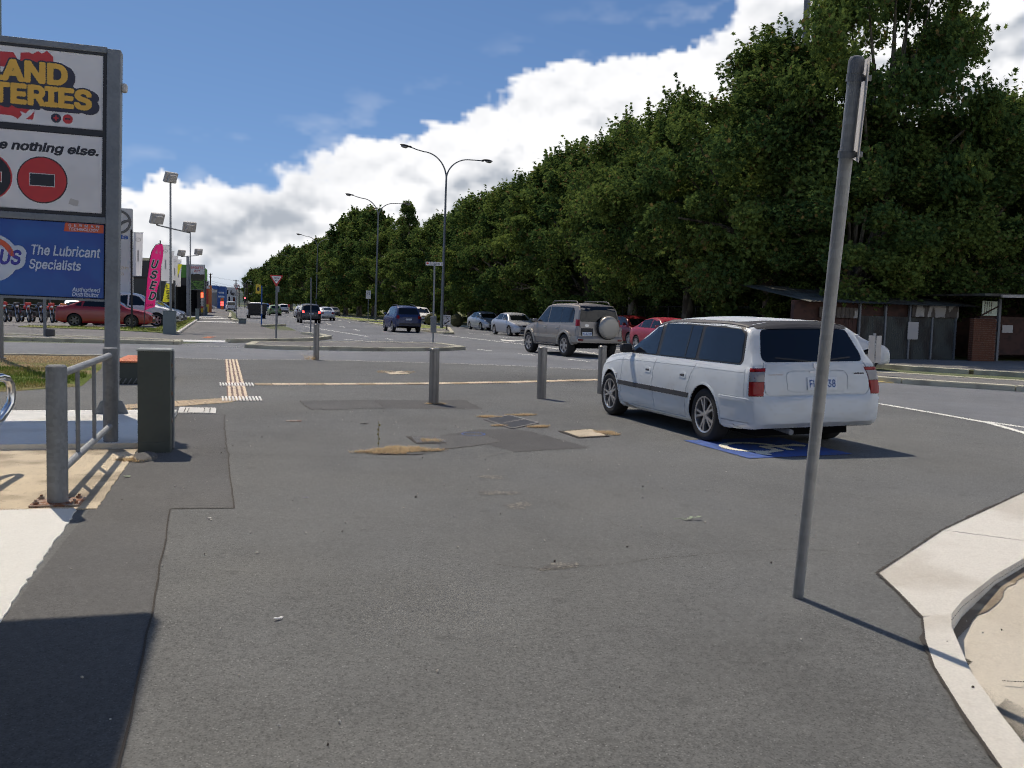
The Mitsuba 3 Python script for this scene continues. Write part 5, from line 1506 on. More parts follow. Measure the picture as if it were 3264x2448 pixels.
for cx, m1, m2, plus in ((-2.545, "sign_red", "sign_ink", False), (-3.165, "sign_ink", "sign_red", True)):
    rimd = up(ll, "disc_rim", Point(cx, 2.975).buffer(0.285, 48), "sign_ink" if not plus else "sign_red", 0)
    up(rimd, "disc_face", Point(cx, 2.975).buffer(0.272 if not plus else 0.268, 48), m1, 1)
    mk = sbox(cx - 0.135, 2.905, cx + 0.135, 3.045)
    if plus:
        mk = mk.union(sbox(cx - 0.07, 2.84, cx + 0.07, 3.11)).union(sbox(cx - 0.165, 2.92, cx + 0.165, 3.03))
    up(rimd, "mark_outline", mk.buffer(0.008, join_style="mitre"), "sign_white", 2)
    up(rimd, "mark", mk, m2, 3)
up(ll, "sticker", affinity.rotate(sbox(-2.24, 2.69, -2.135, 2.765), -12), "sticker_grey", 0)
lb = sg + "__blue_panel"
up(lb, "orange_tab", Polygon([(-2.30, 2.365), (-1.84, 2.365), (-1.84, 2.470), (-2.285, 2.470)]), "sign_orange")
up(lb, "lettering", unary_union([fit_text("G", -2.245, -2.215, 2.428, 0.032, bold=True), fit_text("E", -2.18, -2.155, 2.428, 0.032, bold=True), fit_text("R", -2.12, -2.09, 2.428, 0.032, bold=True), fit_text("M", -2.06, -2.025, 2.428, 0.032, bold=True), fit_text("A", -1.99, -1.958, 2.428, 0.032, bold=True), fit_text("N", -1.925, -1.893, 2.428, 0.032, bold=True), fit_text("TECHNOLOGY", -2.245, -1.895, 2.380, 0.034, bold=True, shear=0.15)]), "sign_pale", 1)
up(lb, "lettering", unary_union([fit_text("The Lubricant", -2.665, -1.875, 2.058, 0.118, bold=True, shear=0.18), fit_text("Specialists", -2.69, -2.10, 1.885, 0.112, bold=True, shear=0.18)]), "sign_pale")
up(lb, "lettering", unary_union([fit_text("Authorised", -2.20, -1.875, 1.622, 0.050, bold=True, shear=0.15), fit_text("Distributor", -2.20, -1.885, 1.562, 0.050, bold=True, shear=0.15)]), "sign_pale")
us = fit_text("US", -3.02, -2.775, 1.925, 0.165, bold=True, fat=0.03, shear=0.2)
halo = us.buffer(0.055).union(Point(-3.10, 1.99).buffer(0.29))
up(lb, "logo_halo", halo, "sign_pale", 0)
up(lb, "logo_lettering", us, "sign_purple", 1)
up(lb, "logo_arc", Point(-3.10, 1.99).buffer(0.25).difference(Point(-3.13, 1.95).buffer(0.235)).intersection(sbox(-3.2, 2.02, -2.7, 2.4)), "sign_orange", 1)

# ------------------------------------------------------------------ railing, cabinet, box, tall pole on the verge
rl = thing("railing", "short grey tubular railing with two stout posts on the concrete slab", "railing")
def post_cap(x, y, h, r):
    return cat(revolve([(0, 0), (r, 0), (r, h - 0.012), (r - 0.012, h), (0, h)], 28)).apply_translation((x, y, 0.014))
part(rl, "post", post_cap(-1.38, 7.41, 1.03, 0.072), "galvanised_dull", 40)
part(rl, "post", post_cap(-1.40, 10.24, 1.03, 0.072), "galvanised_dull", 40)
part(rl, "top_rail", tube([(-1.38, 7.44, 0.965), (-1.40, 10.19, 0.965)], 0.030, 16), "galvanised", 40)
part(rl, "lower_rail", tube([(-1.38, 7.44, 0.235), (-1.40, 10.19, 0.235)], 0.030, 16), "galvanised", 40)
for y in (8.30, 9.13):
    part(rl, "baluster", rbox(-1.402, -1.372, y - 0.022, y + 0.022, 0.24, 0.96, 0.006), "galvanised_dull", 30)
bp = part(rl, "base_plate", rbox(-1.55, -1.21, 7.27, 7.55, 0.014, 0.03, 0.004), "rusty_steel", 30, label="rusty base plate under the nearer post")
for dx, dy in ((-0.13, -0.09), (0.13, -0.09), (-0.13, 0.10), (0.13, 0.10)):
    part(bp, "bolt", cat(cyl(0.011, 0.03, 0.062, -1.38 + dx, 7.41 + dy, 10), cyl(0.022, 0.03, 0.048, -1.38 + dx, 7.41 + dy, 6)), "rusty_steel", 30)

cb = thing("service_cabinet", "narrow dark green service cabinet standing at the end of the raised slab", "cabinet")
part(cb, "body", rbox(-1.095, -0.785, 9.84, 10.14, 0.0, 1.03, 0.006), "cabinet_green", 30)
part(cb, "lid", rbox(-1.103, -0.777, 9.832, 10.15, 1.03, 1.052, 0.006), "cabinet_top", 30)
part(cb, "edge_strip", rbox(-0.786, -0.768, 10.05, 10.14, 0.02, 1.03, 0.004), "galvanised_dull", 30)
part(cb, "plinth", rbox(-1.088, -0.79, 9.835, 10.13, 0.0, 0.115, 0.004), "cabinet_green", 30)
for i in range(3):
    part(cb, "lock", rbox(-0.786, -0.772, 9.93, 9.96, 0.30 + 0.28 * i, 0.34 + 0.28 * i, 0.004), "rusty_steel", 30)
# crumbled asphalt hump and dry grass at its foot
hump_v = []
hm = trimesh.creation.icosphere(3, 1.0)
hm.vertices = hm.vertices * np.array([0.11, 0.27, 0.045]) * (1 + 0.12 * (meshkit.noise(hm.vertices * 3, 4) - 0.5)[:, None])
hm.apply_translation((-0.99, 9.52, 0.008))
part("plaza_pavement", "hump", hm, "asphalt_old", True)

ob = thing("utility_box", "low dark box with a ribbed orange lid, between the sign post and the cabinet", "box")
part(ob, "body", rbox(-2.40, -1.55, 18.1, 20.0, 0.0, 0.40, 0.02), "cabinet_green", 30)
part(ob, "base_grille", cat(*[bar((-2.36 + 0.09 * i, 18.085, 0.0), (-2.29 + 0.09 * i, 18.085, 0.11), 0.02, 0.02) for i in range(9)]), "galvanised_dull", 30, kind="stuff")
for i in range(15):
    x = -2.41 + 0.0585 * i
    part(ob, "lid_rib", rbox(x, x + 0.046, 18.05, 20.05, 0.40, 0.432, 0.006), "tactile_orange", 30)

tpole = single("street_pole", cat(cyl(0.11, 0.0, 12.0, n=24, r2=0.085), cyl(0.16, 0.0, 0.05, n=20)), "galvanised_dull", "tall grey pole standing in the verge grass at the left edge", "pole", mat4((-5.97, 25.15, 0.0), 0, ry=0.6), smooth=40)
pp = thing("square_post", "short square grey post on the side street's island, seen under the sign", "post", mat4((-7.45, 38.0, 0.12)))
part(pp, "shaft", rbox(-0.05, 0.05, -0.05, 0.05, 0.0, 2.3, 0.008), "galvanised_dull", 30)
part(pp, "foot_block", rbox(0.03, 0.34, -0.16, 0.12, -0.02, 0.28, 0.07), "asphalt_patch", 50)

# ------------------------------------------------------------------ bollards
bol = []
for i, (x, y, h, lab) in enumerate(((2.83, 14.57, 0.90, "round steel bollard in mid plaza with a tuft of dry grass at its foot"), (4.93, 15.45, 0.91, "round steel bollard in the open between the middle one and the wagon"),
                                    (6.44, 16.42, 0.92, "round steel bollard just behind the white wagon's bonnet"), (1.76, 26.55, 1.02, "farthest round steel bollard, at the edge of the side street"))):
    k = thing("bollard", lab, "bollard", mat4((x, y, 0.0), 40 * i), "steel bollards on the plaza")
    part(k, "shaft", revolve([(0, 0), (0.080, 0), (0.080, h - 0.05), (0.077, h - 0.045), (0, h - 0.045)], 36), "stainless", 40)
    part(k, "cap", revolve([(0, h - 0.045), (0.079, h - 0.045), (0.081, h - 0.04), (0.081, h - 0.008), (0.072, h), (0, h - 0.004)], 36), "stainless", 40)

# ------------------------------------------------------------------ the leaning pole in the right foreground
pk = thing("sign_pole", "leaning galvanised pole in the right foreground with a sign plate seen edge on", "pole", mat4((2.90, 4.34, 0.0), 0, rx=11.2, ry=-4.1, s=0.965))
part(pk, "shaft", cat(revolve([(0, 0), (0.031, 0), (0.0335, 2.84), (0, 2.84)], 28)), "galvanised", 40)
part(pk, "cap", revolve([(0, 2.838), (0.038, 2.838), (0.038, 2.895), (0.030, 2.915), (0, 2.922)], 28), "galvanised_dull", 40)
for z in (2.44, 2.80):
    part(pk, "clamp", cat(revolve([(0.034, z), (0.040, z), (0.040, z + 0.035), (0.034, z + 0.035)], 28), rbox(0.03, 0.085, -0.016, 0.016, z + 0.004, z + 0.031, 0.004)), "galvanised_dull", 40)
pl = rbox(-0.225, 0.225, -0.0012, 0.0012, 2.425, 2.91, 0.001, 6)
pl = rot_mesh(pl, (0, 0, 1), 59.5)
part(pk, "sign_plate", moved(pl, 0.095, 0.06, 0), "sticker_grey", 30)

# ------------------------------------------------------------------ covers, litter and weeds on the plaza
def tuft(poly, n, h, seed, m, label, z=0.012, lean=1.3, w=0.003):
    return single("dry_grass", blades(poly, n, h, w, seed, z, lean * 2.2, False), m, label, "grass", kind="stuff", smooth=False)


c = thing("pit_cover", "pale concrete pit cover set beside the dark asphalt seam near the cabinet", "pit cover")
part(c, "lid", prism(Polygon([(-1.0, 14.1), (-0.49, 13.98), (-0.47, 13.30), (-0.97, 13.38)]), -0.02, 0.013), "concrete_white", False)
part(c, "frame_line", cat(*[prism(g, 0.012, 0.0145) for g in (quadstrip([(-0.91, 14.03), (-0.895, 13.45)], 0.006), quadstrip([(-0.86, 14.02), (-0.85, 13.42), (-0.63, 13.39), (-0.65, 13.97)], 0.005), quadstrip([(-0.57, 13.95), (-0.555, 13.38)], 0.006))]), "joint_dark", False, kind="stuff")
c = thing("pit_cover", "black iron pit cover ringed with dry grass, in the middle of the plaza", "pit cover")
part(c, "lid", prism(Polygon([(3.14, 12.45), (3.64, 12.90), (3.80, 12.0), (3.26, 11.42)]), -0.02, 0.014), "black_plastic", False)
part(c, "frame", cat(*[prism(quadstrip(g, 0.014), 0.0, 0.017) for g in ([(3.14, 12.45), (3.64, 12.90)], [(3.64, 12.9), (3.80, 12.0)], [(3.80, 12.0), (3.26, 11.42)], [(3.26, 11.42), (3.14, 12.45)], [(3.30, 12.0), (3.74, 12.42)])]), "concrete_grey", False)
c = thing("pit_cover", "square pale concrete pit cover in a dark frame near the white wagon", "pit cover")
part(c, "lid", prism(Polygon([(3.86, 11.10), (4.31, 11.28), (4.27, 10.68), (3.88, 10.57)]), -0.02, 0.016), "concrete_tan", False)
part(c, "frame", prism(Polygon([(3.80, 11.14), (4.34, 11.34), (4.30, 10.62), (3.84, 10.50)]).difference(Polygon([(3.86, 11.10), (4.31, 11.28), (4.27, 10.68), (3.88, 10.57)])), -0.02, 0.014), "joint_dark", False)
c = thing("pit_cover", "small worn concrete pit cover towards the side street", "pit cover")
part(c, "lid", prism(Polygon([(3.02, 21.75), (3.5, 22.15), (3.56, 21.25), (3.08, 21.0)]), -0.02, 0.016), "concrete_tan", False)
part(c, "crack", cat(sheet(blotch(3.20, 21.7, 0.12, 0.10, 0.3, 41), 0.0185), sheet(blotch(3.42, 21.6, 0.06, 0.08, 0.3, 42), 0.0185)), "joint_dark", False)
c = thing("pit_cover", "slotted drain grate with straw lying on it, left of the middle", "drain grate")
part(c, "frame", prism(Polygon([(1.78, 10.80), (2.19, 10.76), (2.15, 10.22), (1.80, 10.25)]), -0.02, 0.011), "joint_dark", False)
for i in range(14):
    x = 1.82 + 0.025 * i
    part(c, "grate_bar", bar((x, 10.28, 0.010), (x + 0.02, 10.73, 0.010), 0.009, 0.012), "galvanised_dull", False)
c = thing("pit_cover", "small pinkish metal cover lying in the grey asphalt", "pit cover")
part(c, "lid", prism(affinity.rotate(sbox(0.44, 12.36, 0.64, 12.44), -3), -0.02, 0.011), "rusty_steel", False)
c = single("manhole_ring", sheet(affinity.scale(Point(2.63, 10.94).buffer(0.15).difference(Point(2.63, 10.94).buffer(0.13)), 1, 1), 0.0135), "paint_blue", "faint blue ring sprayed on the asphalt beside the drain grate", "ground mark", smooth=False)
for poly, n, h, seed, lab in ((blotch(1.52, 9.72, 0.40, 0.22, -0.1, 51), 2200, 0.020, 51, "dead straw coloured weeds in a sunken patch of the plaza, the largest clump"), (blotch(3.28, 12.72, 0.17, 0.09, 0.2, 52), 700, 0.016, 52, "dry orange grass along the far left edge of the black iron cover"),
                              (blotch(3.84, 12.92, 0.20, 0.09, 0.0, 53), 700, 0.016, 53, "dry orange grass along the far right edge of the black iron cover"), (blotch(3.18, 11.74, 0.08, 0.07, 0.1, 54), 300, 0.014, 54, "small dry tuft at the near left corner of the black iron cover"),
                              (blotch(3.67, 11.58, 0.19, 0.06, 0.2, 55), 700, 0.016, 55, "dry straw along the near right edge of the black iron cover"), (blotch(4.38, 10.93, 0.15, 0.17, 0.2, 56), 900, 0.014, 56, "dry straw over the right side of the square pale cover"),
                              (blotch(2.0, 10.42, 0.14, 0.09, 0.1, 57), 260, 0.02, 57, "straw scattered on the drain grate"), (blotch(-1.07, 9.36, 0.12, 0.13, 0.2, 58), 420, 0.025, 58, "dry weeds at the foot of the green cabinet"),
                              (blotch(2.86, 14.50, 0.17, 0.09, 0.0, 59), 320, 0.022, 59, "dry tuft round the foot of the middle bollard"), (blotch(3.26, 21.6, 0.34, 0.55, 0.0, 60).difference(Polygon([(3.02, 21.75), (3.5, 22.15), (3.56, 21.25), (3.08, 21.0)])), 300, 0.03, 60, "brown weeds round the small worn cover towards the side street"),
                              (blotch(1.62, 26.5, 0.14, 0.08, 0.0, 61), 90, 0.16, 61, "grey green weed at the foot of the farthest bollard"), (blotch(-1.72, 13.62, 0.20, 0.06, 0.05, 62), 260, 0.025, 62, "dry clippings lying on the footpath behind the sign post")):
    tuft(poly, n, h, seed, "dry_blade", lab)
part("plaza_pavement", "sunken_patch", sheet(blotch(1.55, 9.66, 0.34, 0.16, -0.1, 50), 0.0118), "asphalt_old", False)
single("weed_stalk", cat(tube([(1.33, 9.93, 0.0), (1.335, 9.935, 0.18), (1.33, 9.93, 0.30)], 0.002, 5), *[trimesh.creation.icosphere(1, 0.012).apply_translation((1.33 + 0.01 * math.sin(i * 2), 9.93, 0.06 + 0.05 * i)) for i in range(5)]), "grass_blade", "single upright weed stalk growing out of the largest dry clump", "weed", smooth=False)
for x, y, r_, m, lab in ((0.13, 4.50, 0.022, "sign_white", "scrap of white paper on the asphalt, the nearest one"), (0.42, 7.37, 0.016, "sign_white", "small white scrap in the middle distance of the asphalt"), (-0.28, 6.75, 0.015, "sticker_grey", "small pale scrap beside the dark asphalt seam"), (1.40, 11.95, 0.05, "rubber", "black rag of rubber lying in a dip of the plaza"), (-1.03, 8.46, 0.035, "leaf_litter", "pale green leaf scrap at the edge of the tan slab")):
    g = blotch(0, 0, r_, r_ * 0.45, 0.4, int(1000 * x) % 97 + 3, n=12)
    m_ = prism(g, 0.0, 0.004)
    m_.vertices[:, 2] += 0.012 * (meshkit.noise(m_.vertices * 40, 3) * (r_ / 0.03))
    single("litter", m_, m, lab, "litter", mat4((x, y, 0.010)), smooth=False)
lf = []
for i in range(5):
    g = Polygon([(0, -0.003), (0.012, -0.014), (0.03, -0.012), (0.045, 0), (0.03, 0.012), (0.012, 0.013)])
    m_ = prism(affinity.rotate(affinity.translate(g, 0.026 * (i - 2), 0), 35 * (i % 3) - 30, origin=(0.026 * (i - 2), 0)), 0, 0.002)
    m_.vertices[:, 2] += 0.25 * m_.vertices[:, 1] ** 2 * 30 + 0.004 * i
    lf.append(m_)
single("fallen_leaves", cat(*lf, tube([(-0.05, 0, 0.004), (-0.12, 0.02, 0.006)], 0.0025, 5)), "leaf_litter", "pale sprig of fallen leaves on the asphalt left of the leaning pole", "leaves", mat4((3.17, 6.18, 0.012), 0), smooth=False)
gr_ = np.random.default_rng(77)
st_ = []
for i in range(170):
    x, y = gr_.uniform(-1.0, 4.6), gr_.uniform(2.6, 14)
    s = trimesh.creation.icosphere(0, gr_.uniform(0.003, 0.009))
    s.vertices *= gr_.uniform(0.5, 1.2, 3)
    s.apply_translation((x, y, 0.012))
    st_.append(s)
single("pebbles", cat(*st_[:110]), "concrete_kerb", "loose pale grit scattered over the plaza asphalt", "grit", kind="stuff", smooth=False)
single("pebbles", cat(*st_[110:]), "joint_dark", "loose dark grit scattered over the plaza asphalt", "grit", kind="stuff", smooth=False)

# ------------------------------------------------------------------ signs and posts along the street
def give_way(label, loc, rz, top, w, posth):
    k = thing("give_way_sign", label, "sign", mat4(loc, rz), None)
    h = w * 0.93
    tri = lambda q, d=0: Polygon([(-w / 2 + q, top - q * 0.6), (w / 2 - q, top - q * 0.6), (0, top - h + q * 1.75)]).buffer(0.03 - d, quad_segs=4)
    part(k, "post", cyl(0.038, 0, posth, 0, 0.06, 14), "galvanised_dull", 40)
    part(k, "border", wall_print(tri(0.05), 0.0, 0.004), "red_plain", False)
    part(k, "face", wall_print(tri(0.125), -0.0045, 0.003), "sign_white", False)
    part(k, "lettering", wall_print(unary_union([fit_text("GIVE", -w * 0.19, w * 0.19, top - h * 0.30, w * 0.115, bold=True), fit_text("WAY", -w * 0.12, w * 0.12, top - h * 0.47, w * 0.10, bold=True)]), -0.008, 0.002), "sign_ink", False)
    return k


give_way("red and white triangular give way sign on the corner, the nearer one", (1.05, 42.5, 0.02), -4, 2.82, 0.60, 2.75)
g2 = give_way("red and white triangular give way sign farther along, above a round sign", (-1.5, 98.0, 0.02), 0, 3.42, 0.62, 3.3)
part(g2, "round_sign", wall_print(Point(-0.02, 2.5).buffer(0.24).difference(Point(-0.02, 2.5).buffer(0.17)), 0.0, 0.004), "galvanised", False)
part(g2, "round_sign", wall_print(Point(0.06, 2.42).buffer(0.2), 0.01, 0.004), "sticker_grey", False)
single("plain_pole", cyl(0.035, 0, 2.95, n=12), "galvanised_dull", "slim bare grey pole on the corner island, right of the give way sign", "pole", mat4((2.94, 48.8, 0.02)), smooth=40)
k = thing("sign_post", "slim pole with a small grey sign back, just behind the nearer give way sign", "sign", mat4((1.9, 73.6, 0.0)))
part(k, "post", cyl(0.04, 0, 3.0, n=12), "galvanised_dull", 40)
part(k, "plate", rbox(-0.12, 0.14, -0.06, -0.045, 2.5, 2.95, 0.004), "galvanised", 30)
k = thing("bus_stop", "blue bus stop pole with a white band and a yellow sign at its top", "sign", mat4((0.66, 66.7, 0.02)))
part(k, "pole", cyl(0.045, 0, 2.80, n=14), "blue_plain", 40)
part(k, "white_band", cyl(0.047, 0.85, 1.45, n=14), "white_plain", 40)
part(k, "yellow_sign", rbox(-0.40, -0.05, -0.02, 0.0, 2.25, 2.86, 0.01), "yellow_plain", 30)
part(k, "picture", wall_print(affinity.scale(Point(-0.23, 2.56).buffer(0.10), 0.9, 1.4), -0.021, 0.003), "sign_ink", False)
k = thing("street_name_sign", "street name sign reading GLEADOW on a tall pole with a grey box", "sign", mat4((7.42, 38.6, 0.11), -6))
part(k, "pole", cyl(0.038, 0, 3.30, n=14), "galvanised", 40)
part(k, "box", rbox(-0.12, 0.12, -0.13, 0.05, 0.42, 1.12, 0.02), "galvanised_dull", 40)
nb = part(k, "name_blade", rbox(-0.38, 0.36, -0.012, 0.012, 3.24, 3.40, 0.004), "sign_white", 30)
part(nb, "lettering", wall_print(unary_union([fit_text("GLEADOW", -0.20, 0.22, 3.275, 0.085, bold=True), fit_text("S", 0.27, 0.33, 3.275, 0.085, bold=True)]), -0.0125, 0.002), "sign_ink", False)
part(nb, "crest", wall_print(Polygon([(-0.345, 3.29), (-0.25, 3.31), (-0.25, 3.37), (-0.345, 3.37)]), -0.0125, 0.002), "sign_red", False)
part(nb, "border", wall_print(sbox(-0.378, 3.242, 0.358, 3.398).difference(sbox(-0.37, 3.25, 0.35, 3.39)), -0.0125, 0.0015), "sign_ink", False)
k = thing("keep_left_sign", "white keep left sign on a short post at the nose of the median", "sign", mat4((12.75, 61.5, 0.12), -8))
part(k, "post", cyl(0.04, -0.05, 0.5, 0, 0.04, 12), "under_dark", 40)
part(k, "plate", rbox(-0.25, 0.25, -0.008, 0.008, 0.34, 1.03, 0.004), "sign_white", 30)
part(k, "lettering", wall_print(unary_union([fit_text("KEEP", -0.17, 0.17, 0.87, 0.10, bold=True), fit_text("LEFT", -0.15, 0.15, 0.72, 0.10, bold=True)]), -0.009, 0.002), "sign_ink", False)
part(k, "arrow", wall_print(unary_union([LineString([(0.19, 0.66), (-0.08, 0.47)]).buffer(0.035, cap_style="flat"), Polygon([(-0.20, 0.38), (-0.155, 0.56), (-0.02, 0.42)])]), -0.009, 0.002), "sign_ink", False)
k = thing("median_sign", "pale rectangular sign on a median post left of the dark blue car", "sign", mat4((11.9, 98.6, 0.1), -5))
part(k, "post", cyl(0.04, 0, 2.5, n=12), "galvanised_dull", 40)
part(k, "plate", rbox(-0.26, 0.26, -0.05, -0.035, 2.30, 3.18, 0.004), "sign_white", 30)
part(k, "mark", wall_print(unary_union([Point(0, 2.88).buffer(0.13).difference(Point(0, 2.88).buffer(0.09)).intersection(sbox(-0.2, 2.88, 0.2, 3.1)), sbox(-0.13, 2.76, -0.09, 2.88), sbox(0.09, 2.76, 0.13, 2.88)]), -0.051, 0.002), "sign_ink", False)
k = thing("notice_board", "white board signs on a post at the corner island behind the wagon", "sign", mat4((15.65, 20.6, 0.10)))
part(k, "post", cyl(0.035, -0.05, 1.12, n=12), "galvanised", 40)
part(k, "board", rbox(-0.21, -0.02, -0.06, -0.045, 0.36, 1.06, 0.004), "sticker_grey", 30)
part(k, "board", rot_mesh(rbox(0.02, 0.24, -0.05, -0.035, 0.34, 1.05, 0.004), (0, 0, 1), 18), "sticker_grey", 30)

# ------------------------------------------------------------------ street lamps
def street_lamp(label, x, y, fork=11.2, span=2.85, rise=2.0, tilt=0.6):
    k = thing("street_lamp", label, "street lamp", mat4((x, y, 0.1), 3, ry=tilt), "twin arm street lamps in the median")
    part(k, "pole", cyl(0.125, 0, fork, n=18, r2=0.07), "galvanised_dull", 40)
    for s, r_ in ((-1, rise + 0.16), (1, rise - 0.16)):
        pts = []
        for t in np.linspace(0, 1, 18):
            a = t * math.pi / 2
            pts.append((s * span * 0.62 * (1 - math.cos(a)) ** 1.0 * 1.0, 0, fork - 0.05 + r_ * 0.88 * math.sin(a)))
        pts += [(s * span * 0.82, 0, fork - 0.05 + r_ * (0.93 if s < 0 else 0.885)), (s * span, 0, fork - 0.05 + r_ * (1.0 if s < 0 else 0.89))]
        part(k, "arm", tube(pts, 0.062, 10, 0.04), "galvanised_dull", 40)
        zt = pts[-1][2]
        h_ = trimesh.creation.icosphere(3, 1.0)
        h_.vertices *= np.array([0.42, 0.16, 0.11])
        h_.vertices[:, 2] = np.where(h_.vertices[:, 2] < 0, h_.vertices[:, 2] * 0.35, h_.vertices[:, 2])
        h_ = rot_mesh(h_, (0, 1, 0), 9 if s < 0 else 3)
        hk = part(k, "lamp_head", moved(h_, s * (span + 0.34), 0, zt + 0.03), "black_plastic", 60)
        b_ = trimesh.creation.icosphere(2, 1.0)
        b_.vertices *= np.array([0.26, 0.13, 0.10])
        part(hk, "lens", moved(rot_mesh(b_, (0, 1, 0), 9 if s < 0 else 3), s * (span + 0.42), 0, zt - 0.035), "lamp_clear", 60)
        part(k, "spigot", tube([(s * (span - 0.12), 0, zt - 0.01), (s * (span + 0.05), 0, zt + 0.015)], 0.075, 10), "black_plastic", 40)
    return k


street_lamp("tall twin arm street lamp standing nearest, above the keep left sign", 13.9, 69.0)
street_lamp("twin arm street lamp, second nearest in the median", 13.0, 101.0)
street_lamp("twin arm street lamp, third along the median", 10.6, 161.0)
street_lamp("twin arm street lamp farthest away, against the far trees", 9.3, 226.0)

# yard floodlights
def flood(mesh_at, tilt):
    x, y, z = mesh_at
    b = rbox(-0.34, 0.34, -0.27, 0.27, -0.07, 0.10, 0.03)
    b = cat(b, prism(Polygon([(-0.24, -0.18), (0.24, -0.18), (0.18, 0.18), (-0.18, 0.18)]), 0.09, 0.24))
    b = rot_mesh(b, (1, 0, 0), 115)
    b = rot_mesh(b, (0, 0, 1), tilt)
    return moved(b, x, y, z + 0.32)


def flood_mast(label, x, y, base, top, arms, heads_top=None):
    k = thing("floodlight_mast", label, "floodlight", mat4((0, 0, 0)))
    part(k, "pole", cyl(0.065, base, top, x, y, 14, r2=0.045), "galvanised", 40)
    for a, b in arms:
        part(k, "crossbar", tube([a, b], 0.035, 10), "galvanised", 40)
        for q, tl in ((a, 35), (b, 20)):
            hk = part(k, "floodlight", flood(q, tl), "sticker_grey", 40)
            part(hk, "stem", tube([q, (q[0], q[1], q[2] + 0.24)], 0.04, 8), "galvanised_dull", 40)
    if heads_top:
        hk = part(k, "floodlight", flood((x, y, top), 40), "sticker_grey", 40)
        part(hk, "stem", tube([(x, y, top), (x, y, top + 0.24)], 0.045, 8), "galvanised_dull", 40)


flood_mast("yard floodlight mast with three lamps beside the pink flag", -3.97, 50.0, 0.1, 7.45, [((-4.45, 48.2, 5.22), (-3.22, 52.4, 5.22))], True)
flood_mast("slimmer floodlight mast farther along the yard with two low lamps", -5.14, 85.0, 0.1, 7.6, [((-5.85, 84.6, 5.42), (-4.50, 85.4, 5.62))])
# ------------------------------------------------------------------ flags and banners of the yard
def plate_from(pts, y, th=0.02, wave=0.0, seed=0):
    """A cloth or plate drawn in (x, z), standing at y, with a soft billow."""
    g = Polygon(pts).segmentize(0.12)
    v, f = trimesh.creation.triangulate_polygon(g, engine="earcut")
    m = trimesh.Trimesh(np.column_stack([v, np.zeros(len(v))]), f, process=True)
    for _ in range(2):
        m = m.subdivide()
    p = np.array(m.vertices)
    off = wave * (np.sin(p[:, 1] * 3.1 + seed) + 0.6 * np.sin(p[:, 0] * 7 + p[:, 1] * 2.0 + seed))
    A = np.column_stack([p[:, 0], y + off, p[:, 1]])
    k = len(A)
    e = m.edges[trimesh.grouping.group_rows(m.edges_sorted, require_count=1)]
    return trimesh.Trimesh(A, m.faces, process=False)


thin_leaf("flag_pink", (0.80, 0.04, 0.24), 0.7, 0.9)
thin_leaf("flag_white", (0.80, 0.80, 0.82), 0.7, 0.8)
thin_leaf("flag_yellow", (0.82, 0.78, 0.06), 0.7, 0.8)
FL = [(-5.22, 1.04), (-5.08, 2.64), (-4.94, 3.66), (-4.85, 4.04), (-4.66, 4.36), (-4.44, 4.44), (-4.35, 4.41), (-4.31, 4.2), (-4.34, 3.69), (-4.45, 3.17), (-4.47, 2.62), (-4.6, 2.17), (-4.67, 1.65), (-4.73, 1.24), (-4.98, 1.16)]
k = thing("feather_flag", "tall pink feather flag reading USED at the front of the car yard", "flag")
part(k, "cloth", plate_from(FL, 50.0, 0.012, 0.012, 1), "flag_pink", 40)
part(k, "pole", tube([(-5.26, 50.02, 0.12), (-5.10, 50.02, 2.64), (-4.96, 50.02, 3.66), (-4.86, 50.02, 4.06), (-4.67, 50.02, 4.38), (-4.44, 50.02, 4.47)], 0.022, 8, 0.014), "black_plastic", 40)
part(k, "tip", cyl(0.03, 4.44, 4.60, -4.46, 50.02, 10), "black_plastic", 40)
for ch, x0, x1, z, sl in (("U", -4.87, -4.56, 3.20, -0.18), ("S", -4.92, -4.60, 2.67, -0.1), ("E", -4.95, -4.64, 2.13, -0.08), ("D", -4.99, -4.66, 1.60, -0.1)):
    g = affinity.rotate(fit_text(ch, x0, x1, z, 0.40, bold=True, shear=0.22), -8)
    part(k, "letter_edge", wall_print(g.buffer(0.028), 49.965, 0.006), "sign_white", False)
    part(k, "lettering", wall_print(g.buffer(0.004), 49.957, 0.006), "sign_ink", False)
part(k, "emblem", wall_print(unary_union([Polygon([(-4.72, 3.95), (-4.60, 4.15), (-4.58, 3.92)]), Polygon([(-4.50, 3.98), (-4.46, 3.86), (-4.42, 4.02), (-4.46, 4.08)])]), 49.965, 0.004), "pink_light", False)
part(k, "lettering", wall_print(affinity.rotate(fit_text("CARS", -5.12, -4.80, 1.27, 0.12, bold=True), 8), 49.965, 0.006), "sign_navy", False)
single("banner_pole", cat(cyl(0.05, 0.1, 5.15, -5.93, 51.0, 12)), "black_plastic", "slim black pole at the front of the car yard, left of the pink flag", "pole", smooth=40)
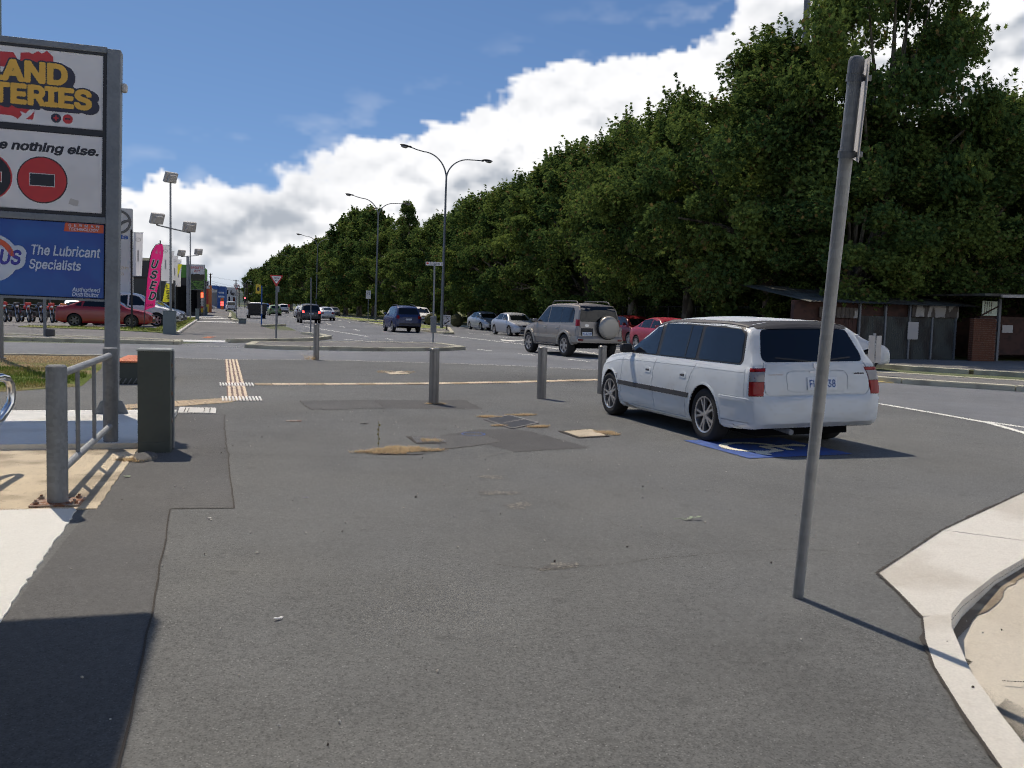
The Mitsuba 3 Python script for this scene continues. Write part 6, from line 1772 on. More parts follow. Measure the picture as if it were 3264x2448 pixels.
for i, (x, y) in enumerate(((-6.32, 60.0), (-5.78, 72.0), (-6.12, 80.5), (-6.40, 88.5), (-6.62, 96.0))):
    k = thing("banner", ("white hanging banner with a grey emblem, the nearest of the row", "white hanging banner second in the row, behind the pink flag", "white hanging banner third in the row, beside the floodlight mast", "white hanging banner fourth in the row", "white hanging banner farthest of the row")[i], "banner", None, "white banners along the car yard")
    part(k, "pole", cyl(0.04, 0.1, 5.75, x - 0.66, y + 0.03, 10), "galvanised_dull", 40)
    part(k, "cloth", plate_from([(x - 0.60, 3.03), (x - 0.08, 3.03), (x, 5.60), (x - 0.54, 5.60)], y, 0.01, 0.02, i), "flag_white", 40)
    part(k, "top_arm", cat(bar((x - 0.68, y, 5.63), (x + 0.03, y, 5.63), 0.03), bar((x - 0.68, y, 3.0), (x - 0.08, y, 3.0), 0.03)), "galvanised_dull", 30)
    part(k, "emblem", wall_print(unary_union([affinity.scale(Point(x - 0.28, 5.2).buffer(0.13).difference(Point(x - 0.28, 5.2).buffer(0.10)), 1.2, 0.9), Polygon([(x - 0.41, 5.22), (x - 0.28, 5.16), (x - 0.15, 5.22), (x - 0.28, 5.19)])]), y - 0.045, 0.004), "sticker_grey", False)
    part(k, "lettering", wall_print(affinity.rotate(affinity.scale(sbox(x - 0.62, 4.2, x + 0.06, 4.26), 1.0, 1.6), 90, origin=(x - 0.28, 4.23)), y - 0.045, 0.004), "sticker_grey", False)
k = thing("feather_flag", "yellow feather flag with black letters low in the yard behind the pink one", "flag")
part(k, "cloth", plate_from([(-6.15, 1.52), (-5.99, 2.4), (-5.85, 2.81), (-5.6, 2.79), (-5.63, 1.54), (-5.86, 1.48)], 70, 0.012, 0.03, 2), "flag_yellow", 40)
part(k, "pole", tube([(-6.16, 70.02, 0.1), (-6.13, 70.02, 1.5), (-5.98, 70.02, 2.4), (-5.85, 70.02, 2.82)], 0.02, 6), "black_plastic", 40)
for ch, z in (("L", 2.44), ("E", 2.08), ("S", 1.72)):
    part(k, "lettering", wall_print(fit_text(ch, -5.83, -5.64, z, 0.27, bold=True), 69.93, 0.006), "sign_ink", False)
k = thing("feather_flag", "yellow triangular pennant between the white banners", "flag")
part(k, "cloth", plate_from([(-6.56, 4.97), (-6.15, 4.99), (-6.59, 3.74)], 90, 0.012, 0.02, 3), "flag_yellow", 40)
part(k, "pole", cyl(0.03, 0.1, 5.05, -6.62, 90.03, 8), "black_plastic", 40)

# ------------------------------------------------------------------ the dealer's white pylon and the buildings on the left
k = thing("pylon_sign", "white slab pylon with a silver ring emblem just right of the sign post", "sign", mat4((0, 60.2, 0)))
part(k, "slab", rbox(-9.2, -6.95, 0, 0.45, 0.1, 7.05, 0.03), "white_wall", 30)
ring = Point(-7.72, 6.22).buffer(0.72, 40).difference(Point(-7.72, 6.22).buffer(0.58, 40))
wing = Polygon([(-8.36, 6.42), (-7.95, 6.30), (-7.72, 6.08), (-7.49, 6.30), (-7.08, 6.42), (-7.06, 6.28), (-7.45, 6.12), (-7.72, 5.82), (-7.99, 6.12), (-8.38, 6.28)])
part(k, "emblem", wall_print(ring.union(wing.intersection(Point(-7.72, 6.22).buffer(0.6))), -0.002, 0.03), "alloy_dark", False, label="silver ring emblem with a wing shape")
part(k, "lettering", wall_print(unary_union([fit_text("da", -7.80, -7.19, 5.22, 0.24, bold=True, fat=0.03)]), -0.002, 0.01), "sign_blue", False)
part(k, "lettering", wall_print(unary_union([fit_text("ton", -7.75, -7.18, 3.40, 0.20), fit_text("da", -7.75, -7.45, 3.05, 0.20)]), -0.002, 0.006), "straw_pale", False)

k = thing("showroom", "dark flat roofed car showroom behind the yard", "building", mat4((0, 86, 0)))
part(k, "wall", bx(-40, -8.6, 0.3, 12, 0, 3.6), "dark_wall", False)
part(k, "fascia", bx(-40, -8.5, 0, 12, 3.6, 5.02), "dark_wall", False)
part(k, "roof_edge", bx(-40, -8.45, -0.08, 12, 5.02, 5.25), mat("cream_trim", (0.60, 0.56, 0.38), 0.6), False)
for i in range(9):
    wk_ = part(k, "window", bx(-24.4 + 2.0 * i, -22.5 + 2.0 * i, 0.26, 0.30, 0.3, 3.4), "glass_dark", False)
    part(wk_, "frame", bx(-22.52 + 2.0 * i, -22.44 + 2.0 * i, 0.22, 0.31, 0.3, 3.4), "galvanised_dull", False)
k = thing("green_shop", "shop with a bright green fascia between the banners and the tall grey column", "building", mat4((0, 111, 0)))
part(k, "wall", bx(-16, -5.6, 0, 14, 0, 4.28), "dark_wall", False)
part(k, "fascia", bx(-16, -5.5, -0.15, 14, 4.28, 5.75), "green_plain", False)
part(k, "window", bx(-9.5, -6.0, -0.05, 0.0, 0.4, 3.4), "glass_dark", False)
single("grey_column", rbox(-7.06, -6.74, 109.6, 109.9, 0.05, 6.6, 0.02), "grey_wall", "tall square grey column beside the sports shop's sign", "column", smooth=30)
k = thing("shop_board", "board of a sports shop with red letters over a green field picture", "sign", mat4((0, 109.5, 0)))
part(k, "frame", cat(bx(-6.72, -5.08, 0.0, 0.12, 2.92, 5.76), bx(-6.7, -6.55, 0.02, 0.12, 0.1, 2.92), bx(-5.25, -5.1, 0.02, 0.12, 0.1, 2.92)), "galvanised_dull", False)


def board_pic(p, n, uv):
    a = fbm(p.x * 5, p.z * 9, 1.0, octaves=3)
    c = mix((0.10, 0.22, 0.035), (0.02, 0.045, 0.02), smoothstep(0.4, 0.6, a))
    d = mix((0.02, 0.025, 0.02), (0.06, 0.05, 0.03), a)
    c = mix(c, d, smoothstep(3.9, 4.05, p.z + 0.5 * (a - 0.5)))
    return mix(c, (0.60, 0.62, 0.64), smoothstep(4.66, 4.72, p.z + 0.25 * (a - 0.5)))


mat("board_picture", proc(board_pic), 0.5)
part(k, "board", bx(-6.66, -5.14, -0.02, 0.0, 2.98, 5.70), "board_picture", False)
part(k, "lettering", wall_print(unary_union([fit_text("SPORTS", -6.60, -5.24, 5.26, 0.27, bold=True), fit_text("HUT", -6.22, -5.58, 4.90, 0.27, bold=True)]), -0.021, 0.01), "red_plain", False)
k = thing("price_board", "white service station price board with orange headers and lit red figures", "sign", mat4((0, 111.5, 0)))
part(k, "frame", cat(bx(-6.66, -6.48, 0, 0.2, 0.05, 2.95), bx(-6.48, -5.2, 0.02, 0.2, 0.4, 0.9)), "yellow_plain", False)
for x0, x1 in ((-6.46, -5.82), (-5.72, -5.20)):
    pk_ = part(k, "panel", bx(x0, x1, 0, 0.1, 0.92, 2.92), "sign_white", False)
    part(pk_, "header", bx(x0, x1, -0.02, 0, 2.66, 2.92), "orange_plain", False)
    part(pk_, "footer", bx(x0, x1, -0.02, 0, 0.92, 1.12), "red_plain", False)
    part(pk_, "price_strip", cat(*[bx(x0 + 0.08, x1 - 0.1, -0.02, 0, z, z + 0.05) for z in (2.3, 2.0, 1.6)]), "sticker_grey", False)
for z in (2.12, 2.42):
    kk = part(k, "lit_price", bx(-5.70, -5.24, -0.05, -0.025, z, z + 0.24), "red_plain", False)
    scene[kk]["emitter"] = {"type": "area", "radiance": rgb(1.1, 0.13, 0.05)}
k = thing("tyre_shop", "red and orange tyre shop with a white roof sign beyond the price board", "building", mat4((0, 150, 0)))
part(k, "wall", bx(-14, -6.45, 0, 12, 0, 3.7), "red_plain", False)
part(k, "roof_sign", bx(-8.2, -6.3, -0.2, 0.2, 3.9, 4.9), "sign_white", False)
part(k, "lettering", wall_print(fit_text("B", -6.9, -6.45, 4.08, 0.62, bold=True, fat=0.05, shear=0.25), -0.201, 0.02), "sign_ink", False)
part(k, "column", cat(bx(-6.44, -5.95, -0.2, 0.3, 0, 4.2)), "orange_plain", False)
part(k, "roof", bx(-14, -6.2, -0.4, 12, 3.7, 3.9), "white_wall", False)
part(k, "door", bx(-8.6, -6.9, -0.05, 0, 0.1, 2.9), "sign_white", False)
single("orange_bin", rbox(-6.88, -6.34, 148.6, 149.1, 0.1, 1.3, 0.05), "yellow_plain", "yellow bin standing on the footpath by the tyre shop", "bin", smooth=30)
k = thing("blue_shop", "tall blue building at the far end of the left side", "building", mat4((0, 260, 0)))
part(k, "wall", bx(-8.92, -6.8, 0, 16, 0, 6.05), "blue_plain", False)
part(k, "canopy", bx(-14, -8.92, -1.5, 10, 5.2, 6.2), "blue_plain", False)
part(k, "sign_panel", cat(bx(-8.55, -7.16, -0.05, 0, 4.1, 4.55), bx(-8.72, -7.04, -0.05, 0, 3.05, 3.5)), "sign_pale", False)
part(k, "window", cat(bx(-10.1, -9.6, 0, 0.1, 4.5, 5.05), bx(-9.4, -8.95, 0, 0.1, 4.5, 5.05)), "white_plain", False)
part(k, "window", cat(bx(-10.4, -9.0, 1.0, 1.1, 0.5, 4.3)), "grey_wall", False)
k = thing("white_shop", "pale far building with dark windows beside the blue one", "building", mat4((0, 300, 0)))
part(k, "wall", bx(-7.75, -4.6, 0, 20, 0, 6.5), "white_wall", False)
for x, z, w, h in ((-7.4, 4.4, 0.4, 1.2), (-6.4, 4.4, 0.4, 1.2), (-7.0, 1.8, 0.5, 1.8), (-5.6, 4.2, 0.5, 0.7), (-5.6, 1.6, 0.6, 1.9)):
    part(k, "window", bx(x, x + w, -0.05, 0.02, z, z + h), "glass_dark", False)
part(k, "sign", wall_print(affinity.scale(Point(-5.6, 4.4).buffer(0.42), 1.5, 1), -0.06, 0.05), "sign_ink", False)
for i, (x, y, w, h, m) in enumerate(((-12, 340, 6, 6.0, "grey_wall"), (-17, 400, 8, 7.0, "white_wall"), (-24, 470, 9, 7.5, "grey_wall"), (8, 560, 14, 5.0, "red_plain"))):
    k = thing("far_building", ("grey far building just past the pale one", "white far building where the street bends", "grey building at the end of the street", "low brick building straight ahead at the end of the street")[i], "building", mat4((x, y, 0)))
    part(k, "wall", bx(0, w, 0, 14, 0, h), m, False)
    part(k, "roof", bx(-0.3, w + 0.3, -0.3, 14.3, h, h + 0.4), "galvanised_dull", False)
    for j in range(3):
        part(k, "window", bx(w * (0.12 + 0.3 * j), w * (0.28 + 0.3 * j), -0.06, 0.02, h * 0.45, h * 0.75), "glass_dark", False)
k = thing("led_board", "roadside board with lit red figures and an orange top, left of the white van", "sign", mat4((-5.05, 172, 0.1)))
part(k, "board", cat(bx(-0.28, 0.28, 0, 0.2, 0.3, 2.3), cyl(0.28, 0, 0.2).apply_transform(trimesh.transformations.rotation_matrix(math.pi / 2, (1, 0, 0))).apply_translation((0, 0.2, 2.1))), "orange_plain", False)
for z in (0.95, 1.35):
    kk = part(k, "lit_price", bx(-0.26, 0.26, -0.04, -0.01, z, z + 0.34), "red_plain", False)
    scene[kk]["emitter"] = {"type": "area", "radiance": rgb(1.2, 0.10, 0.08)}
# small street boxes
for lab, t in (("tall teal grey service box at the corner of the yard's grass strip", ((-3.70, 46.0), 0.56, 0.42, 1.10)), ("small grey service box along the far footpath edge", ((-4.38, 81.5), 0.30, 0.30, 1.0)), ("grey service box farthest along the footpath edge", ((-5.4, 120.0), 0.28, 0.28, 1.0))):
    (x, y), w, d, h = t
    k = thing("service_box", lab, "cabinet", mat4((x, y, 0.02)))
    part(k, "body", rbox(-w / 2, w / 2, -d / 2, d / 2, 0, h - 0.05, 0.01), "box_teal", 30)
    part(k, "lid", rbox(-w / 2 - 0.015, w / 2 + 0.015, -d / 2 - 0.015, d / 2 + 0.015, h - 0.05, h, 0.01), "box_teal", 30)
    part(k, "door", rbox(-w / 2 + 0.03, w / 2 - 0.03, -d / 2 - 0.006, -d / 2 + 0.01, 0.08, h - 0.1, 0.004), "box_teal", 30)
k = thing("footpath_planter", "low teal box with an overhanging lid on the far footpath", "box", mat4((-0.67, 72.4, 0.02)))
part(k, "body", rbox(-0.27, 0.27, -0.25, 0.25, 0.05, 0.36, 0.02), "box_teal", 30)
part(k, "lid", rbox(-0.34, 0.34, -0.32, 0.32, 0.36, 0.42, 0.02), "box_teal", 30)
part(k, "base", rbox(-0.25, 0.25, -0.23, 0.23, 0.0, 0.05, 0.01), "concrete_kerb", 30)

# ------------------------------------------------------------------ traffic lights, power poles, wires
for i, (x, z, lab) in enumerate(((-2.28, 3.47, "traffic light showing red on the left of the far crossing"), (6.48, 3.03, "traffic light showing a red arrow in the middle of the far crossing"), (11.5, 3.42, "traffic light showing red on the right of the far crossing"))):
    k = thing("traffic_light", lab, "traffic light", mat4((x, 330, 0)), "traffic lights at the far crossing")
    part(k, "pole", cyl(0.08, 0, z - 0.3, 0, 0.2, 10), "galvanised_dull", 40)
    part(k, "housing", rbox(-0.34, 0.34, 0, 0.25, z - 1.7, z + 0.45, 0.05), "black_plastic", 30)
    kk = part(k, "red_lamp", moved(cyl(0.30, 0, 0.05, n=20).apply_transform(trimesh.transformations.rotation_matrix(math.pi / 2, (1, 0, 0))), 0, -0.01, z), "red_plain", 30)
    scene[kk]["emitter"] = {"type": "area", "radiance": rgb(3.2, 0.16, 0.20)}
    for dz in (0.62, 1.24):
        part(k, "dark_lens", moved(cyl(0.2, 0, 0.04, n=16).apply_transform(trimesh.transformations.rotation_matrix(math.pi / 2, (1, 0, 0))), 0, -0.01, z - dz), "glass_dark", 30)
PO = ((-13.5, 330, 11.5, 1.2), (-5.2, 330, 9.6, 1.6), (-1.6, 345, 8.8, 2.4), (-2.6, 380, 9.2, 2.2), (-5.4, 430, 9.6, 2.2))
for i, (x, y, h, arm) in enumerate(PO):
    k = thing("power_pole", ("leftmost brown power pole above the tyre shop", "thick brown power pole behind the farther give way sign", "wooden power pole with a wide crossarm, the rightmost", "wooden power pole with crossarms beside the rightmost one", "farthest wooden power pole at the bend")[i], "power pole", mat4((x, y, 0)), None)
    part(k, "pole", cyl(0.24, 0, h, n=10, r2=0.18), mat("pole_wood", (0.07, 0.05, 0.04), 0.9) if "pole_wood" not in scene else "pole_wood", 40)
    part(k, "crossarm", cat(bar((-arm / 2, 0, h - 0.35), (arm / 2, 0, h - 0.35), 0.16), bar((-arm / 2.6, 0, h - 1.3), (arm / 2.6, 0, h - 1.3), 0.14)), "pole_wood", 30)
    part(k, "insulator", cat(*[cyl(0.07, h - 0.27, h - 0.02, s * arm / 2.2, 0, 8) for s in (-1, 1)]), "sticker_grey", 30)
for i, (a, b, sag) in enumerate((((-22, 330, 11.9), (9, 420, 9.8), 0.5), ((-13.5, 331, 9.0), (7, 430, 7.6), 0.7), ((-13.0, 331, 8.2), (-1.6, 345, 6.6), 0.5), ((-1.6, 346, 8.5), (10, 450, 7.4), 0.5))):
    pts = [np.array(a) + (np.array(b) - np.array(a)) * t - np.array([0, 0, 4 * sag * t * (1 - t)]) for t in np.linspace(0, 1, 14)]
    single("power_line", tube(pts, 0.028, 5), "under_dark", ("highest power line crossing over the street", "middle power line crossing the street", "short power line between two brown poles", "power line running off behind the street trees")[i], "power line", smooth=40)
k = thing("road_lamp", "single arm road lamp arching over the far end of the street", "street lamp", mat4((-2.3, 330, 0)))
part(k, "pole", tube([(0, 0, 0), (0, 0, 7.2), (0.25, 0, 8.6), (0.8, 0, 9.5), (1.4, 0, 9.75)], 0.07, 8), "galvanised_dull", 40)
part(k, "lamp_head", rbox(1.3, 2.1, -0.15, 0.15, 9.62, 9.82, 0.06), "black_plastic", 40)

# ------------------------------------------------------------------ the shed and fence on the right
wl = thing("boarded_shed", "long low shed in tree shade with panelled iron walls and a pale weathered fascia", "building", mat4((0, 29.0, 0.12), 1.5))


def ribbed(x0, x1, z0, z1, y, pitch=0.085, depth=0.018):
    n = max(2, int((x1 - x0) / pitch))
    xs = np.linspace(x0, x1, n * 4 + 1)
    ys = y + depth * np.sin(np.arange(len(xs)) * math.pi / 2)
    V = np.concatenate([np.column_stack([xs, ys, np.full(len(xs), z)]) for z in (z0, z1)])
    k = len(xs)
    F = [(i, i + 1, i + 1 + k) for i in range(k - 1)] + [(i, i + 1 + k, i + k) for i in range(k - 1)]
    m = trimesh.Trimesh(V, np.array(F), process=False)
    return m


def old_iron(p, n, uv):
    a = fbm(p.x * 2.2, p.y * 2.2, p.z * 1.0, octaves=4)
    return mix((0.085, 0.09, 0.078), (0.05, 0.043, 0.036), smoothstep(0.4, 0.7, a))


def old_paint(p, n, uv):
    a = fbm(p.x * 3.2, 3.0, p.z * 1.1, octaves=4)
    return mix((0.40, 0.38, 0.35), (0.09, 0.075, 0.065), smoothstep(0.46, 0.55, a))


mat("old_iron", proc(old_iron), 0.7)
mat("flaking_paint", proc(old_paint), 0.8)
mat("brown_brick", concrete((0.14, 0.05, 0.025), (0.08, 0.03, 0.02), 0.8, 1.0), 0.9)
mat("dark_board", worn_paint((0.07, 0.03, 0.022), (0.04, 0.02, 0.016), 0.4, 0.7, 6), 0.8)
xs_ = [21.75, 22.9, 24.0, 25.05, 26.15]
for a, b in zip(xs_[:-1], xs_[1:]):
    part(wl, "wall_panel", ribbed(a + 0.03, b - 0.03, 0.0, 1.60, 0.0), "old_iron", 50)
for x in xs_:
    part(wl, "post", bx(x - 0.035, x + 0.035, -0.06, 0.04, 0, 2.05), "galvanised_dull", False)
part(wl, "rear_wall", bx(19.0, 26.3, 0.1, 0.3, 0, 2.1), "dark_board", False)
for i in range(22):
    x = 24.05 + 0.098 * i
    part(wl, "fascia_board", bx(x, x + 0.09, -0.10, -0.07, 1.62 + 0.012 * math.sin(i * 5), 2.06), "flaking_paint", False)
for i in range(9):
    x = 20.0 + 0.185 * i
    part(wl, "fence_board", bx(x, x + 0.17, 0.0, 0.03, 0.0, 1.45), "dark_board", False)
    part(wl, "fascia_board", bx(x, x + 0.165, -0.04, -0.01, 1.50, 1.88), "flaking_paint", False)
for i in range(14):
    x = 19.2 + 0.55 * i
    part(wl, "roof_sheet", cat(*[rot_mesh(ribbed(x, x + 0.56, 0, 5.0, 0, 0.14, 0.02), (1, 0, 0), -82, (0, 0, 0)).apply_translation((0, -0.5, 2.06))]), "old_iron", 50)
part(wl, "notice", bx(23.9, 24.38, -0.09, -0.075, 0.76, 1.42), "sticker_grey", False)
br = thing("brick_pier", "brown brick pier at the end of the shed wall", "pier", mat4((0, 28.9, 0.12)))
bb = []
for r_ in range(20):
    for c_ in range(5):
        off = 0.10 if r_ % 2 else 0.0
        x0 = 26.3 + c_ * 0.225 - off + (0.0)
        part(br, "brick", bx(max(x0, 26.3), min(x0 + 0.215, 27.36), -0.02 - 0.004 * ((r_ * 7 + c_ * 3) % 3), 0.2, 0.002 + r_ * 0.081, 0.073 + r_ * 0.081), "brown_brick", False) if x0 + 0.2 > 26.3 and x0 < 27.3 else None
part(br, "mortar", bx(26.31, 27.35, 0.0, 0.19, 0, 1.62), "concrete_grey", False)
cp = thing("carport", "dark open carport to the right of the brick pier with a pale translucent window", "building", mat4((0, 29.2, 0.12)))
part(cp, "wall", bx(26.2, 60, 4.0, 4.3, 0, 3.4), "dark_board", False)
part(cp, "roof", rot_mesh(bx(25.9, 60, -1.2, 4.6, 2.46, 2.54), (0, 1, 0), -0.8, (26, 0, 2.5)), "old_iron", False)
part(cp, "fascia", rot_mesh(bx(26.6, 60, -1.24, -1.2, 2.40, 2.50), (0, 1, 0), -0.8, (26, 0, 2.5)), "flaking_paint", False)
part(cp, "window", bx(26.95, 27.65, 0.02, 0.04, 1.74, 2.30), mat("translucent_sheet", (0.66, 0.74, 0.60), 0.6), False)
part(cp, "window_bar", cat(bar((26.95, 0.0, 1.76), (27.65, 0.0, 2.10), 0.04), *[bx(27.05 + 0.10 * i, 27.06 + 0.10 * i, 0.0, 0.02, 1.8, 2.28) for i in range(4)]), "dark_board", False)
part(cp, "upper_wall", bx(26.9, 60, 0.05, 0.15, 0.25, 1.72), "dark_board", False)
for x_, y_ in ((27.68, -0.05), (31.0, -1.1)):
    part(cp, "post", bx(x_, x_ + 0.1, y_, y_ + 0.1, 0, 2.4), "galvanised_dull", False)
part(cp, "small_sign", bx(27.95, 28.45, 0.02, 0.04, 1.1, 1.40), "sticker_grey", False)
up_ = thing("upper_deck", "timber deck with a slim railing above the shed and carport", "deck", mat4((0, 32.0, 0)))
part(up_, "floor", bx(28.3, 60, 0, 4, 2.75, 2.92), "dark_board", False)
part(up_, "rail", cat(bx(28.3, 60, 0, 0.05, 3.62, 3.67), bx(28.3, 60, 0, 0.05, 2.98, 3.02)), "galvanised_dull", False)
for i in range(40):
    part(up_, "baluster", bx(28.35 + 0.14 * i, 28.37 + 0.14 * i, 0.01, 0.03, 3.02, 3.62), "galvanised_dull", False)
part(up_, "wall", bx(30, 60, 4, 4.3, 2.9, 6.0), "dark_board", False)

fe = thing("mesh_fence", "dark mesh fence with a top rail running under the street trees", "fence", mat4((0, 0, 0.12)))
fl = LineString([(22.2, 30.5), (22.0, 40), (21.9, 60), (21.5, 84), (20.8, 110)])
for i in range(26):
    p = fl.interpolate(i / 25, normalized=True)
    part(fe, "post", cyl(0.035, 0, 1.95, p.x, p.y, 8), "black_plastic", 40)
part(fe, "top_rail", tube([(*fl.interpolate(t, normalized=True).coords[0], 1.9) for t in np.linspace(0, 1, 26)], 0.025, 8), "black_plastic", 40)
wires = []
for i in range(330):
    p = fl.interpolate(i * 0.12)
    if p.y > 62:
        break
    wires.append(bar((p.x, p.y, 0.05), (p.x, p.y, 1.88), 0.006))
wires += [bar((22.2, 30.5, z), (22.0, 40, z), 0.006) for z in np.arange(0.2, 1.9, 0.15)] + [bar((22.0, 40, z), (21.9, 60, z), 0.006) for z in np.arange(0.2, 1.9, 0.15)]
part(fe, "mesh", cat(*wires), "black_plastic", False, kind="stuff")
for i, (x0, x1, y, z0, z1, lab) in enumerate(((31.0, 33.6, 70, 1.9, 2.45, "low white roofed shed beyond the fence, the left one"), (33.9, 36.8, 68, 1.8, 2.5, "low white roofed shed beyond the fence, the right one"))):
    k = thing("park_shed", lab, "shed", mat4((0, y, 0)))
    part(k, "wall", bx(x0, x1, 0, 4, 0, z0), "grey_wall", False)
    part(k, "roof", trimesh.Trimesh(np.array([(x0 - 0.3, -0.3, z0), (x1 + 0.3, -0.3, z0), (x1 + 0.3, 4.3, z1 + 0.4), (x0 - 0.3, 4.3, z1 + 0.4), (x0 - 0.3, -0.3, z0 + 0.1), (x1 + 0.3, -0.3, z0 + 0.1), (x1 + 0.3, 4.3, z1 + 0.5), (x0 - 0.3, 4.3, z1 + 0.5)]), np.array([(0, 2, 1), (0, 3, 2), (4, 5, 6), (4, 6, 7), (0, 1, 5), (0, 5, 4), (1, 2, 6), (1, 6, 5), (2, 3, 7), (2, 7, 6), (3, 0, 4), (3, 4, 7)]), process=False), "white_wall", False)
single("yellow_sign_board", bx(22.75, 23.2, 41.9, 41.95, 1.45, 2.1), mat("sign_mustard", (0.50, 0.30, 0.03), 0.6), "mustard yellow board hung on the fence behind the wagon's roof", "sign", smooth=False)
for i, (x, y, s_, lab) in enumerate(((16.6, 76.0, 0.55, "round clipped bush by the kerb, left of the silver sedans"), (15.0, 79.5, 0.5, "round clipped bush beside the keep left sign"))):
    hb = trimesh.creation.icosphere(4, 1.0)
    hb.vertices *= (s_ * (1 + 0.25 * (meshkit.fbm(hb.vertices * 4, 4, 7 + i) - 0.5)))[:, None]
    single("clipped_bush", hb, mat("bush_green", (0.07, 0.07, 0.03), 0.95) if "bush_green" not in scene else "bush_green", lab, "bush", mat4((x, y, 0.62)), smooth=True)

# grandstand roof and floodlight tower beyond the trees, far right
gs = thing("grandstand", "grandstand roof with white steel trusses beyond the trees, far right", "building", mat4((0, 0, 0)))
part(gs, "roof", trimesh.Trimesh(np.array([(54.6, 60, 16.5), (66, 60, 21.2), (68, 63, 21.4), (57.2, 63, 16.9), (54.6, 60, 16.1), (66, 60, 20.6), (68, 63, 20.8), (57.2, 63, 16.5)]), np.array([(0, 1, 2), (0, 2, 3), (4, 6, 5), (4, 7, 6), (0, 4, 5), (0, 5, 1), (1, 5, 6), (1, 6, 2), (2, 6, 7), (2, 7, 3), (3, 7, 4), (3, 4, 0)]), process=False), "white_wall", False)
part(gs, "truss", tube([(54.4, 59.8, 17.0), (60, 59.8, 20.0), (66, 59.8, 23.0)], 0.09, 8), "sign_white", 40)
for i in range(7):
    part(gs, "strut", tube([(55 + 1.6 * i, 59.8, 16.7 + 0.66 * i), (55.6 + 1.6 * i, 59.8, 17.6 + 0.85 * i)], 0.05, 6), "sign_white", 40)
part(gs, "column", cyl(0.25, 0, 20.5, 65, 61.5, 12), "sign_white", 40)
single("light_tower", cat(cyl(0.62, 0, 44, 70.2, 110, 16, r2=0.42)), "galvanised_dull", "tall stadium light tower rising behind the biggest tree", "light tower", smooth=40)

# the shop awning above the viewer's left shoulder, which shades the near left corner
aw = thing("corner_shop", "shop wall and awning at the near left, mostly out of view", "building")
part(aw, "awning", bx(-12.0, -1.37, -7, 7.22, 4.42, 4.66), "grey_wall", False)
part(aw, "wall", bx(-12.0, -7.5, -7, 6.0, 0.014, 5.5), "grey_wall", False)
# ------------------------------------------------------------------ street trees
def leaf_cards(P, N, size, seed, fine):
    """One small lobed leaf per point: fine = a five-lobed outline, else a folded kite."""
    r = np.random.default_rng(seed)
    k = len(P)
    N = N / np.linalg.norm(N, axis=1, keepdims=True)
    a = r.normal(size=(k, 3))
    u = np.cross(N, a)
    u /= np.linalg.norm(u, axis=1, keepdims=True)
    v = np.cross(N, u)
    s = size * r.uniform(0.6, 1.25, k)[:, None]
    if fine == 2:
        pol = [(0, -0.5), (0.22, -0.22), (0.52, -0.12), (0.26, 0.08), (0.34, 0.42), (0.10, 0.22), (0, 0.60), (-0.10, 0.22), (-0.34, 0.42), (-0.26, 0.08), (-0.52, -0.12), (-0.22, -0.22)]
        tri = [(0, 1, 11), (1, 2, 3), (1, 3, 11), (3, 9, 11), (9, 10, 11), (3, 4, 5), (3, 5, 7), (3, 7, 9), (7, 8, 9), (5, 6, 7)]
    elif fine == 1:
        pol = [(0, -0.5), (0.5, -0.05), (0.22, 0.05), (0.25, 0.42), (0, 0.25), (-0.25, 0.42), (-0.22, 0.05), (-0.5, -0.05)]
        tri = [(0, 1, 2), (0, 2, 6), (0, 6, 7), (2, 3, 4), (2, 4, 6), (4, 5, 6)]
    else:
        pol = [(0, -0.5), (0.45, 0.05), (0, 0.55), (-0.45, 0.05)]
        tri = [(0, 1, 2), (0, 2, 3)]
    cup = r.uniform(-0.25, 0.1, k)[:, None]
    V = np.stack([P + s * (x * u + y * v) + s * N * (cup * (x * x * 2.0) - 0.12 * y * y) for x, y in pol], 1).reshape(-1, 3)
    b = np.arange(k)[:, None] * len(pol)
    F = np.concatenate([b + list(t) for t in tri])
    return V, F, len(pol)


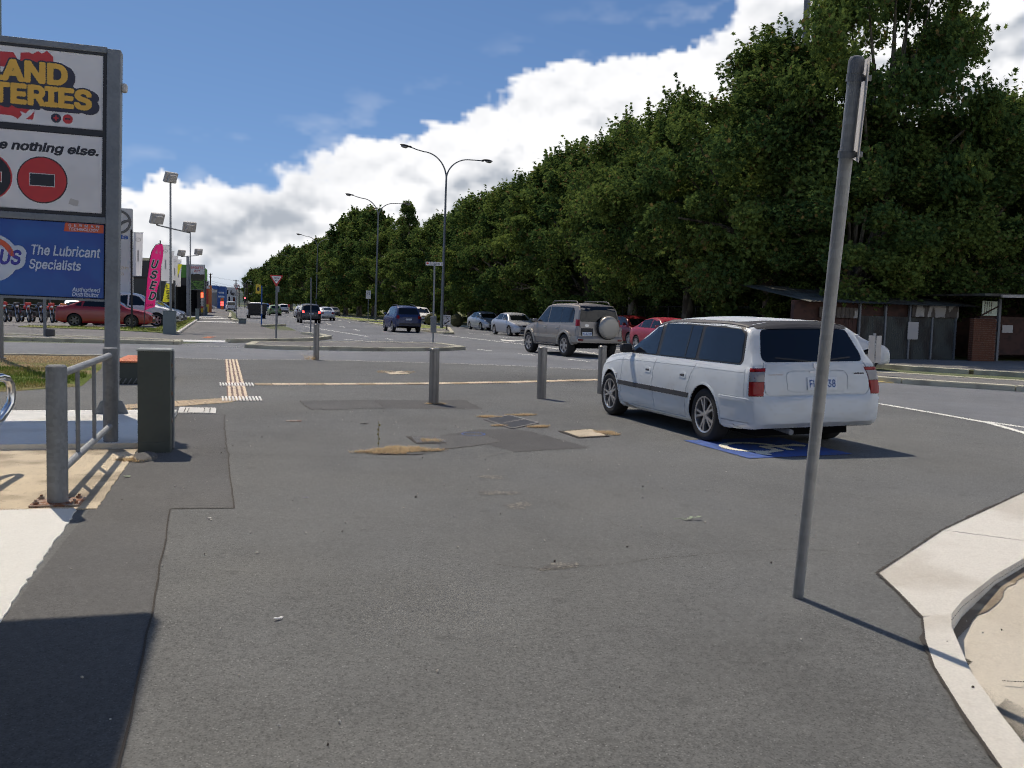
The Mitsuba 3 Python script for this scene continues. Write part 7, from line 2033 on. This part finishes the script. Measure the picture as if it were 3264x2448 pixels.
def make_crown(seed, R, z0, z1, nclump, nleaf, size, fine, cone=0.0):
    """A crown of leafy clumps on an uneven outline, with shoots standing out of it; also the clump centres for the limbs."""
    r = np.random.default_rng(seed)
    C, RC = [], []
    ph = r.uniform(0, 6.28, 8)
    while len(C) < nclump:
        t = r.uniform(0, 1) ** 0.85
        a = r.uniform(0, 2 * math.pi)
        lobes = 1 + 0.16 * math.sin(2 * a + ph[0] + 3 * t) + 0.14 * math.sin(3 * a + ph[1] - 4 * t) + 0.10 * math.sin(5 * a + ph[2] + 7 * t)
        prof = max(0.05, math.sin(math.pi * (0.10 + 0.88 * t ** 0.9))) ** 0.62
        prof = prof * (1 - cone * t)
        q = R * lobes * prof * (r.uniform(0.25, 1.0) ** 0.45)
        z = z0 + (z1 - z0) * t + r.normal() * 0.25
        c = np.array([q * math.cos(a), q * math.sin(a), z])
        C.append(c)
        RC.append(r.uniform(0.65, 1.35) * R / 5.2)
    C, RC = np.array(C), np.array(RC)
    idx = r.integers(0, nclump, nleaf)
    d = r.normal(size=(nleaf, 3))
    d /= np.linalg.norm(d, axis=1, keepdims=True)
    rad = r.uniform(0, 1, nleaf) ** 0.45
    P = C[idx] + d * (RC[idx] * rad)[:, None] * np.array([1.1, 1.1, 0.8])
    # shoots
    ns = nleaf // 5
    sh = r.integers(0, nclump * 4, ns)
    rs = np.random.default_rng(seed + 50)
    sd = rs.normal(size=(nclump * 4, 3))
    out = C / np.linalg.norm(C - [0, 0, (z0 + z1) * 0.42], axis=1, keepdims=True)
    cen = np.array([0, 0, (z0 + z1) * 0.42])
    o4 = np.repeat((C - cen) / np.linalg.norm(C - cen, axis=1, keepdims=True), 4, 0)
    sd = sd * 0.55 + o4 * 0.9 + np.array([0, 0, 0.45])
    sd /= np.linalg.norm(sd, axis=1, keepdims=True)
    L = rs.uniform(0.7, 1.5, nclump * 4) * np.repeat(RC, 4)
    u = r.uniform(0.25, 1.0, ns)
    PS = np.repeat(C, 4, 0)[sh] + sd[sh] * (L[sh] * u * 1.15)[:, None] + r.normal(size=(ns, 3)) * (0.17 * (1.15 - u))[:, None]
    P = np.vstack([P, PS])
    idx = np.concatenate([idx, sh // 4])
    O = P - cen
    O /= np.linalg.norm(O, axis=1, keepdims=True)
    N = 0.55 * np.array([0, 0, 1.0]) + 0.45 * O + 0.62 * r.normal(size=P.shape)
    V, F, k = leaf_cards(P, N, size, seed + 3, fine)
    tone = r.uniform(0, 1, nclump)[idx] * 0.6 + r.uniform(0, 1, len(P)) * 0.4
    dk, lt, br = np.array([0.042, 0.092, 0.034]), np.array([0.200, 0.265, 0.065]), np.array([0.20, 0.15, 0.06])
    col = dk + (lt - dk) * tone[:, None]
    pick = r.uniform(0, 1, len(P)) < 0.045
    col[pick] = br
    col *= r.uniform(0.85, 1.15, len(P))[:, None]
    return V, F, np.repeat(col, k, 0), C, RC


scene["leaf"] = {"type": "principledthin", "base_color": {"type": "mesh_attribute", "name": "vertex_color"}, "roughness": 0.34, "diff_trans": 0.65, "eta": 1.5, "spec_trans": 0.0}


def bark(p, n, uv):
    a = fbm(p.x * 5, p.y * 5, p.z * 2.0, octaves=4)
    return mix((0.09, 0.075, 0.06), (0.20, 0.18, 0.14), smoothstep(0.45, 0.65, a))


mat("bark", proc(bark), 0.9, spec=0.2)
crown_kit = {}
for nm, args in (("near_a", (11, 5.2, 2.3, 13.4, 120, 56000, 0.205, 2)), ("near_b", (23, 5.2, 2.5, 13.4, 115, 56000, 0.205, 2)), ("mid_a", (31, 5.0, 2.0, 13.4, 105, 34000, 0.27, 1)), ("mid_b", (47, 5.0, 1.9, 13.4, 100, 34000, 0.27, 1)),
                 ("far_a", (53, 5.0, 1.7, 13.4, 90, 26000, 0.36, 0)), ("poplar", (61, 2.9, 2.2, 13.5, 80, 18000, 0.26, 1, 0.55)), ("bush", (71, 1.9, 0.2, 3.0, 30, 4500, 0.24, 1))):
    V_, F_, col_, C_, RC_ = make_crown(*args)
    scene[f"crown_{nm}"] = {"type": "shapegroup", "leaves": mikit.ply(trimesh.Trimesh(V_, F_, process=False), "leaf", color=col_)}
    r_ = np.random.default_rng(args[0] + 9)
    limbs = []
    zf = args[2] + 0.6
    if nm != "bush":
        tr = 0.36 if nm != "poplar" else 0.2
        limbs.append(tube([(0.06, 0, -0.1), (0.02, 0, 0.25), (0, 0, 0.7), (0.05, -0.03, zf * 0.6), (0.02, 0.02, zf), (0, 0.05, args[3] * 0.5), (0.1, 0, args[3] * 0.72)], [tr * 1.5, tr * 1.15, tr, tr * 0.92, tr * 0.85, tr * 0.45, tr * 0.15], 14))
        for c in C_[:: max(1, len(C_) // 20)]:
            zs = r_.uniform(zf * 0.85, zf * 1.8)
            p0 = np.array([0.02, 0.02, min(zs, c[2] - 0.4)])
            mid = p0 + (c - p0) * 0.5 + np.array([0, 0, 0.35]) + r_.normal(size=3) * 0.2
            limbs.append(tube([p0, p0 + (mid - p0) * 0.5 + [0, 0, -0.1], mid, c], [0.15, 0.12, 0.08, 0.025], 7))
    crown_kit[nm] = (f"crown_{nm}", mikit.ply(cat(*limbs), "bark", smooth=50) if limbs else None)


def tree(label, kind, x, y, s=1.0, rz=0.0, z=0.1, sx=1.0, group="plane trees lining the far side of the street", name="plane_tree"):
    t = mat4((x, y, z), rz, s=(s * sx, s * sx, s))
    k = thing(name, label, "tree", t, group)
    ck, tr = crown_kit[kind]
    if tr is not None:
        part(k, "trunk", tr, "bark")
    kk = num(k + "__crown")
    scene[kk] = {"type": "instance", "shapegroup": {"type": "ref", "id": ck}, "to_world": t}
    return k


tr_ = np.random.default_rng(99)
tree("big leafy plane tree with a forked trunk just behind the white wagon's roof", "near_a", 21.6, 35.6, 0.94, 40, group=None)
tree("biggest plane tree, its crown filling the upper right behind the leaning pole", "near_b", 24.7, 33.4, 1.24, 190, sx=0.72, group=None)
tree("plane tree over the right end of the shed with branches against the cloud", "near_a", 32.2, 33.5, 0.82, 250, group=None)
tree("plane tree at the far right edge, dark over the carport", "near_b", 38.6, 35.5, 0.80, 75, group=None)
tree("smaller plane tree hanging low over the middle of the shed roof", "near_a", 27.6, 32.6, 0.72, 20, sx=1.2, group=None)
tree("smaller plane tree hanging low over the left end of the shed roof", "near_b", 23.4, 32.4, 0.66, 140, sx=1.15, group=None)
tree("plane tree behind the tan four wheel drive's spare wheel", "near_b", 21.4, 43.0, 0.89, 310, group=None)
tree("plane tree behind the two red cars, dense and dark", "near_a", 21.2, 49.5, 0.88, 120, group=None)
ln_ = ((20.9, 56.0), (20.8, 62.5), (20.5, 69.5), (20.3, 77.0), (19.9, 85.0), (19.4, 93.5), (18.9, 103), (18.4, 113), (17.9, 124))
for i, (x, y) in enumerate(ln_):
    tree("street plane tree, number %d counted away from the two red cars" % (i + 1) if False else ("plane tree above the nearer silver sedan", "plane tree just past the nearer silver sedan", "plane tree above the farther silver sedan", "plane tree just past the farther silver sedan", "plane tree right of the nearest street lamp", "plane tree behind the nearest street lamp", "plane tree just left of the nearest street lamp", "plane tree between the two nearest street lamps", "plane tree right behind the second street lamp")[i],
         ("mid_a", "mid_b")[i % 2], x, y, (0.88, 0.85, 0.82, 0.79, 0.80, 0.77, 0.76, 0.78, 0.86)[i] + tr_.uniform(-0.05, 0.05), 67 * i, sx=1.1)
tree("slender poplar shaped tree between the two nearest street lamps", "poplar", 17.1, 106, 0.98, 0, group=None, name="poplar_tree")
far = ((17.0, 134), (16.2, 146), (15.4, 159), (14.3, 173), (13.2, 188), (12.2, 205), (11.2, 224), (9.8, 245), (8.4, 268), (6.8, 294), (5.2, 322), (3.4, 352), (1.0, 392))
for i, (x, y) in enumerate(far):
    tree("plane tree in the far part of the row towards the street's end", "far_a", x, y, 1.02 + tr_.uniform(-0.05, 0.14), 51 * i, group="far plane trees towards the end of the street")
for i, (x, y, k_) in enumerate(((29.5, 46, "mid_b"), (31, 55, "mid_a"), (30.5, 66, "mid_b"), (29.5, 79, "mid_a"), (28.8, 94, "far_a"), (27.5, 112, "far_a"), (26.5, 134, "far_a"), (43, 44, "mid_a"), (40, 60, "mid_b"), (47, 75, "far_a"))):
    tree("park tree standing in the second row behind the street trees", k_, x, y, (0.98 if y < 60 else 0.86) + tr_.uniform(0, 0.06), 83 * i, group="park trees behind the street row", name="park_tree")
for i in range(40):
    y = 36 + i * 4.4 * (1 + 0.012 * i)
    tree("leafy shrub growing low behind the street trees", "bush", 25.5 + bend(y) * 1.0 + tr_.uniform(-0.6, 0.6), y, tr_.uniform(0.85, 1.25) * (1 + 0.01 * i), 60 * i, group="shrubs low behind the street trees", name="shrub")
for i, (x, y) in enumerate(((24.0, 41.5), (26.5, 40), (29, 39.5), (31.5, 39.5), (34, 40), (37, 40), (40, 41), (28, 43), (33, 44))):
    tree("leafy shrub growing low behind the street trees", "bush", x, y, 1.35 + tr_.uniform(0, 0.3), 47 * i, group="shrubs low behind the street trees", name="shrub")
tree("light green sprouts of leaves low on the big tree's trunk", "bush", 21.3, 34.4, 0.55, 10, z=0.9, group=None, name="shrub")

# ------------------------------------------------------------------ hills on the horizon
hx = np.linspace(-1500, 1800, 260)
V, F = [], []
for i, x in enumerate(hx):
    base = 40 + 6 * math.sin(x * 0.011) + 5 * math.exp(-((x - 7) / 22) ** 2) + 5 * meshkit.noise(np.array([x * 0.02, 0, 0]), 3)
    tip = base + 3.2 * (meshkit.noise(np.array([x * 0.21, 1, 0]), 5) - 0.5)
    V += [(x, 1400, -2), (x, 2000, base * 0.55), (x, 2500, tip), (x, 2600, base * 0.6)]
for i in range(len(hx) - 1):
    for k in range(3):
        a = i * 4 + k
        F += [(a, a + 4, a + 5), (a, a + 5, a + 1)]


def hill_col(p, n, uv):
    a = fbm(p.x * 0.02, p.y * 0.008, p.z * 0.08, octaves=4)
    return mix((0.045, 0.065, 0.06), (0.12, 0.12, 0.10), smoothstep(0.5, 0.7, a))


mat("hill_forest", proc(hill_col), 0.95, spec=0.1)
struct("hills", trimesh.Trimesh(np.array(V), np.array(F), process=False), "hill_forest", smooth=True)
